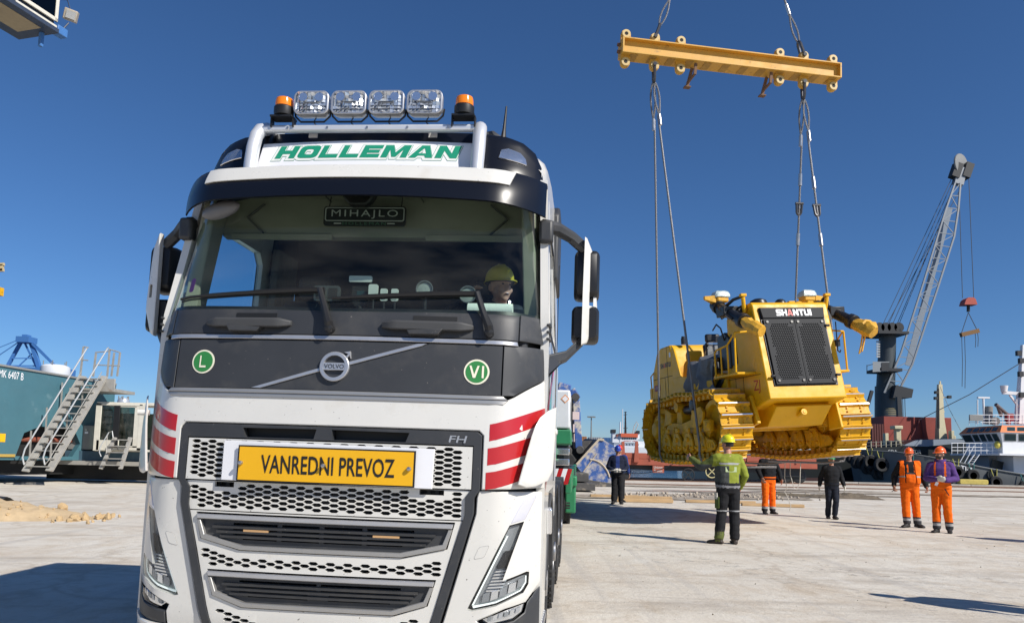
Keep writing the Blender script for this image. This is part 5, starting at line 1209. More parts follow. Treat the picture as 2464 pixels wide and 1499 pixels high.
for x in(-.95,1.02):
    mb=MB(); mb.beam((x,-.1,-.22),(x-.02,-.1,-.50),.07,.05,(0,1,0)); mb.beam((x-.0,.15,-.22),(x-.12,.15,-.70),.07,.06,(0,1,0)); mb.beam((x-.02,-.1,-.48),(x-.12,.15,-.62),.05,.05); mb.box((x-.12,.15,-.72),(.16,.14,.03)); P('rest_foot',mb,mat('beam_rust_brown',(.16,.085,.045),.8),.004,BM)
bpy.context.view_layer.update()
shk=mat('shackle_steel',(.10,.10,.105),.4,.8,var=.2)
def shackle(mb,c,w_,h_,dirv=(0,0,-1),r=.03,ax=(1,0,0)):
    c=Vector(c); d=Vector(dirv).normalized(); a=Vector(ax); a=(a-d*a.dot(d)).normalized(); pts=[]
    for i in range(13):
        t=math.pi*i/12; k=(1.2 if 2<i<10 else 1.); pts.append(c+a*(w_/2*math.cos(t)*k)+d*(h_*math.sin(t)**.7))
    mb.tube(pts,r,8); mb.cyl(c-a*(w_*.75),c+a*(w_*.75),r*1.2,n=10)
def rope(name,pts,r,label,parts=True,group=None):
    o=thing(name,label,'sling',pts[0],group=group); inv=Vector(pts[0])
    Q=[Vector(p)-inv for p in pts]; mb=MB(); mb.tube(Q,r,8); mb.build('rope',ropem,o)
    return o,Q
def eye(o,c,d,L,w_,r):
    """loop eye with ferrule below it, along d"""
    c=Vector(c); d=Vector(d).normalized(); sd=d.cross(Vector((0,1,0))).normalized(); pts=[]
    for i in range(17):
        t=i/16; pts.append(c+d*(L*t)+sd*(w_*math.sin(math.pi*t)**.8*(1-t)**.3))
    pts2=[c+d*(L*i/16)-sd*(w_*math.sin(math.pi*i/16)**.8*(1-i/16)**.3) for i in range(17)]
    mb=MB(); mb.tube(pts,r,6); mb.tube(pts2,r,6); mb.build('eye_loop',ropem,o)
    mb=MB(); mb.cyl(c+d*(L*.98),c+d*(L*.98+.28),r*1.9,n=10); mb.build('ferrule',steel,o)
def bw(x,y,z): return BM.matrix_world@Vector((x,y,z))
RB=.026
ends={-1:[dz_world(-1.74,3.35,1.75),dz_world(-1.74,.98,1.72)],1:[dz_world(1.74,3.35,1.80),dz_world(1.74,.98,1.85)]}
lbl={(-1,0):'wire rope sling at far left running to the rear of the near track',(-1,1):'wire rope sling left of the tarpaulin running to the front of the near track',(1,0):'wire rope sling dropping behind the grille top to the far track rear',(1,1):'wire rope sling with lowest link at right dropping to the far track front'}
for s,x in((-1,-1.98),(1,1.92)):
    top=bw(x,0,-.36)
    for k in(0,1):
        e=ends[s][k]; d=(e-top).normalized(); st=top+Vector((0,0,-.42)); d=(e-st).normalized()
        under=[e+Vector((0,0,-.20)),e+Vector((.06*-s,0,-.38)),e+Vector((-s*.5,0.02,-.44)),e+Vector((-s*1.7,.15,-.42))]
        mid=st+d*((.10 if s<0 else .26)*(e-st).length)
        o,Q=rope('wire_sling',[st+d*.9,e]+under,RB,lbl[(s,k)],group='lower wire slings'); inv=Vector(o.location)
        eye(o,st-inv+Vector((.03*(2*k-1),0,0)),d,.9,.07,RB*.85)
        if s>0:
            m1=st-inv+d*(2.6+.3*k); mb=MB(); shackle(mb,m1,.13,.28,d,.032); mb.build('link_shackle',shk,o); mb=MB(); mb.cyl(m1-d*.75,m1-d*.45,RB*1.9,n=10); mb.cyl(m1+d*.75,m1+d*1.05,RB*1.9,n=10); mb.build('ferrule',steel,o)
    mb=MB(); shackle(mb,top-top,.20,.40,(0,0,-1),.038,(0,1,0)); o=mb.build('shackle',shk,None); o.location=top; tag(o,'dark bow shackle under the beam at its '+('left' if s<0 else 'right')+' lower lug','shackle','beam shackles')
hook=Vector((5.33,18.25,17.4))
for s,x in((-1,-1.98),(1,1.92)):
    top=bw(x,0,.36); d=(hook-top).normalized()
    mb=MB(); shackle(mb,Vector((0,0,0)),.20,.40,d,.038,(0,1,0)); o=mb.build('shackle',shk,None); o.location=top; tag(o,'dark bow shackle on the beam at its '+('left' if s<0 else 'right')+' upper lug','shackle','beam shackles')
    o,Q=rope('wire_sling',[top+d*1.15,hook],RB,('left' if s<0 else 'right')+' upper wire sling rising from the beam out of the picture',group='upper wire slings'); inv=Vector(o.location)
    eye(o,top+d*.35-inv,d,.8,.08,RB*.85)
hk=thing('crane_hook','dark crane hook block above the lifting beam, out of the picture','hook',tuple(hook))
mb=MB(); mb.box((0,0,.7),(.5,.3,.8)); mb.tube([(0,0,.3),(0,0,.05),(.12,0,-.08),(0,0,-.2),(-.14,0,-.1)],.06,8); mb.build('hook_block',shk,hk,bevel=.03)
for x in(-.15,.15): mb=MB(); mb.cyl((x,0,1.0),(x*2,0,26),.02,n=6); mb.build('hoist_rope',ropem,hk)

seamm=mat('panel_gap_dark',(.03,.02,.008),.8)
for v0,z0,v1,z1 in((4.5,1.62,4.5,2.90),(4.18,2.10,5.55,2.10),(5.1,1.45,5.1,2.1),(4.7,1.5,4.7,2.1)):
    mb=MB(); mb.beam((-.9815,v0,z0),(-.9815,v1,z1),.014,.006,(1,0,0)); P('panel_seam',mb,seamm,0)
for v0,z0,v1,z1 in((.55,1.10,.55,1.70),(-.20,1.70,1.2,1.70),(.9,1.05,.9,1.7)):
    mb=MB(); mb.beam((-.8615,v0,z0),(-.8615,v1,z1),.012,.006,(1,0,0)); P('panel_seam',mb,seamm,0)
for i in range(10):
    mb=MB(); mb.cyl((-.86,-.15+.13*i,1.16),(-.875,-.15+.13*i,1.16),.018,n=6); P('hull_bolt',mb,yel,0)
for k in range(4):
    mb=MB(); o_=.07*k; mb.tube([(-.90,1.30+o_,1.80),(-.98,1.5+o_,1.55),(-.96,1.9+o_,1.42),(-.93,2.5+o_,1.50)],.022,6); P('hydraulic_hose',mb,blk,0)
# ================================================================ PEOPLE
from mathutils.kdtree import KDTree
skin=mat('skin_tone',(.42,.22,.145),.5,var=.08); skinr=mat('skin_ruddy',(.45,.20,.13),.5,var=.08)
def cloth(name,c,var=.18): return mat(name,c,.85,var=var,vscale=14,bump=.35,bscale=60,spec=.2)
orange=cloth('hi_vis_orange_cloth',(.86,.145,.006),.12); lime=cloth('lime_jacket_cloth',(.23,.265,.035)); limed=cloth('jacket_grey_panel',(.060,.065,.062)); blkc=cloth('black_work_cloth',(.017,.017,.019)); blkj=cloth('black_jacket_cloth',(.013,.014,.017))
navyc=cloth('navy_jacket_cloth',(.012,.016,.035)); jean=cloth('dark_jeans',(.016,.020,.032)); purple=cloth('purple_hoodie_cloth',(.095,.045,.185)); refs=mat('reflective_band',(.34,.34,.34),.4); cuffd=cloth('dark_cuff_cloth',(.05,.05,.055)); royal=cloth('royal_blue_cloth',(.02,.04,.16)); glove=cloth('white_glove_cloth',(.60,.57,.50)); boot=mat('boot_leather',(.016,.014,.013),.6,var=.3); brownb=mat('boot_brown',(.04,.028,.02),.6,var=.3); hairm=mat('dark_hair',(.012,.009,.007),.6); beltg=cloth('belt_grey',(.22,.22,.23))
olive=cloth('olive_sleeve',(.11,.13,.035))
def ring_(c,a,b,ra,rb,n=14): return [c+a*(ra*math.cos(2*math.pi*i/n))+b*(rb*math.sin(2*math.pi*i/n)) for i in range(n)]
class Body:
    def __init__(s): s.mb=MB(); s.tags=[]
    def _t(s,n0,tag):
        s.tags+= [tag]*(len(s.mb.v)-n0)
    def stack(s,rows,tag,n=18,power=.8):
        n0=len(s.mb.v); rings=[]
        for (x,y,z,rx,ry) in rows:
            r=[]
            for i in range(n):
                t=2*math.pi*i/n; cx,sx=math.cos(t),math.sin(t); r.append((x+rx*math.copysign(abs(cx)**power,cx),y+ry*math.copysign(abs(sx)**power,sx),z))
            rings.append(r)
        s.mb.loft(rings); s._t(n0,tag)
    def limb(s,pts,rr,tag,n=12):
        n0=len(s.mb.v); P=[];R=[]
        pts=[Vector(p) for p in pts]
        for i in range(len(pts)-1):
            k=5
            for j in range(k): t=j/k; P.append(pts[i].lerp(pts[i+1],t)); R.append(rr[i]+(rr[i+1]-rr[i])*t)
        P.append(pts[-1]); R.append(rr[-1])
        d=(P[-1]-P[-2]).normalized(); P.append(P[-1]+d*R[-1]*.5); R.append(R[-1]*.55)
        s.mb.tube(P,R,n); s._t(n0,tag)
    def ell(s,c,r,tag,rot=None,n=16,m=12):
        n0=len(s.mb.v); s.mb.ball(c,1.,n,m,r,rot); s._t(n0,tag)
    def hand(s,w,d,palmn,tag,thumbside,curl=.5,size=1.):
        """w wrist, d direction, palmn palm normal, thumb side vector"""
        w=Vector(w); d=Vector(d).normalized(); t=Vector(thumbside); t=(t-d*t.dot(d)).normalized(); nrm=Vector(palmn); nrm=(nrm-d*nrm.dot(d)-t*nrm.dot(t)).normalized()
        rt=Matrix((t,d,nrm)).transposed()
        s.ell(w+d*.05*size,(.044*size,.058*size,.019*size),tag,rt,12,8)
        for k,(off,L) in enumerate(((.032,.072),(.011,.082),(-.011,.077),(-.031,.060))):
            b=w+d*.085*size+t*off*size; p1=b+(d*math.cos(curl*.6)+nrm*math.sin(curl*.6))*(L*.5*size); p2=p1+(d*math.cos(curl*1.7)+nrm*math.sin(curl*1.7))*(L*.5*size)
            s.limb([b-d*.02,b,p1,p2],[.0098*size]*2+[.0092*size,.008*size],tag,8)
        b=w+d*.03*size+t*.036*size; s.limb([b-t*.02,b,b+(t*.7+d*.7)*.035*size,b+(t*.35+d*.9+nrm*.3)*.065*size],[.012*size,.012*size,.011*size,.009*size],tag,8)
    def boot(s,a,toe,tag,L=.275,wd=.050):
        a=Vector(a); f=Vector(toe); f.z=0; f.normalize(); sd=Vector((-f.y,f.x,0)); n0=len(s.mb.v); rings=[]
        for q,hh,ww in((-.075,.055,.036),(-.05,.085,.042),(.0,.10,.044),(.06,.085,.045),(.12,.062,.050),(.17,.050,.050),(.20,.035,.036)):
            c=a+f*q; c.z=0; rings.append([c+sd*(ww*math.cos(2*math.pi*i/12))+Vector((0,0,hh/2+hh/2*math.sin(2*math.pi*i/12)*1.0)) for i in range(12)])
        s.mb.loft(rings); s._t(n0,tag)
        s.limb([a+Vector((0,0,.0)),a+Vector((0,0,.12))],[.05,.052],tag)
    def head(s,c,yaw,tag,pitch=0,sc=1.):
        rt=rotm(0,0,yaw)@rotm(pitch,0,0); c=Vector(c); o=lambda x,y,z:c+rt@Vector((x,y,z))*sc
        s.ell(o(0,.012,.03),(.077*sc,.097*sc,.098*sc),tag,rt); s.ell(o(0,-.018,-.045),(.060*sc,.072*sc,.075*sc),tag,rt); s.ell(o(0,-.055,-.092),(.030*sc,.028*sc,.026*sc),tag,rt)
        s.ell(o(0,-.098,-.02),(.014*sc,.022*sc,.022*sc),tag,rt,8,6); s.ell(o(0,-.088,.008),(.011*sc,.015*sc,.030*sc),tag,rt,8,6); s.ell(o(0,-.075,.03),(.055*sc,.020*sc,.012*sc),tag,rt,8,6)
        s.ell(o(0,-.082,-.06),(.026*sc,.014*sc,.012*sc),tag,rt,8,6)
        for sg in(-1,1): s.ell(o(sg*.077,.015,-.012),(.012*sc,.024*sc,.034*sc),tag,rt,8,6); s.ell(o(sg*.042,-.065,-.03),(.024*sc,.02*sc,.02*sc),tag,rt,8,6)
        s.hc=(c,rt,sc)
def make_person(name,label,loc,rotz,B,mats,classify=None,voxel=.0105,wr=.006,group=None,z=0.):
    """remesh the joined limbs into one continuous skin, colour it by clothing"""
    me=B.mb.mesh('tmp',mats[0],0); ob=bpy.data.objects.new('tmp',me); COL.objects.link(ob)
    rm=ob.modifiers.new('r','REMESH'); rm.mode='VOXEL'; rm.voxel_size=voxel; rm.use_smooth_shade=True
    sm=ob.modifiers.new('s','SMOOTH'); sm.factor=.5; sm.iterations=2
    dg=bpy.context.evaluated_depsgraph_get(); nm=bpy.data.meshes.new_from_object(ob.evaluated_get(dg)); bpy.data.objects.remove(ob); bpy.data.meshes.remove(me)
    kd=KDTree(len(B.mb.v))
    for i,v in enumerate(B.mb.v): kd.insert(v,i)
    kd.balance()
    vt=[B.tags[kd.find(v.co)[1]] for v in nm.vertices]
    sk=B.skin_tags
    nm.update(); nrm=[v.normal.copy() for v in nm.vertices]
    sd=Vector((hash(name)%17,len(label)%13,3)) if False else Vector((len(label)*1.7,len(name)*2.3,3.))
    for i,v in enumerate(nm.vertices):
        if vt[i] not in sk:
            p=v.co; k=mnoise.noise(Vector((p.x*9,p.y*9,p.z*16))+sd)+.7*mnoise.noise(Vector((p.x*5,p.y*5,p.z*7))+sd)
            v.co=p+nrm[i]*(wr*k+.003)
    nm.materials.clear()
    for m in mats: nm.materials.append(m)
    idx=[]
    for p in nm.polygons:
        ts=vt[p.vertices[0]]; q=p.center
        if classify:
            r=classify(q,ts,p.normal)
            if r is not None: ts=r
        idx.append(ts)
    nm.polygons.foreach_set('material_index',idx); nm.polygons.foreach_set('use_smooth',[True]*len(idx)); nm.update()
    root=thing(name,label,'person',(loc[0],loc[1],z if len(loc)<3 else loc[2]),(0,0,rotz),group)
    b=bpy.data.objects.new('body',nm); COL.objects.link(b); b.parent=root
    return root
def helmet(root,B,col,peak=True,vents=True):
    c,rt,sc=B.hc; mb=MB(); o=lambda x,y,z:c+rt@Vector((x,y,z))*sc; rings=[]
    for zz,k in((.045,1.0),(.075,.985),(.10,.92),(.125,.80),(.145,.60),(.157,.35),(.162,.08)):
        rings.append([o(.098*k*math.cos(t),.012+.122*k*math.sin(t),zz) for t in [2*math.pi*i/24 for i in range(24)]])
    mb.loft(rings); 
    br=[]
    for i in range(24):
        t=2*math.pi*i/24; fr=max(0,-math.sin(t))**2; br.append((o(.10*math.cos(t),.012+.124*math.sin(t),.046),o((.108+.004*fr)*math.cos(t),.012+(.134+.05*fr)*math.sin(t),.036-.012*fr)))
    mb.loft([[a for a,b in br],[b for a,b in br],[b+Vector((0,0,-.006)) for a,b in br],[a+Vector((0,0,-.008)) for a,b in br]],cap=False)
    h=mb.build('helmet',col,root,smooth=50)
    if vents:
        mb=MB(); mb.tube([o(0,-.10,.10),o(0,-.05,.150),o(0,.03,.168),o(0,.09,.145),o(0,.125,.09)],.010,6); mb.build('helmet_ridge',col,h,smooth=60)
    mb=MB(); mb.tube([o(.094*math.cos(t),.012+.112*math.sin(t),.036) for t in [2*math.pi*i/20 for i in range(20)]],.012,6,True); mb.build('helmet_band',blackp,h)
    return h
def face(root,B,hair=True,beard=False):
    c,rt,sc=B.hc; o=lambda x,y,z:c+rt@Vector((x,y,z))*sc
    for sg in(-1,1):
        MB().ball(o(sg*.031,-.083,.008),.0095*sc,8,6,(1.2,.6,.7),rt).build('eye',mat('eye_dark',(.02,.015,.012),.3),root)
        MB().ball(o(sg*.032,-.092,.032),.018*sc,8,6,(1,.25,.22),rt).build('eyebrow',hairm,root)
    MB().ball(o(0,-.094,-.062),.020*sc,8,6,(1,.25,.18),rt).build('mouth',mat('lip_brown',(.20,.06,.05),.5),root)
    if beard:
        mb=MB(); rings=[]
        for zz,k in((-.035,1.02),(-.07,1.0),(-.10,.75),(-.115,.35)): rings.append([o(.066*k*math.cos(t),-.018+.078*k*math.sin(t)*(1 if math.sin(t)<0 else .2),zz) for t in [math.pi+math.pi*i/12 for i in range(13)]])
        mb.loft(rings,False,False).build('beard',mat('beard_stubble',(.05,.035,.028),.8),root)
    if hair:
        mb=MB(); rings=[]
        for zz,k in((-.045,.90),(-.01,1.0),(.035,1.03),(.06,1.0)): rings.append([o(.080*k*math.cos(t),.014+.101*k*math.sin(t),zz) for t in [R_(-5)+R_(190)*i/14 for i in range(15)]])
        mb.loft(rings,False,False).build('hair',hairm,root,smooth=60)
def std_body(pose,tg,bulk=1.,legbag=1.,H=1.,belly=0.,head_yaw=0.,head_pitch=0.,gl=False,armtag=None):
    """tg: dict of tag indices: torso, arm, leg, skin, boot, hand"""
    B=Body(); q=lambda p:(p[0]*H,p[1]*H,p[2]*H); k=bulk*H; lean=pose.get('lean',(0,0)); L=lambda x,y,z,rx,ry:(x*H+lean[0]*(z-.9)*H,y*H+lean[1]*(z-.9)*H,z*H,rx*k,ry*k)
    B.stack([L(0,.01,.84,.150,.110),L(0,.012,.92,.178,.128),L(0,.008,1.0,.172,.120+belly)],tg['leg'])
    B.stack([L(0,.0,.94,.186,.132),L(0,-.01-belly*.4,1.03,.180,.130+belly),L(0,-.012-belly*.4,1.12,.178,.130+belly),L(0,-.01,1.25,.192,.136),L(0,.0,1.36,.198,.132),L(0,.008,1.44,.165,.105),L(0,.012,1.49,.100,.080)],tg['torso'])
    B.limb([q((lean[0]*.6,.015+lean[1]*.6,1.46)),q((lean[0]*.68,.0+lean[1]*.68,1.56))],[.066*H,.058*H],tg.get('neck',tg['skin']))
    hc=q((lean[0]*.74+pose.get('head',(0,0))[0],-.005+lean[1]*.74+pose.get('head',(0,0))[1],1.655)); B.head(hc,head_yaw,tg['skin'],head_pitch,H)
    for sg,nm in((1,'L'),(-1,'R')):
        hip=q((sg*.088,.008,.90)); kn=q(pose['knee'+nm]); an=q(pose['ankle'+nm])
        B.limb([hip,Vector(hip).lerp(Vector(kn),.5),kn,Vector(kn).lerp(Vector(an),.55),an],[.106*legbag*H,.094*legbag*H,.078*legbag*H,.076*legbag*H,.072*legbag*H],tg['leg'])
        B.boot(an,pose.get('toe'+nm,(sg*.2,-1,0)),tg['boot'])
        sh=q((sg*.178+lean[0]*.55,.005+lean[1]*.55,1.415)); el=q(pose['elbow'+nm]); wr=q(pose['wrist'+nm])
        B.limb([q((sg*.11+lean[0]*.55,.005+lean[1]*.55,1.43)),sh,Vector(sh).lerp(Vector(el),.5),el,Vector(el).lerp(Vector(wr),.5),wr],[.070*k,.080*k,.070*k,.062*k,.056*k,.046*k],tg['arm'])
        d=pose.get('hand'+nm,tuple(Vector(wr)-Vector(el))); B.hand(wr,d,pose.get('palm'+nm,(-sg,0,0)),tg['hand'],pose.get('thumb'+nm,(0,-1,0)),pose.get('curl',.6),1.08*H)
    B.skin_tags={tg['skin']}
    return B
STAND=dict(kneeL=(.10,-.015,.49),kneeR=(-.10,-.015,.49),ankleL=(.115,.02,.09),ankleR=(-.115,.02,.09),elbowL=(.27,.03,1.14),elbowR=(-.27,.03,1.14),wristL=(.30,-.06,.90),wristR=(-.30,-.06,.90))
TG=dict(torso=0,arm=1,leg=2,skin=3,boot=4,hand=5)
hy=mat('helmet_lime_yellow',(.72,.70,.015),.35,coat=.3); ho=mat('helmet_orange',(.74,.11,.006),.35,coat=.3); hg=mat('helmet_green',(.02,.28,.08),.35,coat=.3); hb=mat('helmet_blue',(.015,.045,.32),.35,coat=.3); hr=mat('helmet_red',(.60,.035,.008),.35,coat=.3); hyd=mat('helmet_yellow',(.62,.46,.02),.4)
# ---- signalman, back to us
p=dict(STAND); p.update(kneeL=(.10,-.03,.49),kneeR=(-.115,-.0,.49),ankleL=(.17,.02,.09),ankleR=(-.10,.03,.09),toeL=(.75,-.75,0),toeR=(-.15,-1,0),elbowL=(.40,-.13,1.26),wristL=(.50,-.36,1.40),handL=(.3,-1,.25),thumbL=(0,0,1),palmL=(-.6,0,-.5),elbowR=(-.285,.04,1.14),wristR=(-.27,-.12,.93),curl=.5)
B=std_body(p,TG,1.10,1.08,1.03,.02,head_yaw=R_(25))
def cl(q,t,n):
    if t==0:
        if q.z<1.02: return 8
        if 1.345<q.z<1.385 and q.y>0: return 7
        if q.x>.035 and q.z<1.33: return 6
        if q.z<1.20 and q.x<-.155: return 6
    if t==1:
        if q.x>.28: return 6 if q.z<1.345 else 9
    if t==2 and q.z<.33 and q.x>.10 and q.z<.22: return 10
    if t==2 and .555<q.z<.575: return 7
P1=make_person('person','worker in lime green jacket and black trousers signalling with his back to us',(3.772,13.408),R_(180)+R_(8),B,[lime,lime,blkc,skinr,brownb,skin,limed,refs,beltg,olive,olive],cl,wr=.009)
helmet(P1,B,hy); face(P1,B)
mb=MB(); mb.box((.205,.02,.70),(.025,.16,.20)); pk_=mb.build('thigh_pocket',cloth('pocket_green',(.08,.11,.03)),P1,bevel=.015)
mb=MB()
for i in range(4): mb.cyl((.215,-.03+.03*i,.76),(.222,-.035+.03*i,.87),.012,.009,n=6)
mb.build('gloves_in_pocket',glove,P1)
mb=MB(); mb.box((0,.142,1.27),(.20,.006,.09)); mb.build('back_print',mat('faded_print',(.42,.50,.28),.7),P1)
# ---- orange vest man
p=dict(STAND); p.update(elbowL=(.30,.05,1.15),wristL=(.335,-.06,.92),elbowR=(-.305,.05,1.16),wristR=(-.345,-.05,.93),kneeL=(.11,-.02,.49),ankleL=(.15,.04,.09),ankleR=(-.09,-.05,.09),toeL=(.5,-1,0),toeR=(-.75,-.7,0),curl=1.1)
B=std_body(p,TG,1.12,1.10,1.0,.03,head_yaw=R_(-18))
def cl(q,t,n):
    if t==2:
        if q.z<.155: return 6
        if q.z<.20: return 7
        if q.z<.24: return 6
    if t==0:
        if q.z<1.0: return 2
        f=q.y<0.02
        if f and abs(q.x)<.115 and q.z<1.20 and q.z>1.0 : return 2
        if f and 1.20<q.z<1.24 and abs(q.x)<.10: return 8
        if f and .055<abs(q.x)<.085 and 1.2<q.z<1.42: return 2
P2=make_person('person','worker in orange helmet and open orange vest over black, facing us at right',(9.193,17.81),R_(-12),B,[blkj,blkj,orange,skinr,boot,skin,cuffd,refs,cuffd],cl,wr=.009)
helmet(P2,B,ho); face(P2,B)
def shell(root,B_mesh,name,cond,off,mats,idxf=None,thick=.006):
    src=[c for c in root.children if c.name.startswith('body')][0].data
    mb=MB(); mp={}; 
    for f in src.polygons:
        if cond(f.center,f.normal):
            ids=[]
            for vi in f.vertices:
                if vi not in mp: mp[vi]=len(mb.v); v=src.vertices[vi]; mb.v.append(tuple(v.co+v.normal*off))
                ids.append(mp[vi])
            mb.f.append(tuple(ids)); mb.m.append(idxf(f.center) if idxf else 0)
    o=mb.build(name,mats,root,smooth=180,recalc=False); sd=o.modifiers.new('s','SOLIDIFY'); sd.thickness=thick; sd.offset=-1; return o
def armx(q): return abs(q.x)<.205-(max(0,1.2-q.z))*.0
shell(P2,None,'vest',lambda q,n:.99<q.z<1.50 and abs(q.x)<.215 and (q.y>.0 or q.x>.075+.10*max(0,1.3-q.z) or q.x<-.135) and not(q.z<1.2 and abs(q.x)>.208),.016,[orange,refs],lambda q:1 if (1.125<q.z<1.165) else 0)
mb=MB(); mb.box((-.02,-.165,1.14),(.045,.006,.07)); mb.build('badge',signw,P2); mb=MB(); mb.tube([(-.35,-.09,.84),(-.42,-.14,.80)],.008,6); mb.build('radio',blackp,P2)
# ---- purple hoodie man
p=dict(STAND); p.update(elbowL=(.285,-.03,1.14),wristL=(.10,-.30,1.11),elbowR=(-.27,-.06,1.14),wristR=(-.05,-.31,1.13),handL=(-1,-.25,.15),handR=(.8,-.5,.05),palmL=(0,.6,-.6),palmR=(0,.3,.8),thumbL=(0,-.4,1),thumbR=(0,-.3,1),curl=.6,kneeL=(.105,-.01,.49),ankleL=(.13,.05,.09),ankleR=(-.10,-.03,.09),toeL=(.1,-1,0),toeR=(-.35,-.9,0))
B=std_body(p,TG,1.07,1.06,1.0,.0,head_yaw=R_(-42))
def cl(q,t,n):
    if t==2:
        if q.z<.155: return 6
        if q.z<.20: return 7
        if q.z<.24: return 6
    if t==0:
        if q.z<1.02: return 2
        if q.y<.0 and q.z<1.10+.06*(1-abs(q.x)/.2): return 2
        if .075<abs(q.x)<.115 and q.z>1.05: return 2
P3=make_person('person','bearded worker in purple hoodie and orange bib trousers, white gloves held together',(9.168,16.475),R_(-32),B,[purple,purple,orange,skin,boot,glove,cuffd,refs],cl,wr=.008)
helmet(P3,B,ho); face(P3,B,beard=True)
mb=MB(); rings=[]
for z,k in((1.46,1.0),(1.50,1.12),(1.54,1.05),(1.56,.9)): rings.append([(.105*k*math.cos(t),.035+.10*k*math.sin(t),z+.02*math.sin(t)) for t in [2*math.pi*i/18 for i in range(18)]])
mb.loft(rings,cap=False).build('hood',purple,P3,smooth=60)
mb=MB(); mb.box((-.07,-.155,1.03),(.055,.006,.08),rotm(0,.4,0)); mb.build('badge',signw,P3)
mb=MB(); mb.box((.115,-.125,.86),(.018,.006,.16),rotm(0,-.5,0)); mb.build('pocket_trim',cuffd,P3)
# ---- walking man with green helmet
p=dict(STAND); p.update(kneeL=(.085,-.10,.50),ankleL=(.06,-.02,.12),kneeR=(-.09,-.01,.49),ankleR=(-.085,.16,.10),toeL=(.1,-1,0),toeR=(-.1,-1,0),elbowL=(.27,.02,1.14),wristL=(.31,-.10,.93),elbowR=(-.28,.06,1.15),wristR=(-.32,.03,.92),curl=.7)
B=std_body(p,TG,1.08,1.02,.905,.0,head_yaw=R_(5))
P4=make_person('person','walking man in green helmet, black jacket and dark jeans with white gloves',(8.259,19.877),R_(-10),B,[blkj,blkj,jean,skin,boot,glove],lambda q,t,n: None,wr=.008)
helmet(P4,B,hg); face(P4,B)
# ---- man in navy with blue helmet, holding a rope
p=dict(STAND); p.update(elbowL=(.29,-.02,1.13),wristL=(.12,-.24,1.03),elbowR=(-.29,-.02,1.13),wristR=(-.12,-.24,1.02),handL=(-.9,-.3,0),handR=(.9,-.3,0),palmL=(0,.5,-.7),palmR=(0,.5,-.7),thumbL=(0,0,1),thumbR=(0,0,1),curl=1.3)
B=std_body(p,TG,1.15,1.05,1.0,.03,head_yaw=R_(8),head_pitch=R_(14))
def cl(q,t,n):
    if t==0 and q.y<0 and abs(q.x)<.06 and q.z>1.0: return 6
    if t==1 and 1.04<q.z<1.06 : return 7
P5=make_person('person','worker in dark navy jacket and blue helmet holding a rope beside the truck',(3.365,24.233),R_(-5),B,[navyc,navyc,blkc,skin,boot,glove,royal,refs],cl,wr=.009)
helmet(P5,B,hb); face(P5,B)
# ---- man behind him, red helmet
B=std_body(STAND,TG,1.08,1.0,1.02,0)
P6=make_person('person','worker in red helmet mostly hidden behind the man in the blue helmet',(3.56,25.2),R_(10),B,[royal,royal,blkc,skin,boot,skin],None,voxel=.014); helmet(P6,B,hr); face(P6,B)
# ---- man behind the dozer
p=dict(STAND); p.update(elbowL=(.30,-.02,1.15),wristL=(.30,-.14,.93),elbowR=(-.30,.0,1.16),wristR=(-.27,-.16,.96))
B=std_body(p,TG,1.06,1.08,1.0,0)
def cl(q,t,n):
    if t==2:
        if q.z<.14: return 6
        if q.z<.20: return 7
P7=make_person('person','worker in orange trousers and black jacket partly hidden behind the hanging bulldozer',(7.084,21.216),R_(8),B,[blkj,blkj,orange,skin,boot,skin,blkc,refs],cl,wr=.008); helmet(P7,B,ho); face(P7,B)
# ---- two more people stand just outside the right edge; their shadows fall into the picture
B=std_body(STAND,TG,1.08,1.05,1.0,0)
P8=make_person('person','worker in dark jacket standing off to the right whose long shadow crosses the foreground',(5.84,7.28),R_(40),B,[blkj,blkj,jean,skin,boot,skin],None,voxel=.014); helmet(P8,B,ho); face(P8,B)
B=std_body(STAND,TG,1.08,1.05,1.0,0)
P9=make_person('person','worker in orange trousers standing beyond the right edge of the yard',(10.86,14.36),R_(30),B,[blkj,blkj,orange,skin,boot,skin],None,voxel=.014); helmet(P9,B,ho); face(P9,B)
# ---- truck driver (seated), in truck coordinates placed in the world
p=dict(STAND); p.update(kneeL=(.14,-.48,.92),ankleL=(.14,-.55,.50),kneeR=(-.14,-.48,.92),ankleR=(-.14,-.55,.50),elbowL=(.30,-.10,1.16),wristL=(.22,-.38,1.20),elbowR=(-.28,-.16,1.20),wristR=(-.20,-.24,1.50),handR=(.3,-.2,1),lean=(.06,-.12),curl=.9)
B=std_body(p,TG,1.08,1.0,1.0,.04,head_yaw=R_(26))
tm=Matrix.Translation((-1.075,4.42,0))@Euler((0,.012,-R_(5.2))).to_matrix().to_4x4(); dp=tm@Vector((.80,1.22,.985))
P10=make_person('person','smiling truck driver in dark jacket and yellow helmet sitting behind the windscreen',tuple(dp),R_(8),B,[blkj,blkj,blkc,mat('skin_pale',(.66,.33,.22),.5,var=.06),boot,mat('skin_pale',(.66,.33,.22),.5)],None); helmet(P10,B,hyd); face(P10,B)
c,rt,sc=B.hc; MB().ball(c+rt@Vector((0,-.0975,-.060)),.012,8,6,(1,.22,.18),rt).build('teeth',signw,P10)
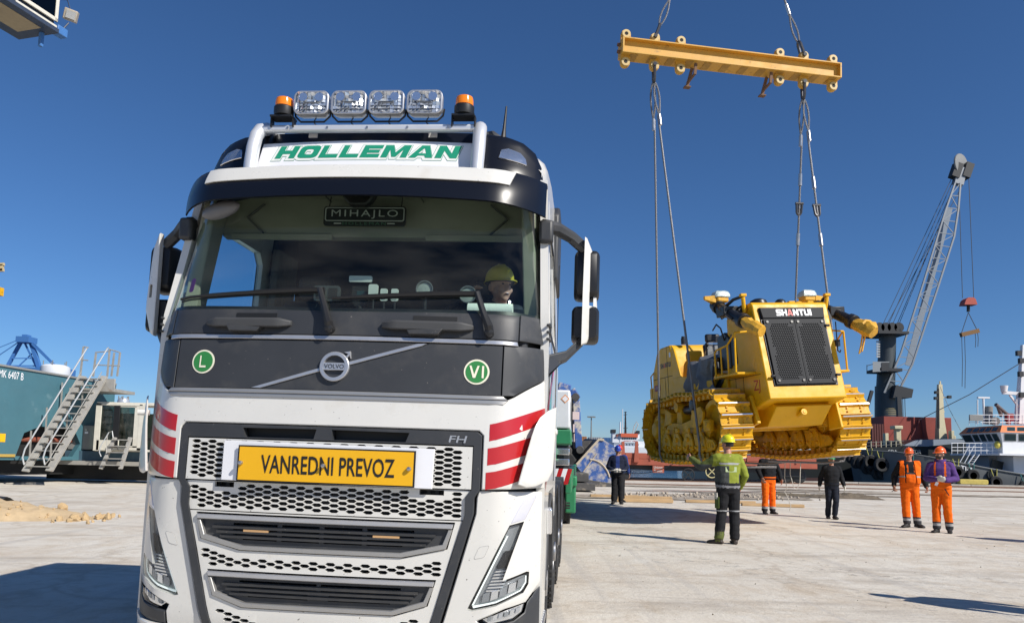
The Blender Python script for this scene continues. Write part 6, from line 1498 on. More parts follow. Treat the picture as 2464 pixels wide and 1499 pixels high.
# rope held by the man in navy, reaching to the dozer; tag lines hanging from it
def cord(name,pts,r,m,label,cat='rope'):
    o=Vector(pts[0]); mb=MB(); mb.tube([Vector(p)-o for p in pts],r,5); ob=mb.build(name,m,None); ob.location=o; return tag(ob,label,cat)
whiter=mat('white_cord',(.55,.53,.48),.8); greyr=mat('grey_rope',(.22,.21,.19),.8)
a=Vector((3.30,23.95,1.04)); b=Vector((4.62,19.4,1.62)); cord('guide_rope',[a+Vector((-.25,0,-.02)),a]+[a.lerp(b,i/10)+Vector((0,0,-.28*math.sin(math.pi*i/10))) for i in range(1,11)],.011,greyr,'slack grey guide rope from the navy jacketed man to the bulldozer track')
cord('tag_line',[(6.62,18.6,1.45),(6.60,18.6,1.05),(6.66,18.6,.78),(6.60,18.62,.72),(6.68,18.6,.55),(6.74,18.6,.38),(6.71,18.6,.25)],.010,whiter,'knotted white tag line hanging below the bulldozer at left of the orange trousers')
cord('tag_line',[(6.78,18.7,1.45),(6.77,18.7,1.12),(6.86,18.7,.80),(6.92,18.7,.76),(7.0,18.7,.92),(7.03,18.7,1.45)],.010,whiter,'looped white tag line hanging below the bulldozer at right of the orange trousers')
# ================================================================ BACKGROUND (each thing at its own distance)
A=at_y
def rel(o,ps): return [Vector(p)-o for p in ps]
teal_=mat('crane_teal_paint',(.055,.145,.18),.45,var=.12,vscale=1.5,col2=(.16,.26,.29),c2scale=1.2,c2lo=.6,c2hi=.8,rvar=.1)
galv=mat('galvanised_steel',(.42,.40,.36),.55,.35,var=.2,vscale=4,col2=(.30,.22,.15),c2scale=3,c2lo=.6,c2hi=.75)
creamp=mat('cabin_cream_paint',(.66,.63,.54),.45,var=.1)
tglass=glass('green_tinted_glass',(.30,.40,.36),1.5,dirt=.12)
greyp=mat('cabinet_grey',(.22,.22,.21),.5,var=.1)
bluep=mat('gantry_blue',(.055,.17,.42),.5,var=.1)
# ---------------------------------------------------------------- mobile harbour crane on the left
MC=thing('mobile_crane','teal mobile harbour crane chassis with steel stairs and a small cream cabin at left','crane',(-18.3,28,0)); O=Vector((-18.3,28,0))
def mc(name,mb,m,bevel=.01,parent=None): mb.v=[tuple(Vector(v)-O) for v in mb.v]; return mb.build(name,m,parent or MC,bevel=bevel)
dW=Vector((.40,.916,0)); A0=Vector((-19.75,24.2,0)); nW=Vector((.916,-.40,0))
def W(s,z,o=0.): p=A0+dW*s+nW*o; return Vector((p.x,p.y,z))
mb=MB(); out=[(0,.86),(8.2,.86),(8.2,4.25),(0,4.55)]; cut=[(4.35,1.0),(6.6,1.0),(6.9,1.5),(6.6,2.05),(5.2,2.12),(4.6,1.85)]
hb_=sheet([(-6,.86),(8.3,.86),(8.3,3.95),(7.2,4.05),(0,4.42),(-6,4.7)],lambda s,z,o:W(s,z,-o),.25,[cut],grid=0); mc('hull_side',hb_,teal_,0)
mb=MB(); mb.add([W(-6,.86,-6),W(8.3,.86,-6),W(8.3,3.95,-6),W(-6,4.7,-6),W(-6,4.72,.04),W(8.3,3.97,.04),W(-6,.86,-.25),W(8.3,.86,-.25)],[(3,2,5,4),(0,3,4,6),(1,7,5,2),(0,1,2,3)]); mc('hull_shell',mb,teal_,0)
mb=MB(); mb.beam(W(-6,4.72,.02),W(8.3,3.99,.02),.08,.07); mc('hull_top_edge',mb,greyp,0)
mb=MB(); mb.add([W(4.2,.9,-.5),W(7,.9,-.5),W(7,2.2,-.5),W(4.2,2.2,-.5)],[(0,1,2,3)]); mc('recess_back',mb,black,0)
mb=MB(); mb.cyl(W(4.5,1.62,-.42),W(6.8,1.62,-.42),.10,n=14); mc('red_cylinder',mb,mat('primer_red',(.22,.06,.035),.6),0)
mb=MB(); mb.beam(W(-6,1.02,.03),W(4.3,1.02,.03),.06,.10); mc('yellow_rubbing_strip',mb,mat('faded_yellow',(.42,.28,.06),.7),0)
t=fit_text('HMK 6407 B',1.05,.27,.0); tb=MB(); tb.add([W(v[0]+3.86,3.93+v[1]-.052*v[0],.012) for v in t.v],t.f); mc('crane_number',tb,signw,0)
mb=MB(); mb.add([W(3.3,1.50,.01),W(3.92,1.50,.01),W(3.92,1.80,.01),W(3.3,1.80,.01)],[(0,1,2,3)]); mc('yellow_label',mb,signy,0)
for s in(-.2,2.6):
    mb=MB(); mb.lathe([(.4,-.25),(.72,-.25),(.80,-.18),(.80,.18),(.72,.25),(.4,.25)],W(s,.80,-.7),'y',24,rotm(0,0,R_(66))); mc('tyre',mb,rubber,0)
mb=MB(); mb.add([W(-6,.3,-.6),W(9,.3,-.6),W(9,.95,-.6),W(-6,.95,-.6)],[(0,1,2,3)]); mc('undercarriage',mb,black,0)
# staircase
Ys=27.2
def stair(L0,L1,R0,R1,nt,Y,w_=.20,dd=.5):
    l0,l1,r0,r1=A(*L0,Y),A(*L1,Y+dd),A(*R0,Y),A(*R1,Y+dd)
    for p,q_ in((l0,l1),(r0,r1)): mb=MB(); mb.beam(p,q_,w_,.05,(0,1,0)); mb.beam(p+Vector((0,.06,0)),q_+Vector((0,.06,0)),w_*1.05,.02,(0,1,0)); mc('stair_stringer',mb,galv,.004)
    for i in range(nt):
        t=(i+.6)/nt; a=l0.lerp(l1,t); b=r0.lerp(r1,t); mb=MB(); mb.box((a+b)/2,((b-a).length,.26,.035)); mc('stair_tread',mb,galv,0)
stair((60,1134),(199,905),(117,1133),(251,905),13,Ys,.24,2.4)
def rails(seq,r=.022,m=None): mb=MB(); mb.tube(seq,r,7); mc('hand_rail',mb,m or galv,0)
brt=mat('bright_rail',(.62,.62,.60),.4,.5)
for dx in(0,50):
    rails([A(58+dx,1118,Ys),A(54+dx,1100,Ys),A(60+dx,1080,Ys),A(208+dx,839,Ys+2.4),A(211+dx,836,Ys+2.4)],.028,brt)
    rails([A(58+dx,1118,Ys),A(66+dx,1108,Ys),A(195+dx,895,Ys+2.4)],.016)
    for (x0,y0,y1) in((75,1036,1108),(113,980,1052),(150,920,990)):
        mb=MB(); f_=2.4*(1036+75-y0)/200 if y0<1036 else .2; a=A(x0+dx,y0,Ys+f_); b=A(x0+dx-4,y1,Ys+f_); mb.beam(a,b,.05,.03,(0,1,0)); mc('rail_post',mb,galv,0)
# top platform
for a,b in(((185,936),(290,945)),): 
    p=A(185,922,30.1); q_=A(292,945,30.1); mb=MB(); mb.bx(p.x,q_.x,29.6,31.2,q_.z,q_.z+.12); mb.bx(A(252,905,30).x,q_.x,29.55,29.62,q_.z,q_.z+.50); mc('platform',mb,galv,.01)
for (x0,y0,x1,y1) in((201,834,193,905),(231,850,224,906),(264,840,258,905),(275,848,268,905),(289,848,282,905)):
    mb=MB(); mb.beam(A(x0,y0,30.1),A(x1,y1,30.1),.06,.06,(0,1,0)); mc('rail_post',mb,galv,0)
for P_ in([(201,834),(213,836)],[(229,848),(262,845)],[(262,840),(289,848)],[(229,878),(289,880)],[(198,866),(212,867)]): rails([A(x,y,30.1) for x,y in P_],.024)
# grey cabinet with warning labels, cream cabin
p0=A(163,1022,30.6); p1=A(240,1082,30.6); mb=MB(); mb.bx(p0.x,p1.x,30.6,31.6,p1.z,p0.z); cb=mc('switch_cabinet',mb,greyp,.01)
for i in range(2): mb=MB(); mb.add([A(205+22*i,1036,30.58),A(209+22*i,1036,30.58),A(207+22*i,1030,30.58)],[(0,1,2)]); mc('warning_triangle',mb,creamp,0)
mb=MB(); mb.add([A(204,1043,30.58),A(212,1043,30.58),A(212,1038,30.58),A(204,1038,30.58)],[(0,1,2,3)]); mc('notice',mb,signw,0)
Yc=30.0
def cabfr(x0,y0,x1,y1,Y,t=.05,m=creamp,dep=.08): a=A(x0,y0,Y); b=A(x1,y1,Y); mb=MB(); mb.bx(min(a.x,b.x),max(a.x,b.x),Y-dep/2,Y+dep/2,min(a.z,b.z),max(a.z,b.z)); return mb
for r4 in((233,970,238,1084),(337,973,345,1084),(233,970,345,977),(233,1058,285,1084),(283,1076,345,1084)): mc('cabin_frame',cabfr(*r4,Yc),creamp,.01)
mc('cabin_door_post',cabfr(276,976,283,1076,Yc-.03),blackp,.005)
for r4 in((238,977,276,1058),(285,979,326,1074)): mc('cabin_window',cabfr(*r4,Yc,dep=.02),tglass,0)
for r4 in((326,977,330,1076),(284,1072,330,1076),(284,977,330,980)): mc('door_frame',cabfr(*r4,Yc-.01,dep=.05),creamp,.004)
a=A(233,970,Yc); b=A(345,1084,Yc); mb=MB(); mb.bx(a.x,b.x+1.3,Yc,Yc+1.7,a.z-.05,a.z+.06); mb.bx(a.x,b.x+1.3,Yc+.05,Yc+1.7,b.z-.05,b.z+.03); mb.bx(a.x,a.x+.06,Yc+.05,Yc+1.6,b.z,b.z+.5); mc('cabin_shell',mb,creamp,.01)
mb=MB(); mb.bx(a.x+.05,b.x+.1,Yc+1.62,Yc+1.66,b.z,a.z-.3); mc('cabin_back_wall',mb,mat('cabin_inside_green',(.13,.17,.13),.7),0)
mb=MB(); mb.box((a.x+1.9,Yc+.9,b.z+.45),(.5,.5,.12)); mb.box((a.x+1.9,Yc+1.15,b.z+.8),(.45,.12,.7)); mc('cabin_seat',mb,blackp,.04)
mb=MB(); mb.bx(A(150,1085,30.8).x,A(345,1085,30.8).x+2.5,30.5,31.6,A(200,1118,30.8).z,A(200,1084,30.8).z); mc('chassis_beam',mb,mat('dark_teal',(.05,.10,.14),.6,var=.2),.02)
mb=MB(); mb.bx(A(140,1120,30.4).x,A(345,1120,30.4).x+2,30.3,30.6,A(200,1118,30.4).z,A(200,1108,30.4).z); mc('walkway_edge',mb,galv,0)
mb=MB(); mb.bx(A(112,1130,31).x,A(345,1130,31).x+3,31,32.5,.1,.75); mc('outrigger_pad',mb,black,.03)
stair((242,1128),(276,1052),(289,1128),(313,1052),5,29.2,.13)
rails([A(243,1098,29.2),A(239,1088,29.2),A(241,1075,29.2),A(262,1040,29.4),A(270,1037,29.4),A(272,1052,29.4)],.02,brt); rails([A(258,1045,29.4),A(256,1090,29.3)],.016)
mb=MB(); mb.tube([A(85,1045,29.9),A(106,1010,29.9)],.11,8); mc('yellow_ram',mb,mat('pale_yellow',(.55,.48,.18),.6),0)
# tower (outside the picture) carrying the operator cab seen at the top corner
mb=MB(); mb.cyl((-24.5,31,3),(-24.2,31,30),1.5,1.2,n=20); mc('tower',mb,teal_,0)
dkb=mat('cab_dark_blue',(.035,.05,.085),.5,var=.2)
Zc=15.5; pa,pb,pc=at_z(36,26,Zc),at_z(128,84,Zc),at_z(20,114,Zc)
e1=(pb-pa); e1n=e1.normalized(); e2=Vector((e1n.y,-e1n.x,0)); 
def cabp(u,v,z): p=pa+e1n*u+e2*v; return Vector((p.x,p.y,Zc+z))
L1=e1.length; D2=1.5
def cbox(u0,u1,v0,v1,z0,z1):
    mb=MB(); mb.add([cabp(u,v,z) for u in(u0,u1) for v in(v0,v1) for z in(z0,z1)],[(0,1,3,2),(4,6,7,5),(0,4,5,1),(2,3,7,6),(0,2,6,4),(1,5,7,3)]); return mb
mc('cab_floor',cbox(-2.2,L1,-D2,.25,0,.16),dkb,.02)
mc('cab_floor_panel',cbox(-1.6,L1-.45,-D2+.45,-.05,-.012,.0),mat('cab_floor_tan',(.34,.27,.17),.7,var=.1),0)
for r6 in((0.0,L1,.10,.16,.42,.55),(0.0,.12,.10,.16,.42,2.2),(L1-.12,L1,.10,.16,.42,2.2),(-.1,L1,.08,.14,.22,.30)): mc('cab_window_frame',cbox(*r6),creamp,.01)
mc('cab_window',cbox(.12,L1-.12,.12,.135,.55,2.2),glass('cab_dark_glass',(.10,.13,.14),1.5),0)
mc('cab_body',cbox(-2.2,L1-.05,-D2,.05,.16,2.4),dkb,.02)
mc('cab_bracket',cbox(L1,L1+.4,-.1,.2,.05,.35),bluep,.02)
for u,v in((L1-.25,-.35),(-.3,-.6)): mc('cab_foot',cbox(u,u+.12,v,v+.12,-.5,0),bluep,.01)
lc=cabp(L1+.55,.1,1.0); mb=MB(); mb.box(lc,(.42,.28,.38),rotm(.3,.2,.4)); fl=mc('floodlight',mb,mat('lamp_housing_beige',(.42,.36,.28),.5),.02)
mb=MB(); mb.box(lc+Vector((.08,-.14,-.06)),(.30,.03,.26),rotm(.3,.2,.4)); mc('floodlight_glass',mb,refl,0,None)
mb=MB(); mb.tube([cabp(L1,0,1.3),cabp(L1+.4,.05,1.5),cabp(L1+.5,.1,1.2)],.02,6); mb.tube([cabp(L1+.3,0,.3),cabp(L1+.5,.08,.7)],.025,6); mc('floodlight_bracket',mb,dkb,0)
# ---------------------------------------------------------------- far left: gantry crane, tanks, jib tip
Y=210; o=A(50,890,Y); GC=thing('gantry_crane','distant blue gantry crane frame above the teal crane','gantry crane',(o.x,Y,0)); O2=Vector((o.x,Y,0))
def far(th,O_,name,mb,m,bevel=0,smooth=40): mb.v=[tuple(Vector(v)-O_) for v in mb.v]; return mb.build(name,m,th,bevel=bevel,smooth=smooth)
for a,b,w_ in(((8,900),(52,820),1.2),((100,900),(74,820),1.5),((58,822),(92,892),.6),((74,818),(160,905),.35),((76,826),(148,896),.7),((18,880),(100,880),.5),((-40,880),(52,818),.3),((-60,860),(50,815),.25),((40,885),(78,850),.4),((30,862),(92,862),.4)):
    mb=MB(); mb.beam(A(*a,Y),A(*b,Y+1),w_*.65,w_*.65,(0,1,0)); far(GC,O2,'frame_member',mb,bluep)
mb=MB(); p=A(48,825,Y); q_=A(80,812,Y); mb.bx(p.x,q_.x,Y-2,Y+2,p.z,q_.z); mb.bx(A(58,810,Y).x,A(70,810,Y).x,Y-1,Y+1,A(60,812,Y).z,A(60,806,Y).z); far(GC,O2,'apex_platform',mb,bluep)
mb=MB(); p=A(0,905,Y); q_=A(168,888,Y); mb.bx(p.x-30,q_.x,Y-3,Y+3,p.z-4,q_.z); far(GC,O2,'portal_beam',mb,bluep)
for x in(15,60,105): mb=MB(); p=A(x,900,Y); mb.bx(p.x-1.2,p.x+1.2,Y-1,Y+1,0,p.z); far(GC,O2,'portal_leg',mb,bluep)
def tank(px0,px1,ytop,ybot,Y,label,m):
    p=A(px0,ybot,Y); q_=A(px1,ytop,Y); r=(q_.x-p.x)/2; c=Vector(((p.x+q_.x)/2,Y,0)); th=thing('storage_tank',label,'tank',tuple(c)); 
    MB().lathe([(r,0),(r,p.z),(r*1.02,p.z+.2),(r*.98,q_.z-.6),(r*.7,q_.z-.1),(0,q_.z)],(0,0,0),'z',28).build('tank_body',m,th)
    mb=MB()
    for k in range(5): t=k*1.25; mb.cyl((r*.8*math.cos(t),r*.8*math.sin(t),q_.z-.6),(r*.8*math.cos(t),r*.8*math.sin(t),q_.z+r*.25),.12,n=6)
    mb.build('vent_pipe',greyp,th)
tank(100,166,878,900,190,'distant tank with a white roof beside the blue gantry crane',mat('white_roof',(.72,.73,.75),.5)); tank(283,312,957,972,160,'small distant tank with pale domes above the cream cabin',mat('grey_roof',(.42,.45,.50),.4,.3))
yj=A(0,672,70); JT=thing('crane_jib','yellow crane jib end poking in at the left edge','crane',tuple(yj)); 
for a,b in(((-30,640),(10,636)),((-30,652),(9,650)),((5,637),(4,652)),((-30,700),(6,700))): mb=MB(); mb.beam(A(*a,70)-yj,A(*b,70)-yj,.25,.25,(0,1,0)); mb.build('jib_member',mat('jib_cream',(.55,.42,.22),.6) if a[1]<690 else signy,JT)
mb=MB(); mb.box(A(-4,702,70)-yj,(.7,.5,.75)); mb.build('jib_block',signy,JT); mb=MB(); mb.beam(A(-20,630,70)-yj,A(-20,712,70)-yj,.3,.3,(0,1,0)); mb.cyl(A(-20,712,70)-yj,Vector((A(-20,712,70).x,70,0))-yj,.35,n=10); mb.build('jib_mast',signy,JT)
# ---------------------------------------------------------------- harbour crane on the right
Y=108; b0=A(2130,1000,Y); HC=thing('harbour_crane','tall grey harbour crane with white lattice boom behind the dark ship','crane',(b0.x,Y,0)); O3=Vector((b0.x,Y,0))
towm=mat('crane_tower_grey',(.045,.055,.060),.5,var=.15,vscale=.5); boomm=mat('boom_pale_grey',(.24,.255,.27),.45,.3); dkm=mat('crane_dark',(.020,.022,.025),.6)
def H_(name,mb,m): return far(HC,O3,name,mb,m)
wpx=Y/1850
p=A(2130,1060,Y); q_=A(2131,930,Y); mb=MB(); mb.cyl((p.x,Y,-1),(q_.x,Y,q_.z),26*wpx*1.02,26*wpx*.93,n=28); H_('tower_base',mb,towm)
q2=A(2136,800,Y); mb=MB(); mb.cyl((q_.x,Y,q_.z),(q2.x,Y,q2.z),21*wpx,19*wpx,n=24); H_('tower',mb,towm)
for k in range(4): mb=MB(); z=A(2130,985+4.5*k,Y).z; mb.lathe([(25.3*wpx,z),(25.3*wpx,z+.10)],(q_.x,Y,0),'z',28); H_('tower_stripe',mb,mat('stripe_ochre',(.22,.18,.08),.6))
mb=MB(); z=A(2136,806,Y).z; mb.bx(A(2094,806,Y).x,A(2166,806,Y).x,Y-2.5,Y+2.5,z-.2,z+.15); H_('top_platform',mb,dkm)
for x in(2110,2125,2140,2156): mb=MB(); c=A(x,795,Y); mb.box(c,(.6,1.6,1.6),rotm(0,-.2,0)); mb.cyl(c+Vector((0,-.9,.3)),c+Vector((0,.9,.3)),.7,n=14); H_('sheave_head',mb,dkm)
for a,b in(((2094,806),(2094,790)),((2166,806),(2166,790)),((2094,792),(2112,790)),((2156,792),(2166,791))): mb=MB(); mb.tube([A(*a,Y-2.4),A(*b,Y-2.4)],.05,5); H_('platform_rail',mb,dkm)
# cabin
c=A(2118,880,Y-2); mb=MB(); mb.bx(A(2085,898,Y).x,A(2137,898,Y).x,Y-4,Y,A(2110,900,Y).z,A(2110,893,Y).z); H_('cabin_platform',mb,dkm)
mb=MB(); mb.add([A(2100,895,Y-4),A(2137,893,Y-4),A(2140,870,Y-4),A(2100,870,Y-4),A(2100,895,Y-1),A(2137,893,Y-1),A(2140,870,Y-1),A(2100,870,Y-1)],[(0,1,2,3),(4,7,6,5),(0,4,5,1),(1,5,6,2),(2,6,7,3),(3,7,4,0)]); H_('operator_cabin',mb,mat('cabin_grey',(.25,.27,.28),.5))
mb=MB(); mb.add([A(2121,893,Y-4.05),A(2137,892,Y-4.05),A(2140,872,Y-4.05),A(2121,872,Y-4.05)],[(0,1,2,3)]); H_('cabin_window',mb,dkm)
for a,b in(((2086,894),(2086,878)),((2086,880),(2100,876))): mb=MB(); mb.tube([A(*a,Y-4),A(*b,Y-4)],.05,5); H_('platform_rail',mb,dkm)
# tower ladder marks
mb=MB()
for k in range(7): c=A(2113,822+6*k,Y-1.5); mb.box(c,(.5,.1,.22))
H_('tower_lettering',mb,mat('letter_grey',(.35,.37,.38),.6))
# boom
Lc=[(2127,945),(2168,849),(2222,680),(2275,507),(2298,441)]; Rc=[(2160,946),(2195,877),(2255,697),(2296,569),(2306,503),(2311,441)]
def along(P_,t):
    n=len(P_)-1; L=[math.dist(P_[i],P_[i+1]) for i in range(n)]; s=t*sum(L)
    for i in range(n):
        if s<=L[i]+1e-9: k=s/L[i]; return (P_[i][0]+(P_[i+1][0]-P_[i][0])*k,P_[i][1]+(P_[i+1][1]-P_[i][1])*k)
        s-=L[i]
    return P_[-1]
for P_ in(Lc,Rc):
    for dy in(-1.3,1.3):
        for i in range(len(P_)-1): mb=MB(); mb.beam(A(*P_[i],Y+dy),A(*P_[i+1],Y+dy),.22,.22,(0,1,0)); H_('boom_chord',mb,boomm)
NB=17
for i in range(NB):
    t0=i/NB; t1=(i+1)/NB
    for dy in(-1.3,1.3):
        a=A(*along(Lc,t0),Y+dy); b=A(*along(Rc,t0),Y+dy); c=A(*along(Rc,t1),Y+dy); d=A(*along(Lc,t1),Y+dy)
        mb=MB(); mb.beam(a,b,.10,.10,(0,1,0)); H_('boom_brace',mb,boomm)
        mb=MB(); mb.beam(*((d,b) if i%2 else (a,c)),.10,.10,(0,1,0)); H_('boom_brace',mb,boomm)
    a=A(*along(Lc,t0),Y-1.3); b=A(*along(Lc,t1),Y+1.3); mb=MB(); mb.beam(a,b,.12,.12); H_('boom_brace',mb,boomm)
mb=MB(); mb.beam(A(2185,880,Y),A(2285,500,Y),.9,.08,(0,1,0)); H_('boom_walkway',mb,mat('walkway_grey',(.20,.24,.29),.6))
mb=MB(); mb.lathe([(0,-.25),(.5,-.25),(1.55,-.12),(1.6,0),(1.55,.12),(.5,.25),(0,.25)],A(2312,396,Y),'y',24,rotm(0,0,.5)); H_('tip_sheave',mb,greyp)
for dx in(-12,14): mb=MB(); mb.box(A(2312+dx,412,Y),(1.1,1.2,2.2),rotm(0,.35,0)); H_('tip_block',mb,dkm)
mb=MB(); mb.beam(A(2304,445,Y),A(2313,405,Y),1.3,.9,(0,1,0)); H_('boom_head',mb,boomm)
for a,b in(((2120,790),(2292,425)),((2133,792),(2298,425)),((2142,793),(2304,430)),((2152,795),(2270,520)),((2157,795),(2300,445)),((2129,790),(2330,420))): mb=MB(); mb.tube([A(*a,Y),A(*b,Y)],.045,4); H_('pendant_rope',mb,dkm)
for a,b in(((2307,430),(2316,717)),((2331,425),(2343,717))): mb=MB(); mb.tube([A(*a,Y),A(*b,Y)],.045,4); H_('hoist_rope',mb,dkm)
mb=MB(); mb.prism([(A(2314,735,Y).x,A(2314,735,Y).z),(A(2345,735,Y).x,A(2345,735,Y).z),(A(2341,722,Y).x,A(2341,722,Y).z),(A(2336,718,Y).x,A(2336,718,Y).z),(A(2324,718,Y).x,A(2324,718,Y).z),(A(2318,723,Y).x,A(2318,723,Y).z)],'y',Y-.7,Y+.7); H_('hook_block',mb,mat('block_red',(.42,.07,.04),.5))
mb=MB(); mb.tube([A(2330,735,Y),A(2330,750,Y)],.22,8); mb.tube([A(2330,752,Y),A(2314,800,Y)],.05,4); mb.tube([A(2330,752,Y),A(2350,792,Y)],.05,4); H_('hook',mb,dkm)
mb=MB(); mb.beam(A(2312,806,Y),A(2354,796,Y),.6,.6,(0,1,0)); H_('small_spreader',mb,mat('spreader_rust',(.20,.10,.03),.7))
for x,y0,y1 in((2314,808,930),(2321,806,934),(2346,798,836),(2352,797,834)): mb=MB(); mb.tube([A(x,y0,Y),A(x+2,(y0+y1)/2,Y),A(x+1,y1,Y)],.04,4); H_('chain',mb,dkm)
mb=MB(); mb.beam(A(2098,850+90,Y-2),A(2060,1070,Y-2),.4,.4,(0,1,0)); mb.v=[(v[0],v[1],v[2]) for v in mb.v]; H_('support_strut',mb,dkm)
mb=MB(); mb.prism([(A(2128,960,Y).x,A(2128,960,Y).z),(A(2172,960,Y).x,A(2172,960,Y).z),(A(2176,940,Y).x,A(2176,940,Y).z),(A(2135,930,Y).x,A(2135,930,Y).z)],'y',Y-2.5,Y+1); H_('boom_foot',mb,dkm)
mb=MB(); mb.bx(A(2085,1080,Y).x,A(2175,1080,Y).x,Y-4,Y+4,-1.8,A(2100,1055,Y).z); H_('crane_base',mb,mat('base_blue',(.03,.06,.16),.5))
t=fit_text('LIEBHERR',2.0,.42,.01); tb=MB(); c=A(2092,1078,Y-4.05); tb.add([c+Vector((v[0],0,v[1])) for v in t.v],t.f); H_('base_lettering',tb,signw)
# floodlight mast beside it
mb=MB(); c=A(2167,1000,Y-12); o=Vector((c.x,Y-12,0)); FM=thing('light_mast','slender dark mast with ladder right of the crane tower','mast',tuple(o)); mb=MB(); mb.beam(Vector((0,0,-1)),A(2162,955,Y-12)-o,.55,.5,(0,1,0)); mb.build('mast_pole',dkm,FM)
mb=MB(); mb.beam(A(2175,1060,Y-12)-o,A(2172,955,Y-12)-o,.06,.06); mb.beam(A(2180,1060,Y-12)-o,A(2177,955,Y-12)-o,.06,.06); mb.build('ladder',dkm,FM); mb=MB(); mb.beam(A(2154,953,Y-12)-o,A(2182,951,Y-12)-o,.12,.12); mb.build('cross_arm',dkm,FM)
# ---------------------------------------------------------------- dark cargo ship
Y=66; o=A(2050,1100,Y); SH=thing('cargo_ship','black hulled cargo ship with red hold cover and cream masts','ship',(o.x,Y,-2.2)); O4=Vector((o.x,Y,-2.2))
hullm=mat('ship_black_hull',(.010,.014,.015),.45,var=.2,vscale=.3); redm=mat('hold_red_oxide',(.26,.045,.030),.65,var=.2,vscale=.8,bump=.5,bscale=3); creamm=mat('mast_cream',(.58,.52,.34),.55,var=.1); bulw=mat('bulwark_grey_blue',(.25,.29,.34),.5)
def s_(name,mb,m,bevel=0): return far(SH,O4,name,mb,m,bevel)
X=lambda px,py=1090,Y_=None: A(px,py,Y_ or Y)
top=[(1700,1100),(1830,1095),(1960,1088),(2033,1082),(2168,1073),(2206,1057),(2330,1055),(2420,1060)]
rings=[]
for px,py in top:
    p=X(px,py); k=max(0,(px-2250)/170); hw=4.5*(1-.75*k**2); rings.append([Vector((p.x,Y+4.5-hw,-2.4)),Vector((p.x,Y+4.5-hw-.15,p.z)),Vector((p.x,Y+4.5+hw,p.z)),Vector((p.x,Y+4.5+hw,-2.4))])
mb=MB(); mb.loft(rings); s_('hull',mb,hullm)
P_=[(2171,1072),(2205,1058),(2300,1056),(2345,1062),(2230,1074)]; mb=MB(); mb.add([A(a,b,Y-.2) for a,b in P_],[(0,1,2,3,4)]); s_('bow_bulwark',mb,bulw)
mb=MB(); mb.add([A(1830,1148,Y+(-.22)),A(2120,1150,Y+(-.22)),A(2120,1166,Y+(-.22)),A(1830,1164,Y+(-.22))],[(0,1,2,3)]); s_('boot_topping',mb,mat('hull_maroon',(.045,.014,.014),.6))
for t_,a,b in(('SPA',2134,2157),('ATOR',2183,2213)):
    p=X(a,1087); q_=X(b,1086); t=fit_text(t_,q_.x-p.x,.34,.012); tb=MB(); c=(p+q_)/2; tb.add([c+Vector((v[0],-.23,v[1])) for v in t.v],t.f); s_('ship_name',tb,mat('name_grey',(.35,.37,.37),.6))
def sbox(name,x0,y0,x1,y1,d0,d1,m,bevel=.03): p=A(x0,y1,Y+d0); q_=A(x1,y0,Y+d0); mb=MB(); mb.bx(p.x,q_.x,Y+d0,Y+d1,p.z,q_.z); return s_(name,mb,m,bevel)
sbox('hold_cover',2128,1005,2289,1062,3.5,8.5,redm); sbox('hold_cover_end',2098,1022,2127,1074,3.8,8,mat('dark_oxide',(.10,.025,.022),.7))
for i in range(5): sbox('hold_rib',2099+6*i,1020,2102+6*i,1074,3.5,3.8,mat('dark_oxide',(.10,.025,.022),.7),0)
mb=MB(); mb.beam(A(2213,1010,Y+(3.3)),A(2192,1052,Y+(3.3)),.10,.1); mb.beam(A(2216,1010,Y+(3.3)),A(2222,1052,Y+(3.3)),.08,.1); s_('hold_ladder',mb,mat('ladder_dark_red',(.12,.02,.02),.7))
mb=MB(); a=A(2265,1062,Y+2.5); b=A(2261,925,Y+2.5); mb.loft([[a+Vector((dx*.38,dy*.38,0)) for dx,dy in((-1,-1),(1,-1),(1,1),(-1,1))],[A(2262,1010,Y+2.5)+Vector((dx*.26,dy*.26,0)) for dx,dy in((-1,-1),(1,-1),(1,1),(-1,1))],[b+Vector((dx*.16,dy*.16,0)) for dx,dy in((-1,-1),(1,-1),(1,1),(-1,1))]]); mt=s_('foremast',mb,creamm)
for a,b,w_ in(((2252,956),(2284,956),.10),((2256,990),(2272,990),.12),((2262,930),(2262,917),.12)): mb=MB(); mb.beam(A(*a,Y+2.4),A(*b,Y+2.4),w_,w_,(0,1,0)); s_('mast_arm',mb,creamm)
mb=MB(); mb.tube([A(2256,935,Y+(2.2)),A(2257,1030,Y+(2.2))],.06,5); mb.tube([A(2259,935,Y+(2.2)),A(2260,1030,Y+(2.2))],.04,5); s_('mast_ladder',mb,dkm)
for a in((2253,944),(2252,958),(2284,955)): mb=MB(); mb.box(A(*a,Y+2.2),(.28,.3,.25)); s_('mast_lamp',mb,dkm)
for x0,x1,y0,y1 in((2158,2168,1030,1075),(2131,2138,1042,1070),(2290,2296,1036,1056),(2295,2300,1048,1056)): sbox('deck_post',x0,y0,x1,y1,1.5,2.0,creamm,.02)
sbox('deck_post_head',2153,1024,2173,1032,1.3,2.2,creamm,.05)
for i in range(9): sbox('rail_stanchion',2072+12*i,1062-i*.3,2073+12*i,1080-i*.8,.1,.14,creamm,0)
for dy in(1064,1072): mb=MB(); mb.tube([A(2060,dy+2,Y+.1),A(2175,dy-4,Y+.1)],.02,4); s_('deck_rail',mb,greyp)
sbox('deck_machinery',2140,1060,2165,1076,1,2.5,dkm); sbox('pale_deckhouse',2076,1020,2098,1062,8,12,mat('pale_green_grey',(.28,.33,.31),.6))
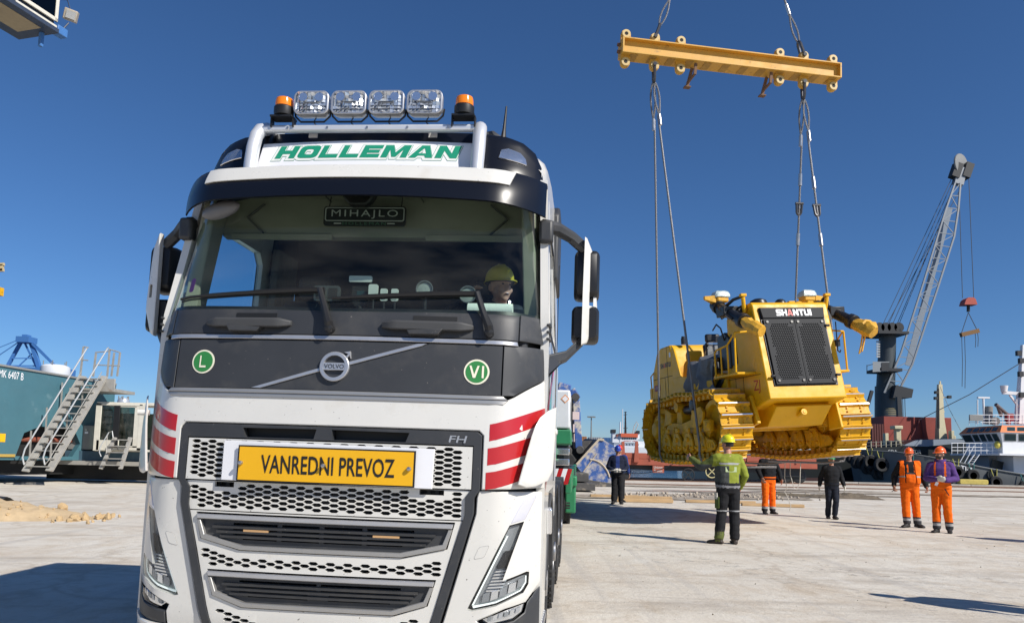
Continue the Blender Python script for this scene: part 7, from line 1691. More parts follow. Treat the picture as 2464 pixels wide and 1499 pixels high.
# mooring wires
def wire(name,a,b,r,lab): ob=cord(name,[a,a.lerp(b,.5)+Vector((0,0,-.25)),b],r,greyr,lab,'wire'); return ob
wire('mast_stay',A(2464,868,60),A(2212,1010,66),.035,'thin stay wire running from the tug mast down to the cargo ship')
wire('mast_stay',A(2262,930,68),A(2312,1036,62),.02,'thin stay wire from the cream mast to the tug wheelhouse')
# ---------------------------------------------------------------- tug
Y=57.5; o=A(2340,1150,Y); TU=thing('tug_boat','grey and white tug with orange wheelhouse band and tyre fenders','tug',(o.x,Y,-2.2)); O5=Vector((o.x,Y,-2.2))
tgrey=mat('tug_hull_grey',(.13,.14,.145),.55,var=.15,vscale=.8); twhite=mat('tug_white',(.70,.71,.73),.45,var=.08,vscale=1,col2=(.45,.36,.28),c2scale=1.5,c2lo=.68,c2hi=.8); torange=mat('tug_orange',(.72,.19,.045),.5,var=.1); tglassd=mat('tug_window',(.03,.05,.055),.08)
def tg(name,mb,m,bevel=0,th=None): return far(TU,O5,name,mb,m,bevel)
T_=lambda px,py,dy=0.: A(px,py,Y+dy)
sheer=[(2110,1082),(2178,1088),(2240,1100),(2300,1112),(2360,1124),(2420,1135),(2470,1143),(2600,1160),(2750,1165)]
rings=[]
for px,py in sheer:
    p=T_(px,py); k=max(0,(2260-px)/160); hw=4.2*max(.06,1-.92*k**1.6); yc=Y+4.2; fl=.9*min(1,k)
    rings.append([Vector((p.x+fl*1.2,yc-hw*.7+fl*.3,-2.4)),Vector((p.x+fl*.6,yc-hw*.95,-.6)),Vector((p.x,yc-hw,p.z)),Vector((p.x,yc+hw,p.z)),Vector((p.x+fl*.6,yc+hw*.95,-.6)),Vector((p.x+fl*1.2,yc+hw*.7,-2.4))])
mb=MB(); mb.loft(rings); tg('hull',mb,tgrey)
mb=MB(); mb.tube([r[2]+Vector((0,-.03,.02)) for r in rings],.06,6); tg('rubbing_rail',mb,tgrey)
for i,(px,py) in enumerate(((2132,1118),(2112,1112),(2150,1125),(2203,1132),(2299,1142),(2336,1150),(2391,1166),(2462,1178),(2412,1172))[:8]):
    r=.56 if i<3 else .48; mb=MB(); c=T_(px,py-6); k=max(0,(2260-px)/160); hw=4.2*max(.06,1-.92*k**1.6); c.y=Y+4.2-hw-.22
    prof_=[(r*.55+.0,-.13),(r*.85,-.17),(r,-.10),(r,.10),(r*.85,.17),(r*.55,.13)]
    mb.lathe(prof_+[prof_[0]],c,'y',22); tyr=tg('tyre_fender',mb,rubber)
    mb=MB(); mb.tube([c+Vector((-.1,0,r*.7)),c+Vector((-.25,.1,r+.5))],.03,5); mb.tube([c+Vector((.1,0,r*.7)),c+Vector((.2,.1,r+.5))],.03,5); tg('fender_strap',mb,mat('green_strap',(.05,.22,.20),.7) if i%2 else mat('yellow_strap',(.5,.45,.1),.7))
for i in range(7):
    mb=MB(); c=T_(2098+11*i,1098+7*i+6*(i%2)); c.y=Y+3.4-.55*i*.3; mb.lathe([(.30,-.16),(.5,-.2),(.58,0),(.5,.2),(.30,.16),(.30,-.16)],c,'y',18,rotm(.3,.2*i,.4)); tg('bow_fender',mb,rubber)
t=fit_text('ATI-7',(T_(2337,1125)-T_(2299,1125)).x,.33,.01); tb=MB(); c=(T_(2299,1122)+T_(2337,1130))/2; tb.add([c+Vector((v[0],-.12,v[1]-.22*v[0])) for v in t.v],t.f); tg('tug_name',tb,signw)
mb=MB(); c=T_(2386,1142); mb.lathe([(.0,0),(.26,0),(.30,-.05),(.36,-.05),(.36,.02)],c+Vector((0,-.06,0)),'y',20); tg('hawse_hole',mb,hullm)
def tb_(name,x0,y0,x1,y1,d0,d1,m,bevel=.03): p=A(x0,y1,Y+d0); q_=A(x1,y0,Y+d0); mb=MB(); mb.bx(p.x,q_.x,Y+d0,Y+d1,p.z,q_.z); return tg(name,mb,m,bevel)
zz=lambda py,Y_: A(2412,py,Y_).z
YF=58.5; XW=A(2412,1060,YF).x; XD=A(2438,1100,YF).x; YB=63.2
mb=MB(); mb.bx(XD,XD+14,YF,YB,zz(1146,YF),zz(1096,YF)); tg('deckhouse',mb,twhite,.03)
mb=MB(); mb.bx(XW-.9,XD+14,YF-1.0,YB+.8,zz(1096,YF),zz(1091,YF)); tg('boat_deck',mb,twhite,.02)
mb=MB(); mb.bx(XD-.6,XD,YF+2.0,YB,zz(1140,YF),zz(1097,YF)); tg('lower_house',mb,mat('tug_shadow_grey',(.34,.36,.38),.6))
def wh(z0,z1,k0,k1,name,m):
    r=[[Vector((XW-k,YF-k,zz(z,YF))),Vector((XW+13,YF-k,zz(z,YF))),Vector((XW+13,YB+k,zz(z,YF))),Vector((XW-k,YB+k,zz(z,YF)))] for z,k in((z0,k0),(z1,k1))]
    mb=MB(); mb.loft(r); return tg(name,mb,m)
wh(1091,1063,.0,.0,'wheelhouse_lower',twhite); wh(1063,1040,.0,.34,'wheelhouse',twhite); wh(1040,1023,.37,-.05,'wheelhouse_roof_band',torange)
def win_l(name,px0,px1,py0,py1,z0,z1,k0,k1,yp):
    """window on the left wall, spanning two picture columns; wall leans from k0 at z0 to k1 at z1"""
    ya=XW*1850/(px1-1232); yb=XW*1850/(px0-1232); V=[]
    for y,py in((ya,py1),(yb,py1),(yb,py0),(ya,py0)):
        t=(z0-py)/(z0-z1); k=k0+(k1-k0)*t; V.append(Vector((XW-k-.015,y,zz(py,YF))))
    c=sum(V,Vector())/4
    mb=MB(); mb.add([c+(v-c)*1.14 for v in V],[(0,1,2,3)]); tg('window_frame',mb,greyp); mb=MB(); mb.add([v+Vector((-.02,0,0)) for v in V],[(0,1,2,3)]); tg(name,mb,tglassd)
def win_f(name,px0,px1,py0,py1,z0,z1,k0,k1):
    V=[]
    for px,py in((px0,py1),(px1,py1),(px1,py0),(px0,py0)):
        t=(z0-py)/(z0-z1); k=k0+(k1-k0)*t; q=A(px,py,YF-k-.015); V.append(Vector((q.x,YF-k-.015,zz(py,YF))))
    c=sum(V,Vector())/4
    mb=MB(); mb.add([c+(v-c)*1.12 for v in V],[(0,1,2,3)]); tg('window_frame',mb,greyp); mb=MB(); mb.add([v+Vector((0,-.02,0)) for v in V],[(0,1,2,3)]); tg(name,mb,tglassd)
for x0,x1 in((2326,2345),(2350,2362),(2366,2378),(2382,2393),(2397,2409)): win_l('wheelhouse_window',x0,x1,1044,1060,1063,1040,0,.34,0)
for x0,x1 in((2418,2444),(2452,2476)): win_f('wheelhouse_window',x0,x1,1044,1060,1063,1040,0,.34)
for x0,x1 in((2335,2345),(2350,2361),(2365,2376),(2380,2391),(2396,2407)): win_l('upper_window',x0,x1,1027,1036,1040,1023,.37,-.05,0)
for x0,x1 in((2424,2442),(2448,2466)): win_f('upper_window',x0,x1,1027,1036,1040,1023,.37,-.05)
for px in range(2290,2480,14): mb=MB(); mb.tube([T_(px,1092,1.5),T_(px,1066,1.5)],.025,5); tg('deck_stanchion',mb,twhite)
for py in(1066,1076,1084): mb=MB(); mb.tube([T_(2289,py,1.5),T_(2480,py,1.5)],.022,5); tg('deck_rail',mb,twhite)
for px in range(2332,2480,16): mb=MB(); mb.tube([T_(px,1023,1.9),T_(px,998,1.9)],.025,5); tg('top_stanchion',mb,twhite)
for py in(998,1008,1016): mb=MB(); mb.tube([T_(2332,py,1.9),T_(2480,py,1.9)],.022,5); tg('top_rail',mb,twhite)
tb_('name_board',2334,998,2366,1012,1.7,1.8,greyp,.01)
for a,b,r in(((2378,1020),(2379,978),.30),((2352,1020),(2352,962),.05),((2368,1020),(2366,958),.08),((2446,1012),(2446,960),.05)): mb=MB(); mb.cyl(T_(*a,3),T_(*b,3),r,n=12); tg('roof_pipe',mb,greyp if r>.2 else twhite)
tb_('radar_bar',2354,955,2382,958,2.9,3.1,twhite,.01)
mb=MB(); mb.cyl(T_(2410,1000,2.6),T_(2398,972,2.2),.16,.10,n=10); mb.cyl(T_(2428,1000,2.6),T_(2396,973,2.2),.12,.14,n=10); tg('fire_monitor',mb,mat('monitor_grey_brown',(.12,.10,.10),.6)); mb=MB(); mb.box(T_(2428,1004,2.6),(.5,.4,.6)); mb.cyl(T_(2426,1020,2.6),T_(2426,1000,2.6),.18,n=8); tg('monitor_base',mb,mat('monitor_red',(.25,.02,.03),.6))
mb=MB(); mb.cyl(T_(2392,1013,2.2),T_(2396,1013,1.9),.32,n=16); tg('searchlight',mb,greyp)
# tug mast at the right edge
mb=MB(); mb.loft([[T_(2456,1020,4)+Vector((dx*.35,dy*.35,0)) for dx,dy in((-1,-1),(1,-1),(1,1),(-1,1))],[T_(2463,830,4)+Vector((dx*.16,dy*.16,0)) for dx,dy in((-1,-1),(1,-1),(1,1),(-1,1))]]); tg('mast',mb,twhite)
mb=MB(); mb.beam(T_(2412,944,3.9),T_(2464,948,3.9),.25,.22,(0,1,0)); mb.beam(T_(2430,950,3.9),T_(2456,985,3.9),.14,.14,(0,1,0)); mb.cyl(T_(2416,943,3.9),T_(2416,928,3.9),.22,.30,n=12); tg('radar_arm',mb,twhite)
for px,py in((2451,850),(2456,900),(2457,868),(2458,950)): mb=MB(); mb.box(T_(px,py,3.7),(.35,.3,.4)); tg('mast_lamp',mb,dkm)
# stairs, life ring, openings
for dx in(0,12): mb=MB(); mb.beam(T_(2318+dx,1130,1.3),T_(2344+dx,1093,1.3),.05,.15,(0,1,0)); tg('tug_stair_stringer',mb,twhite)
for dx in(-14,-2): mb=MB(); mb.beam(T_(2318+dx,1122,1.2),T_(2346+dx,1072,1.2),.04,.05,(0,1,0)); tg('tug_stair_rail',mb,twhite)
for i in range(7): mb=MB(); mb.beam(T_(2318+3.6*i,1130-5.2*i,1.3),T_(2331+3.6*i,1130-5.2*i,1.3),.12,.04); tg('tug_stair_tread',mb,greyp)
mb=MB(); c=T_(2456,1079,1.35); mb.tube([c+Vector((.38*math.cos(t),0,.38*math.sin(t))) for t in [2*math.pi*i/24 for i in range(24)]],.09,8,True); tg('life_ring',mb,mat('life_ring_red',(.45,.08,.06),.6))
for px in(2460,): mb=MB(); mb.cyl(T_(px,1118,2.15),T_(px,1118,2.2),.28,n=18); tg('porthole',mb,hullm)
mb=MB(); mb.box(T_(2399,1117,2.1),(.9,.1,.6),rotm(0,.25,0)); tg('vent_hatch',mb,hullm)
mb=MB(); mb.ball(T_(2400,1070,1.3),.22,12,8,(1,1,1.3)); tg('yellow_lamp',mb,mat('buoy_yellow',(.6,.5,.08),.5))
# yellow float on the quay edge
p=A(2336,1164,54.4); mb=MB(); P8_=rrect(-1.0,1.0,-.18,.18,.12,3); mb.prism(P8_,'y',-.22,.22); fo=mb.build('foam_fender',mat('faded_yellow_foam',(.50,.40,.10),.8,var=.2),None,bevel=.04); fo.location=(p.x,54.2,.32); tag(fo,'yellow foam fender lying on the quay edge before the tug','fender')
# ---------------------------------------------------------------- railway wagon
Y=50.6; o=A(1700,1140,Y); WG=thing('railway_wagon','rust red flat railway wagon with low sides standing by the quay edge','wagon',(o.x,Y,0)); O6=Vector((o.x,Y,0)); wred=mat('wagon_red_oxide',(.34,.085,.048),.75,var=.22,vscale=2,bump=.3,bscale=12)
def wg(name,mb,m,bevel=.01): return far(WG,O6,name,mb,m,bevel)
WX=lambda px: A(px,1110,Y).x
zt=A(1560,1090,Y).z; zb=A(1560,1119,Y).z
for i in range(9):
    x0=WX(1440)+(WX(1966)-WX(1440))*i/9; x1=WX(1440)+(WX(1966)-WX(1440))*(i+1)/9-.06; mb=MB(); mb.bx(x0,x1,Y-.05,Y,zb+.42,zt); sb=wg('side_board',mb,wred); 
    mb=MB(); mb.bx(x0+.15,x0+.25,Y-.10,Y-.05,zb+.3,zt-.02); wg('board_hinge',mb,wred)
mb=MB(); mb.bx(WX(1440),WX(1966),Y-.04,Y+.1,zb,zb+.40); wg('sole_bar',mb,wred); mb=MB(); mb.bx(WX(1440),WX(1966),Y,Y+2.8,zb+.36,zb+.44); wg('deck',mb,wred)
mb=MB(); mb.bx(WX(1440),WX(1966),Y+2.75,Y+2.8,zb+.42,zt); wg('far_side_board',mb,wred)
mb=MB(); mb.prism([(WX(1460),zb),(WX(1960),zb),(WX(1880),zb-.32),(WX(1560),zb-.32)],'y',Y+.4,Y+.6); mb.prism([(WX(1460),zb),(WX(1960),zb),(WX(1880),zb-.32),(WX(1560),zb-.32)],'y',Y+2.1,Y+2.3); wg('truss',mb,dkm)
for px in(1499,1532): mb=MB(); mb.beam(A(px,1062,Y-.1),A(px-1,1112,Y-.1),.18,.12,(0,1,0),.34,.2); wg('stake',mb,wred)
for px in(1470,1505,1893,1930):
    for dy in(.55,2.05): mb=MB(); mb.lathe([(.1,-.07),(.40,-.07),(.46,-.03),(.46,.05),(.1,.07)],(WX(px),Y+dy,.48),'y',22); wg('wagon_wheel',mb,dkm,0)
for a,b in((1462,1512),(1885,1938)): mb=MB(); mb.bx(WX(a),WX(b),Y+.35,Y+.5,.45,zb); wg('bogie_frame',mb,dkm)
c=A(1583.5,1128,Y-.1); mb=MB(); mb.bx(WX(1569.5),WX(1597),Y-.12,Y-.08,A(1583,1137,Y).z,A(1583,1120,Y).z); wg('owner_plate',mb,wred,.005)
for t_,dz in(('Unicom',.11),('Tranzit',-.12)): t=fit_text(t_,.56,.15,.01); tb=MB(); tb.add([c+Vector((v[0],-.035,v[1]+dz)) for v in t.v],t.f); wg('owner_lettering',tb,mat('chalk_white',(.62,.58,.54),.7),0)
for px,py,m in((1713,1134,mat('wheel_cream',(.55,.50,.25),.6)),(1656,1142,dkm)):
    c=A(px,py,Y-.15); mb=MB(); mb.tube([c+Vector((.40*math.cos(t),0,.40*math.sin(t))) for t in [2*math.pi*i/20 for i in range(20)]],.035,6,True)
    for k in range(2): a_=R_(45+90*k); mb.beam(c-Vector((.4*math.cos(a_),0,.4*math.sin(a_))),c+Vector((.4*math.cos(a_),0,.4*math.sin(a_))),.05,.05,(0,1,0))
    wg('brake_wheel',mb,m,0)
# ---------------------------------------------------------------- white ship in the distance
Y=290; o=A(1515,1100,Y); WS_=thing('white_ship','distant white ship with an orange banded bridge and black mast','ship',(o.x,Y,-2.2)); O7=Vector((o.x,Y,-2.2)); shw=mat('ship_white',(.68,.70,.73),.5); sho=mat('ship_orange',(.62,.12,.05),.55)
def wsb(name,x0,y0,x1,y1,d0,d1,m): d0*=2; d1*=2; p=A(x0,y1,Y+d0); q_=A(x1,y0,Y+d0); mb=MB(); mb.bx(p.x,q_.x,Y+d0,Y+d1,p.z,q_.z); return far(WS_,O7,name,mb,m)
p=A(1455,1128,Y); rings=[]
for px,hw in((1458,1.),(1475,4),(1500,5),(1560,5),(1620,4.5)): a=A(px,1090,Y); hw*=2; rings.append([Vector((a.x,Y-hw*.7,-2.4)),Vector((a.x,Y-hw,a.z)),Vector((a.x,Y+hw,a.z)),Vector((a.x,Y+hw*.7,-2.4))])
mb=MB(); mb.loft(rings); far(WS_,O7,'hull',mb,mat('ship_hull_dark',(.03,.035,.045),.5)); wsb('bulwark',1462,1076,1570,1092,-5.2,4,shw); wsb('deckhouse',1478,1062,1562,1078,-4,4,shw); wsb('bridge',1492,1050,1536,1064,-4.5,3,shw); wsb('bridge_roof',1494,1043,1535,1051,-4.8,3.2,sho); wsb('lifeboat_deck',1474,1056,1500,1064,-4.4,-3,shw)
for i in range(7): wsb('bridge_window',1497+5.2*i,1053,1500.4+5.2*i,1056.5,-4.56,-4.5,tglassd)
for i in range(6): wsb('porthole_window',1500+7*i,1068,1502+7*i,1071,-4.06,-4,tglassd)
c=A(1518,1061,Y-9.12); t=fit_text('SAFETY  FIRST',2.7,.22,.01); tb=MB(); tb.add([Vector((c.x+v[0]*1.9,Y-9.12,c.z+v[1]*1.9)) for v in t.v],t.f); far(WS_,O7,'slogan',tb,mat('slogan_red',(.4,.05,.05),.6))
wsb('funnel',1474,1040,1481,1058,-1,1.5,shw); wsb('funnel_top',1473,1033,1482,1041,-1.2,1.7,dkm); wsb('funnel',1534,1042,1539,1056,-1,1.5,shw); wsb('funnel_top',1533.5,1036,1539.5,1043,-1.2,1.7,dkm)
mb=MB(); mb.tube([A(1505,1044,Y),A(1505,990,Y)],[.45,.2],6); 
for y_,w_ in((1030,9),(1018,4),(1008,4),(998,7),(992,6)): mb.beam(A(1505-w_*.6,y_,Y),A(1505+w_*.6,y_-1,Y),.25,.2)
far(WS_,O7,'mast',mb,dkm); mb=MB(); mb.tube([A(1498,1045,Y),A(1498,984,Y)],.16,5); mb.tube([A(1492,1045,Y),A(1492.5,1015,Y)],.25,5); far(WS_,O7,'pole_mast',mb,shw)
mb=MB(); mb.tube([A(1522,1043,Y),A(1526,1025,Y),A(1532,1014,Y),A(1536,1022,Y)],.14,5); mb.tube([A(1526,1043,Y),A(1536,1020,Y)],.14,5); far(WS_,O7,'deck_crane',mb,mat('crane_beige',(.50,.45,.38),.6))
# man on the deck
Bm=std_body(STAND,TG,1.1,1.05,1.0,0); pp_=A(1504.5,1102,272); 
make_person('person','tiny figure in a hi-vis vest standing before the distant white ship',(pp_.x,272,pp_.z),0,Bm,[lime,lime,blkc,skin,boot,skin],None,voxel=.03)
bg_=thing('work_barge','low black barge lying in front of the distant white ship','barge',(pp_.x,272,-2.2)); mb=MB(); mb.prism([(-14,0),(-17,pp_.z+2.2),(16,pp_.z+2.2),(14,0)],'y',-4,4); mb.build('hull',hullm,bg_,bevel=.2); mb=MB(); mb.bx(-16,15,-4.1,-3.9,pp_.z+2.0,pp_.z+2.35); mb.build('gunwale',dkm,bg_)
# containers and lamp posts far away
Y=330
for k,(x0,x1,y0,y1,c,lab) in enumerate(((1453,1474,1053,1068,(.05,.14,.32),'blue shipping container stacked left of the white ship'),(1418,1448,1052,1060,(.30,.32,.34),'grey shipping container row behind the blue bucket'),(1389,1412,1050,1062,(.40,.18,.08),'orange brown shipping container behind the loader arm'),(1430,1452,1060,1068,(.10,.16,.24),'dark blue container below the grey one'),(1395,1430,1060,1068,(.28,.25,.22),'dull brown container low behind the loader arm'))):
    p=A(x0,y1,Y-20*k); q_=A(x1,y0,Y-20*k); cx=(p.x+q_.x)/2; th=thing('shipping_container',lab,'container',(cx,Y-20*k,p.z),group='far containers'); m=mat('container_%d'%k,c,.6,var=.15)
    w2=(q_.x-p.x)/2; h2=q_.z-p.z; mb=MB(); mb.bx(-w2,w2,0,6,0,h2); mb.build('container_box',m,th)
    if p.z>1.5: mb=MB(); mb.bx(-w2,w2,.2,5.8,-(p.z-1.2),-.03); mb.build('container_below',mat('container_dull',(.22,.20,.19),.6),th)
    for i in range(6): mb=MB(); mb.bx(-w2+w2*2*i/6,-w2+w2*2*i/6+.25,-.12,0,0,h2); mb.build('corrugation',m,th)
for px,yt,Y_,lab in((1422,1003,190,'tall lamp post standing alone against the sky behind the bucket'),(1379,1010,240,'lamp post mostly hidden behind the blue loader arm')):
    b=A(px,1100,Y_); t_=A(px+1,yt,Y_); th=thing('lamp_post',lab,'lamp post',(b.x,Y_,1.2)); mb=MB(); mb.cyl((0,0,0),(t_.x-b.x,0,t_.z-1.2),.22,.13,n=8); mb.build('pole',greyp,th)
    for k in range(4): a_=k*1.57+.4; mb=MB(); mb.box((t_.x-b.x+.7*math.cos(a_),.7*math.sin(a_),t_.z-1.2),(.8,.5,.3)); mb.build('lamp_head',greyp,th)
# ---------------------------------------------------------------- blue loader bucket and arm behind the truck
Y=38; o=A(1430,1168,Y); LB=thing('loader','worn blue loader with a big scraped bucket and rusty lift arm behind the truck','loader',(o.x,Y,0)); O8=Vector((o.x,Y,0))
wornb=mat('worn_blue_paint',(.035,.10,.32),.55,var=.2,vscale=2,col2=(.46,.42,.36),c2scale=2.2,c2lo=.47,c2hi=.60,col2rough=.9,bump=.3,bscale=20); dirtst=mat('dirty_bucket_steel',(.10,.095,.09),.6,.3,var=.3,vscale=3,col2=(.36,.30,.22),c2scale=3,c2lo=.55,c2hi=.7); sandst=mat('sandy_edge',(.50,.42,.31),.8,var=.2,vscale=6)
def lb(name,mb,m,bevel=.01): return far(LB,O8,name,mb,m,bevel)
SP=[(1386,1120),(1441,1057),(1452,1058),(1482,1076),(1500,1110),(1500,1150),(1470,1176),(1411,1166),(1409,1150)]
P3=[A(*p,Y) for p in SP]; P2=[(p.x,p.z) for p in P3]
mb=MB(); mb.prism(P2,'y',Y-.06,Y+.06); lb('bucket_side',mb,wornb,.01)
mb=MB(); mb.prism(P2,'y',Y+3.0,Y+3.1); lb('bucket_side',mb,wornb,.01)
for a,b,w_ in(((1387,1117),(1442,1056),.28),((1442,1057),(1453,1058),.2),((1409,1152),(1412,1166),.15)): mb=MB(); mb.beam(A(*a,Y-.08),A(*b,Y-.08),.10,w_*.5,(0,1,0)); lb('edge_strip',mb,sandst,.01)
mb=MB(); q1=[A(1441,1057,Y),A(1386,1120,Y),A(1352,1132,Y)]; mb.add([q1[0],q1[1],q1[1]+Vector((-.4,3,.1)),q1[0]+Vector((-.4,3,.1))],[(0,1,2,3)]); mb.add([A(1482,1076,Y),A(1500,1110,Y),A(1500,1110,Y)+Vector((0,3,0)),A(1482,1076,Y)+Vector((0,3,0))],[(0,1,2,3)]); mb.add([A(1500,1150,Y),A(1470,1176,Y),A(1470,1176,Y)+Vector((0,3,0)),A(1500,1150,Y)+Vector((0,3,0))],[(0,1,2,3)]); mb.add([A(1470,1176,Y),A(1411,1166,Y),A(1411,1166,Y)+Vector((0,3,0)),A(1470,1176,Y)+Vector((0,3,0))],[(0,1,2,3)]); mb.add([A(1452,1058,Y),A(1482,1076,Y),A(1482,1076,Y)+Vector((0,3,0)),A(1452,1058,Y)+Vector((0,3,0))],[(0,1,2,3)]); lb('bucket_shell',mb,dirtst,0)
mb=MB(); mb.prism([(A(x,y,Y).x,A(x,y,Y).z) for x,y in((1411,1153),(1470,1162),(1470,1176),(1411,1167))],'y',Y-.12,Y-.06); lb('wear_plate',mb,dirtst,.01)
pts=[A(1420+48*math.sin(t*.9),1105+40*(1-math.cos(t*1.1)),Y-.07) for t in [i/10*1.5 for i in range(11)]]; mb=MB(); mb.tube(pts,.045,5); lb('weld_arc',mb,sandst,0)
mb=MB(); mb.tube([A(1400,1140,Y-.07),A(1435,1092,Y-.07)],.03,5); lb('weld_line',mb,sandst,0)
mb=MB(); mb.add([A(1352,1132,Y+1),A(1386,1120,Y+1),A(1441,1058,Y+1),A(1375,1062,Y+1)],[(0,1,2,3)]); lb('bucket_inside',mb,dirtst,0)
for a,b,w0,w1 in(((1342,932),(1372,938),.9,.75),((1340,958),(1388,962),.65,.6),((1372,940),(1388,962),.55,.5)): mb=MB(); mb.beam(A(*a,Y+1),A(*b,Y+1),.5,w0,(0,1,0),.45,w1); lb('lift_arm',mb,wornb,.05)
for a,b,w0,w1,m in(((1386,962),(1392,1078),.34,.50,wornb),((1378,968),(1388,1080),.16,.16,dirtst),((1362,960),(1362,1078),.45,.4,wornb),((1372,960),(1382,966),.3,.3,dirtst)): mb=MB(); mb.beam(A(*a,Y+.6),A(*b,Y+.6),.35,w0,(0,1,0),.35,w1); lb('arm_link',mb,m,.03)
for c in((1385,955),(1396,1082),(1367,1084)): mb=MB(); mb.cyl(A(*c,Y+.2),A(*c,Y+1),.20,n=16); lb('pivot_boss',mb,dirtst,.02)
for c in((1386,1000),(1387,1030),(1389,1053)): mb=MB(); mb.box(A(*c,Y+.40),(.34,.02,.40)); lb('white_patch',mb,mat('white_red_tape',(.62,.50,.48),.6),0)
mb=MB(); mb.bx(A(1300,1100,Y).x,A(1350,1100,Y).x,Y+.5,Y+4,.5,A(1350,940,Y).z); lb('loader_body',mb,wornb,.1)
for dx in(1310,1345): mb=MB(); mb.lathe([(.3,-.3),(.85,-.3),(.95,-.2),(.95,.2),(.85,.3),(.3,.3)],(A(dx,1150,Y).x,Y+.6,.95),'y',22); lb('tyre',mb,rubber,0)
mb=MB(); p=A(1380,1136,33); q_=A(1411,1160,33); mb.bx(p.x-.6,q_.x,32,34.5,q_.z+.05,p.z); mb.bx(p.x-.6,q_.x+.25,31.8,34.6,q_.z-.30,q_.z+.0); rp=mb.build('steel_ramp',dirtst,None,bevel=.02); tag(rp,'dark steel ramp end lying between the trailer and the blue bucket','ramp')
# ---------------------------------------------------------------- trailer behind the truck
TL=thing('trailer','green heavy haulage trailer with white cabinet coupled behind the white truck','trailer',(-1.075,4.42,0),(0,.0,-R_(5.2))); tgreen=mat('trailer_green',(.025,.20,.085),.45,var=.12)
def tl(name,mb,m,bevel=.015,parent=None): return mb.build(name,m,parent or TL,bevel=bevel)
mb=MB(); mb.bx(.35,1.30,7.7,9.0,1.86,2.46); tl('power_pack_cabinet',mb,mat('cabinet_white',(.66,.67,.68),.45,var=.06),.03)
mb=MB(); mb.add([(1.302,7.9,2.0),(1.302,8.4,2.0),(1.302,8.4,2.3),(1.302,7.9,2.3)],[(0,1,2,3)]); tl('cabinet_vent',mb,greyp,0)
mb=MB(); c=Vector((1.22,7.695,2.32)); mb.add([c+Vector((0,0,.07)),c+Vector((.07,0,0)),c+Vector((0,0,-.07)),c+Vector((-.07,0,0))],[(0,1,2,3)]); tl('hazard_diamond',mb,mat('diamond_orange',(.75,.30,.10),.5),0)
mb=MB(); c=Vector((1.22,7.692,2.32)); mb.add([c+Vector((0,0,.05)),c+Vector((.05,0,0)),c+Vector((0,0,-.05)),c+Vector((-.05,0,0))],[(0,1,2,3)]); tl('hazard_diamond_inner',mb,signw,0)
mb=MB(); mb.bx(-1.30,1.32,7.7,9.1,1.62,1.84); mb.bx(-1.1,1.1,6.5,7.7,1.35,1.6); tl('gooseneck',mb,tgreen)
for z in(1.50,1.34): mb=MB(); mb.bx(1.05,1.30,7.66,7.70,z-.05,z+.05); tl('light_strip',mb,refl,.01)
mb=MB(); mb.bx(.9,1.30,7.75,7.80,1.22,1.60); tl('lamp_board',mb,dkm)
for k in range(4): mb=MB(); mb.add([(1.0+.07*k,7.6,1.0),(1.07+.07*k,7.6,1.0),(1.14+.07*k,7.6,1.24),(1.07+.07*k,7.6,1.24)],[(0,1,2,3)]); tl('warning_stripe',mb,red if k%2 else signw,0)
mb=MB(); mb.bx(-1.30,1.30,9.0,24.,.95,1.15); tl('load_deck',mb,mat('deck_dark',(.06,.06,.06),.7,var=.2))
mb=MB(); mb.bx(-1.32,-1.22,9.0,24.,.80,1.16); tl('side_beam',mb,tgreen); mb=MB(); mb.bx(1.22,1.32,9.0,24.,.80,1.16); tl('side_beam',mb,tgreen)
for y in(12.4,):
    mb=MB(); mb.bx(1.16,1.38,12.2,12.75,.24,.98); mb.bx(1.14,1.40,12.15,12.8,.80,1.02); tl('axle_housing',mb,tgreen,.03)
    mb=MB(); mb.box((1.385,12.30,.90),(.02,.06,.16)); tl('side_marker',mb,refl)
for y in [12.6+1.5*i for i in range(6)]:
    for sg in(1,-1): o_=inst('tyre',tyre_me,TL,(sg*1.16,y,.40),(0,0,0 if sg>0 else math.pi),(.7,.76,.76)); inst('rim',rim_me,o_)
# ================================================================ THINGS IN THE CAB
def dash(name,label,cat_,loc): 
    p=tm@Vector(loc); return thing(name,label,cat_,tuple(p),(0,.012,-R_(5.2)))
wpl=mat('device_white',(.62,.64,.62),.5)
pl=dash('name_plate','dark name plate with pale letters hanging at the top of the windscreen','name plate',(-.045,.66,3.005))
mb=MB(); mb.prism(rrect(-.285,.285,-.062,.075,.02,4),'y',0,.012); mb.build('plate',mat('plate_black',(.015,.018,.02),.4),pl)
mb=MB(); fr0=rrect(-.275,.275,-.030,.066,.015,4); mb=sheet(fr0,lambda u,v,o:(u,-.004+o,v),.004,[rrect(-.268,.268,-.024,.060,.012,4)]); mb.build('plate_rim',mat('plate_grey',(.42,.44,.42),.5),pl)
t=fit_text('MIHAJLO',.46,.062,.0,spacing=1.25); mb_map(t,lambda v:Vector((v.x,-.003,v.y+.018))).build('plate_lettering',mat('plate_letter_grey',(.50,.53,.50),.5),pl,smooth=0)
t=fit_text('HOLLEMAN',.30,.020,.0,spacing=1.3); mb_map(t,lambda v:Vector((v.x,-.003,v.y-.046))).build('plate_small_lettering',mat('plate_letter_green',(.08,.20,.13),.5),pl,smooth=0)
for sg in(-1,1): mb=MB(); mb.bx(sg*.16,sg*.21,-.004,0,-.049,-.043); mb.build('plate_dash',wpl,pl)
for sg in(-1,1): mb=MB(); mb.tube([(sg*.25,.005,.07),(sg*.25,.03,.15)],.004,5); mb.build('hanger',blackp,pl)
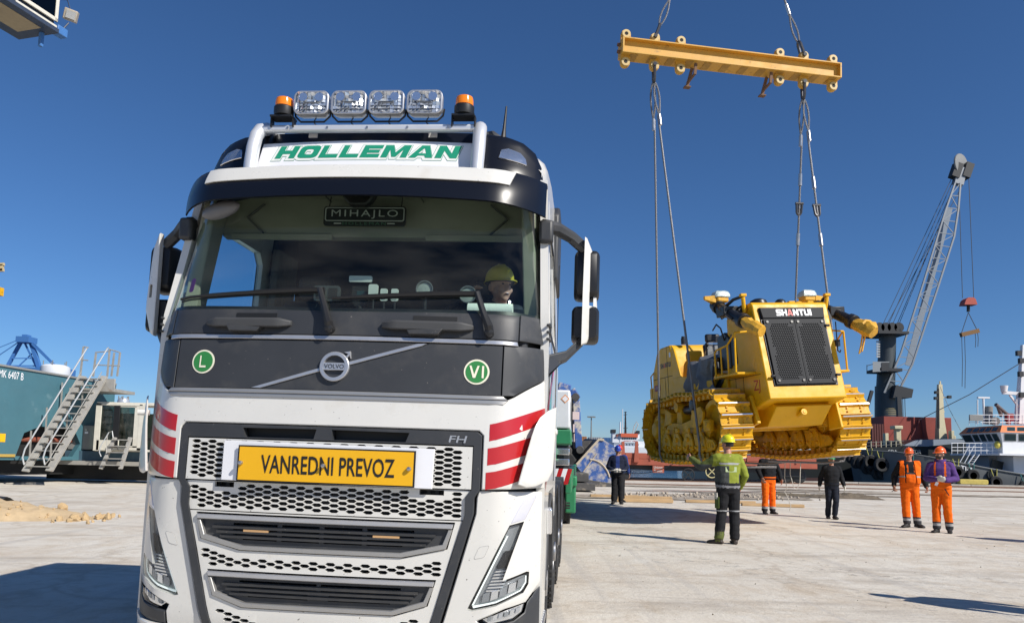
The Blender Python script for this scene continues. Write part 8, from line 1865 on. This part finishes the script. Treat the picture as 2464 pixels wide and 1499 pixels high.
def spot(loc,lab):
    o=dash('dash_lamp',lab,'lamp',loc); mb=MB(); mb.lathe([(.0,.05),(.03,.045),(.05,.01),(.056,-.012),(.050,-.012),(.044,.0)],(0,0,0),'y',22); mb.build('lamp_bowl',mat('dash_lamp_grey',(.20,.21,.21),.35,.4),o); mb=MB(); mb.lathe([(0,-.004),(.018,-.006),(.045,.0)],(0,0,0),'y',20); mb.build('lamp_face',mat('dash_lamp_face',(.34,.37,.36),.4),o); mb=MB(); mb.cyl((0,.02,-.05),(0,.03,-.17),.012,n=8); mb.build('lamp_stem',blackp,o)
spot((.435,.46,2.47),'left round grey lamp on the dashboard'); spot((.715,.46,2.44),'right round grey lamp on the dashboard by the driver')
o=dash('paper_roll','white paper towel roll lying on the dashboard before the driver','paper roll',(.87,.40,2.325)); mb=MB(); mb.lathe([(.02,-.14),(.047,-.14),(.048,0),(.047,.14),(.02,.14)],(0,0,0),'x',20); mb.build('roll',mat('paper_white',(.80,.84,.80),.8,bump=.3),o); MB().lathe([(.019,-.139),(.019,.139)],(0,0,0),'x',12).build('core',mat('card_brown',(.30,.22,.14),.8),o)
o=dash('satnav','black satellite navigation unit with cable on the dashboard','satnav',(-.20,.44,2.43)); mb=MB(); mb.prism(rrect(-.085,.085,-.05,.05,.015,4),'y',0,.025); mb.build('case',mat('satnav_grey',(.06,.065,.065),.4),o); 
for x in(-.04,.04): mb=MB(); mb.prism(rrect(x-.03,x+.03,-.035,.035,.008,3),'y',-.003,0); mb.build('screen',black,o)
mb=MB(); mb.tube([(-.06,.02,-.05),(-.08,.0,-.12),(-.03,.0,-.17)],.004,5); mb.tube([(0,.02,-.05),(0,.03,-.16)],.014,6); mb.build('stand',blackp,o)
o=dash('toll_unit','black toll unit with a small lit display and white card on top','toll unit',(.02,.44,2.43)); mb=MB(); mb.prism([(-.055,.05),(.055,.05),(.05,-.05),(.03,-.08),(-.03,-.08),(-.05,-.05)],'y',0,.03); mb.build('case',black,o); mb=MB(); mb.prism(rrect(-.075,.075,.075,.115,.008,3),'y',-.01,.01); mb.build('card',wpl,o); mb=MB(); mb.bx(-.02,.03,-.004,-.001,-.01,.018); mb.build('display',mat('display_dark',(.02,.05,.05),.2),o); mb=MB(); mb.cyl((0,.015,-.08),(0,.02,-.2),.02,n=8); mb.build('stem',black,o)
o=dash('toll_tag','white toll tag with rounded corners leaning left on the windscreen','toll tag',(.115,.40,2.45)); mb=MB(); mb.prism(rrect(-.030,.030,-.045,.035,.012,4),'y',0,.016); mb.build('case',wpl,o); mb=MB(); mb.cyl((0,.01,-.04),(0,.02,-.19),.008,n=6); mb.build('clip',blackp,o)
o=dash('toll_tag','white toll tag with a small black window','toll tag',(.185,.40,2.42)); mb=MB(); mb.prism(rrect(-.022,.022,-.042,.038,.010,4),'y',0,.016); mb.build('case',wpl,o); mb=MB(); mb.bx(-.014,.010,-.003,0,-.03,.0); mb.build('tag_window',black,o); mb=MB(); mb.cyl((0,.01,-.04),(0,.02,-.16),.008,n=6); mb.build('clip',blackp,o)
o=dash('toll_tag','plain white toll tag at the right end of the row','toll tag',(.255,.40,2.42)); mb=MB(); mb.prism(rrect(-.022,.022,-.042,.038,.010,4),'y',0,.016); mb.build('case',wpl,o); mb=MB(); mb.prism(rrect(-.016,.016,-.034,-.004,.006,3),'y',-.002,0); mb.build('tag_panel',mat('device_pale_grey',(.5,.52,.5),.5),o); mb=MB(); mb.cyl((0,.01,-.04),(0,.02,-.16),.008,n=6); mb.build('clip',blackp,o)
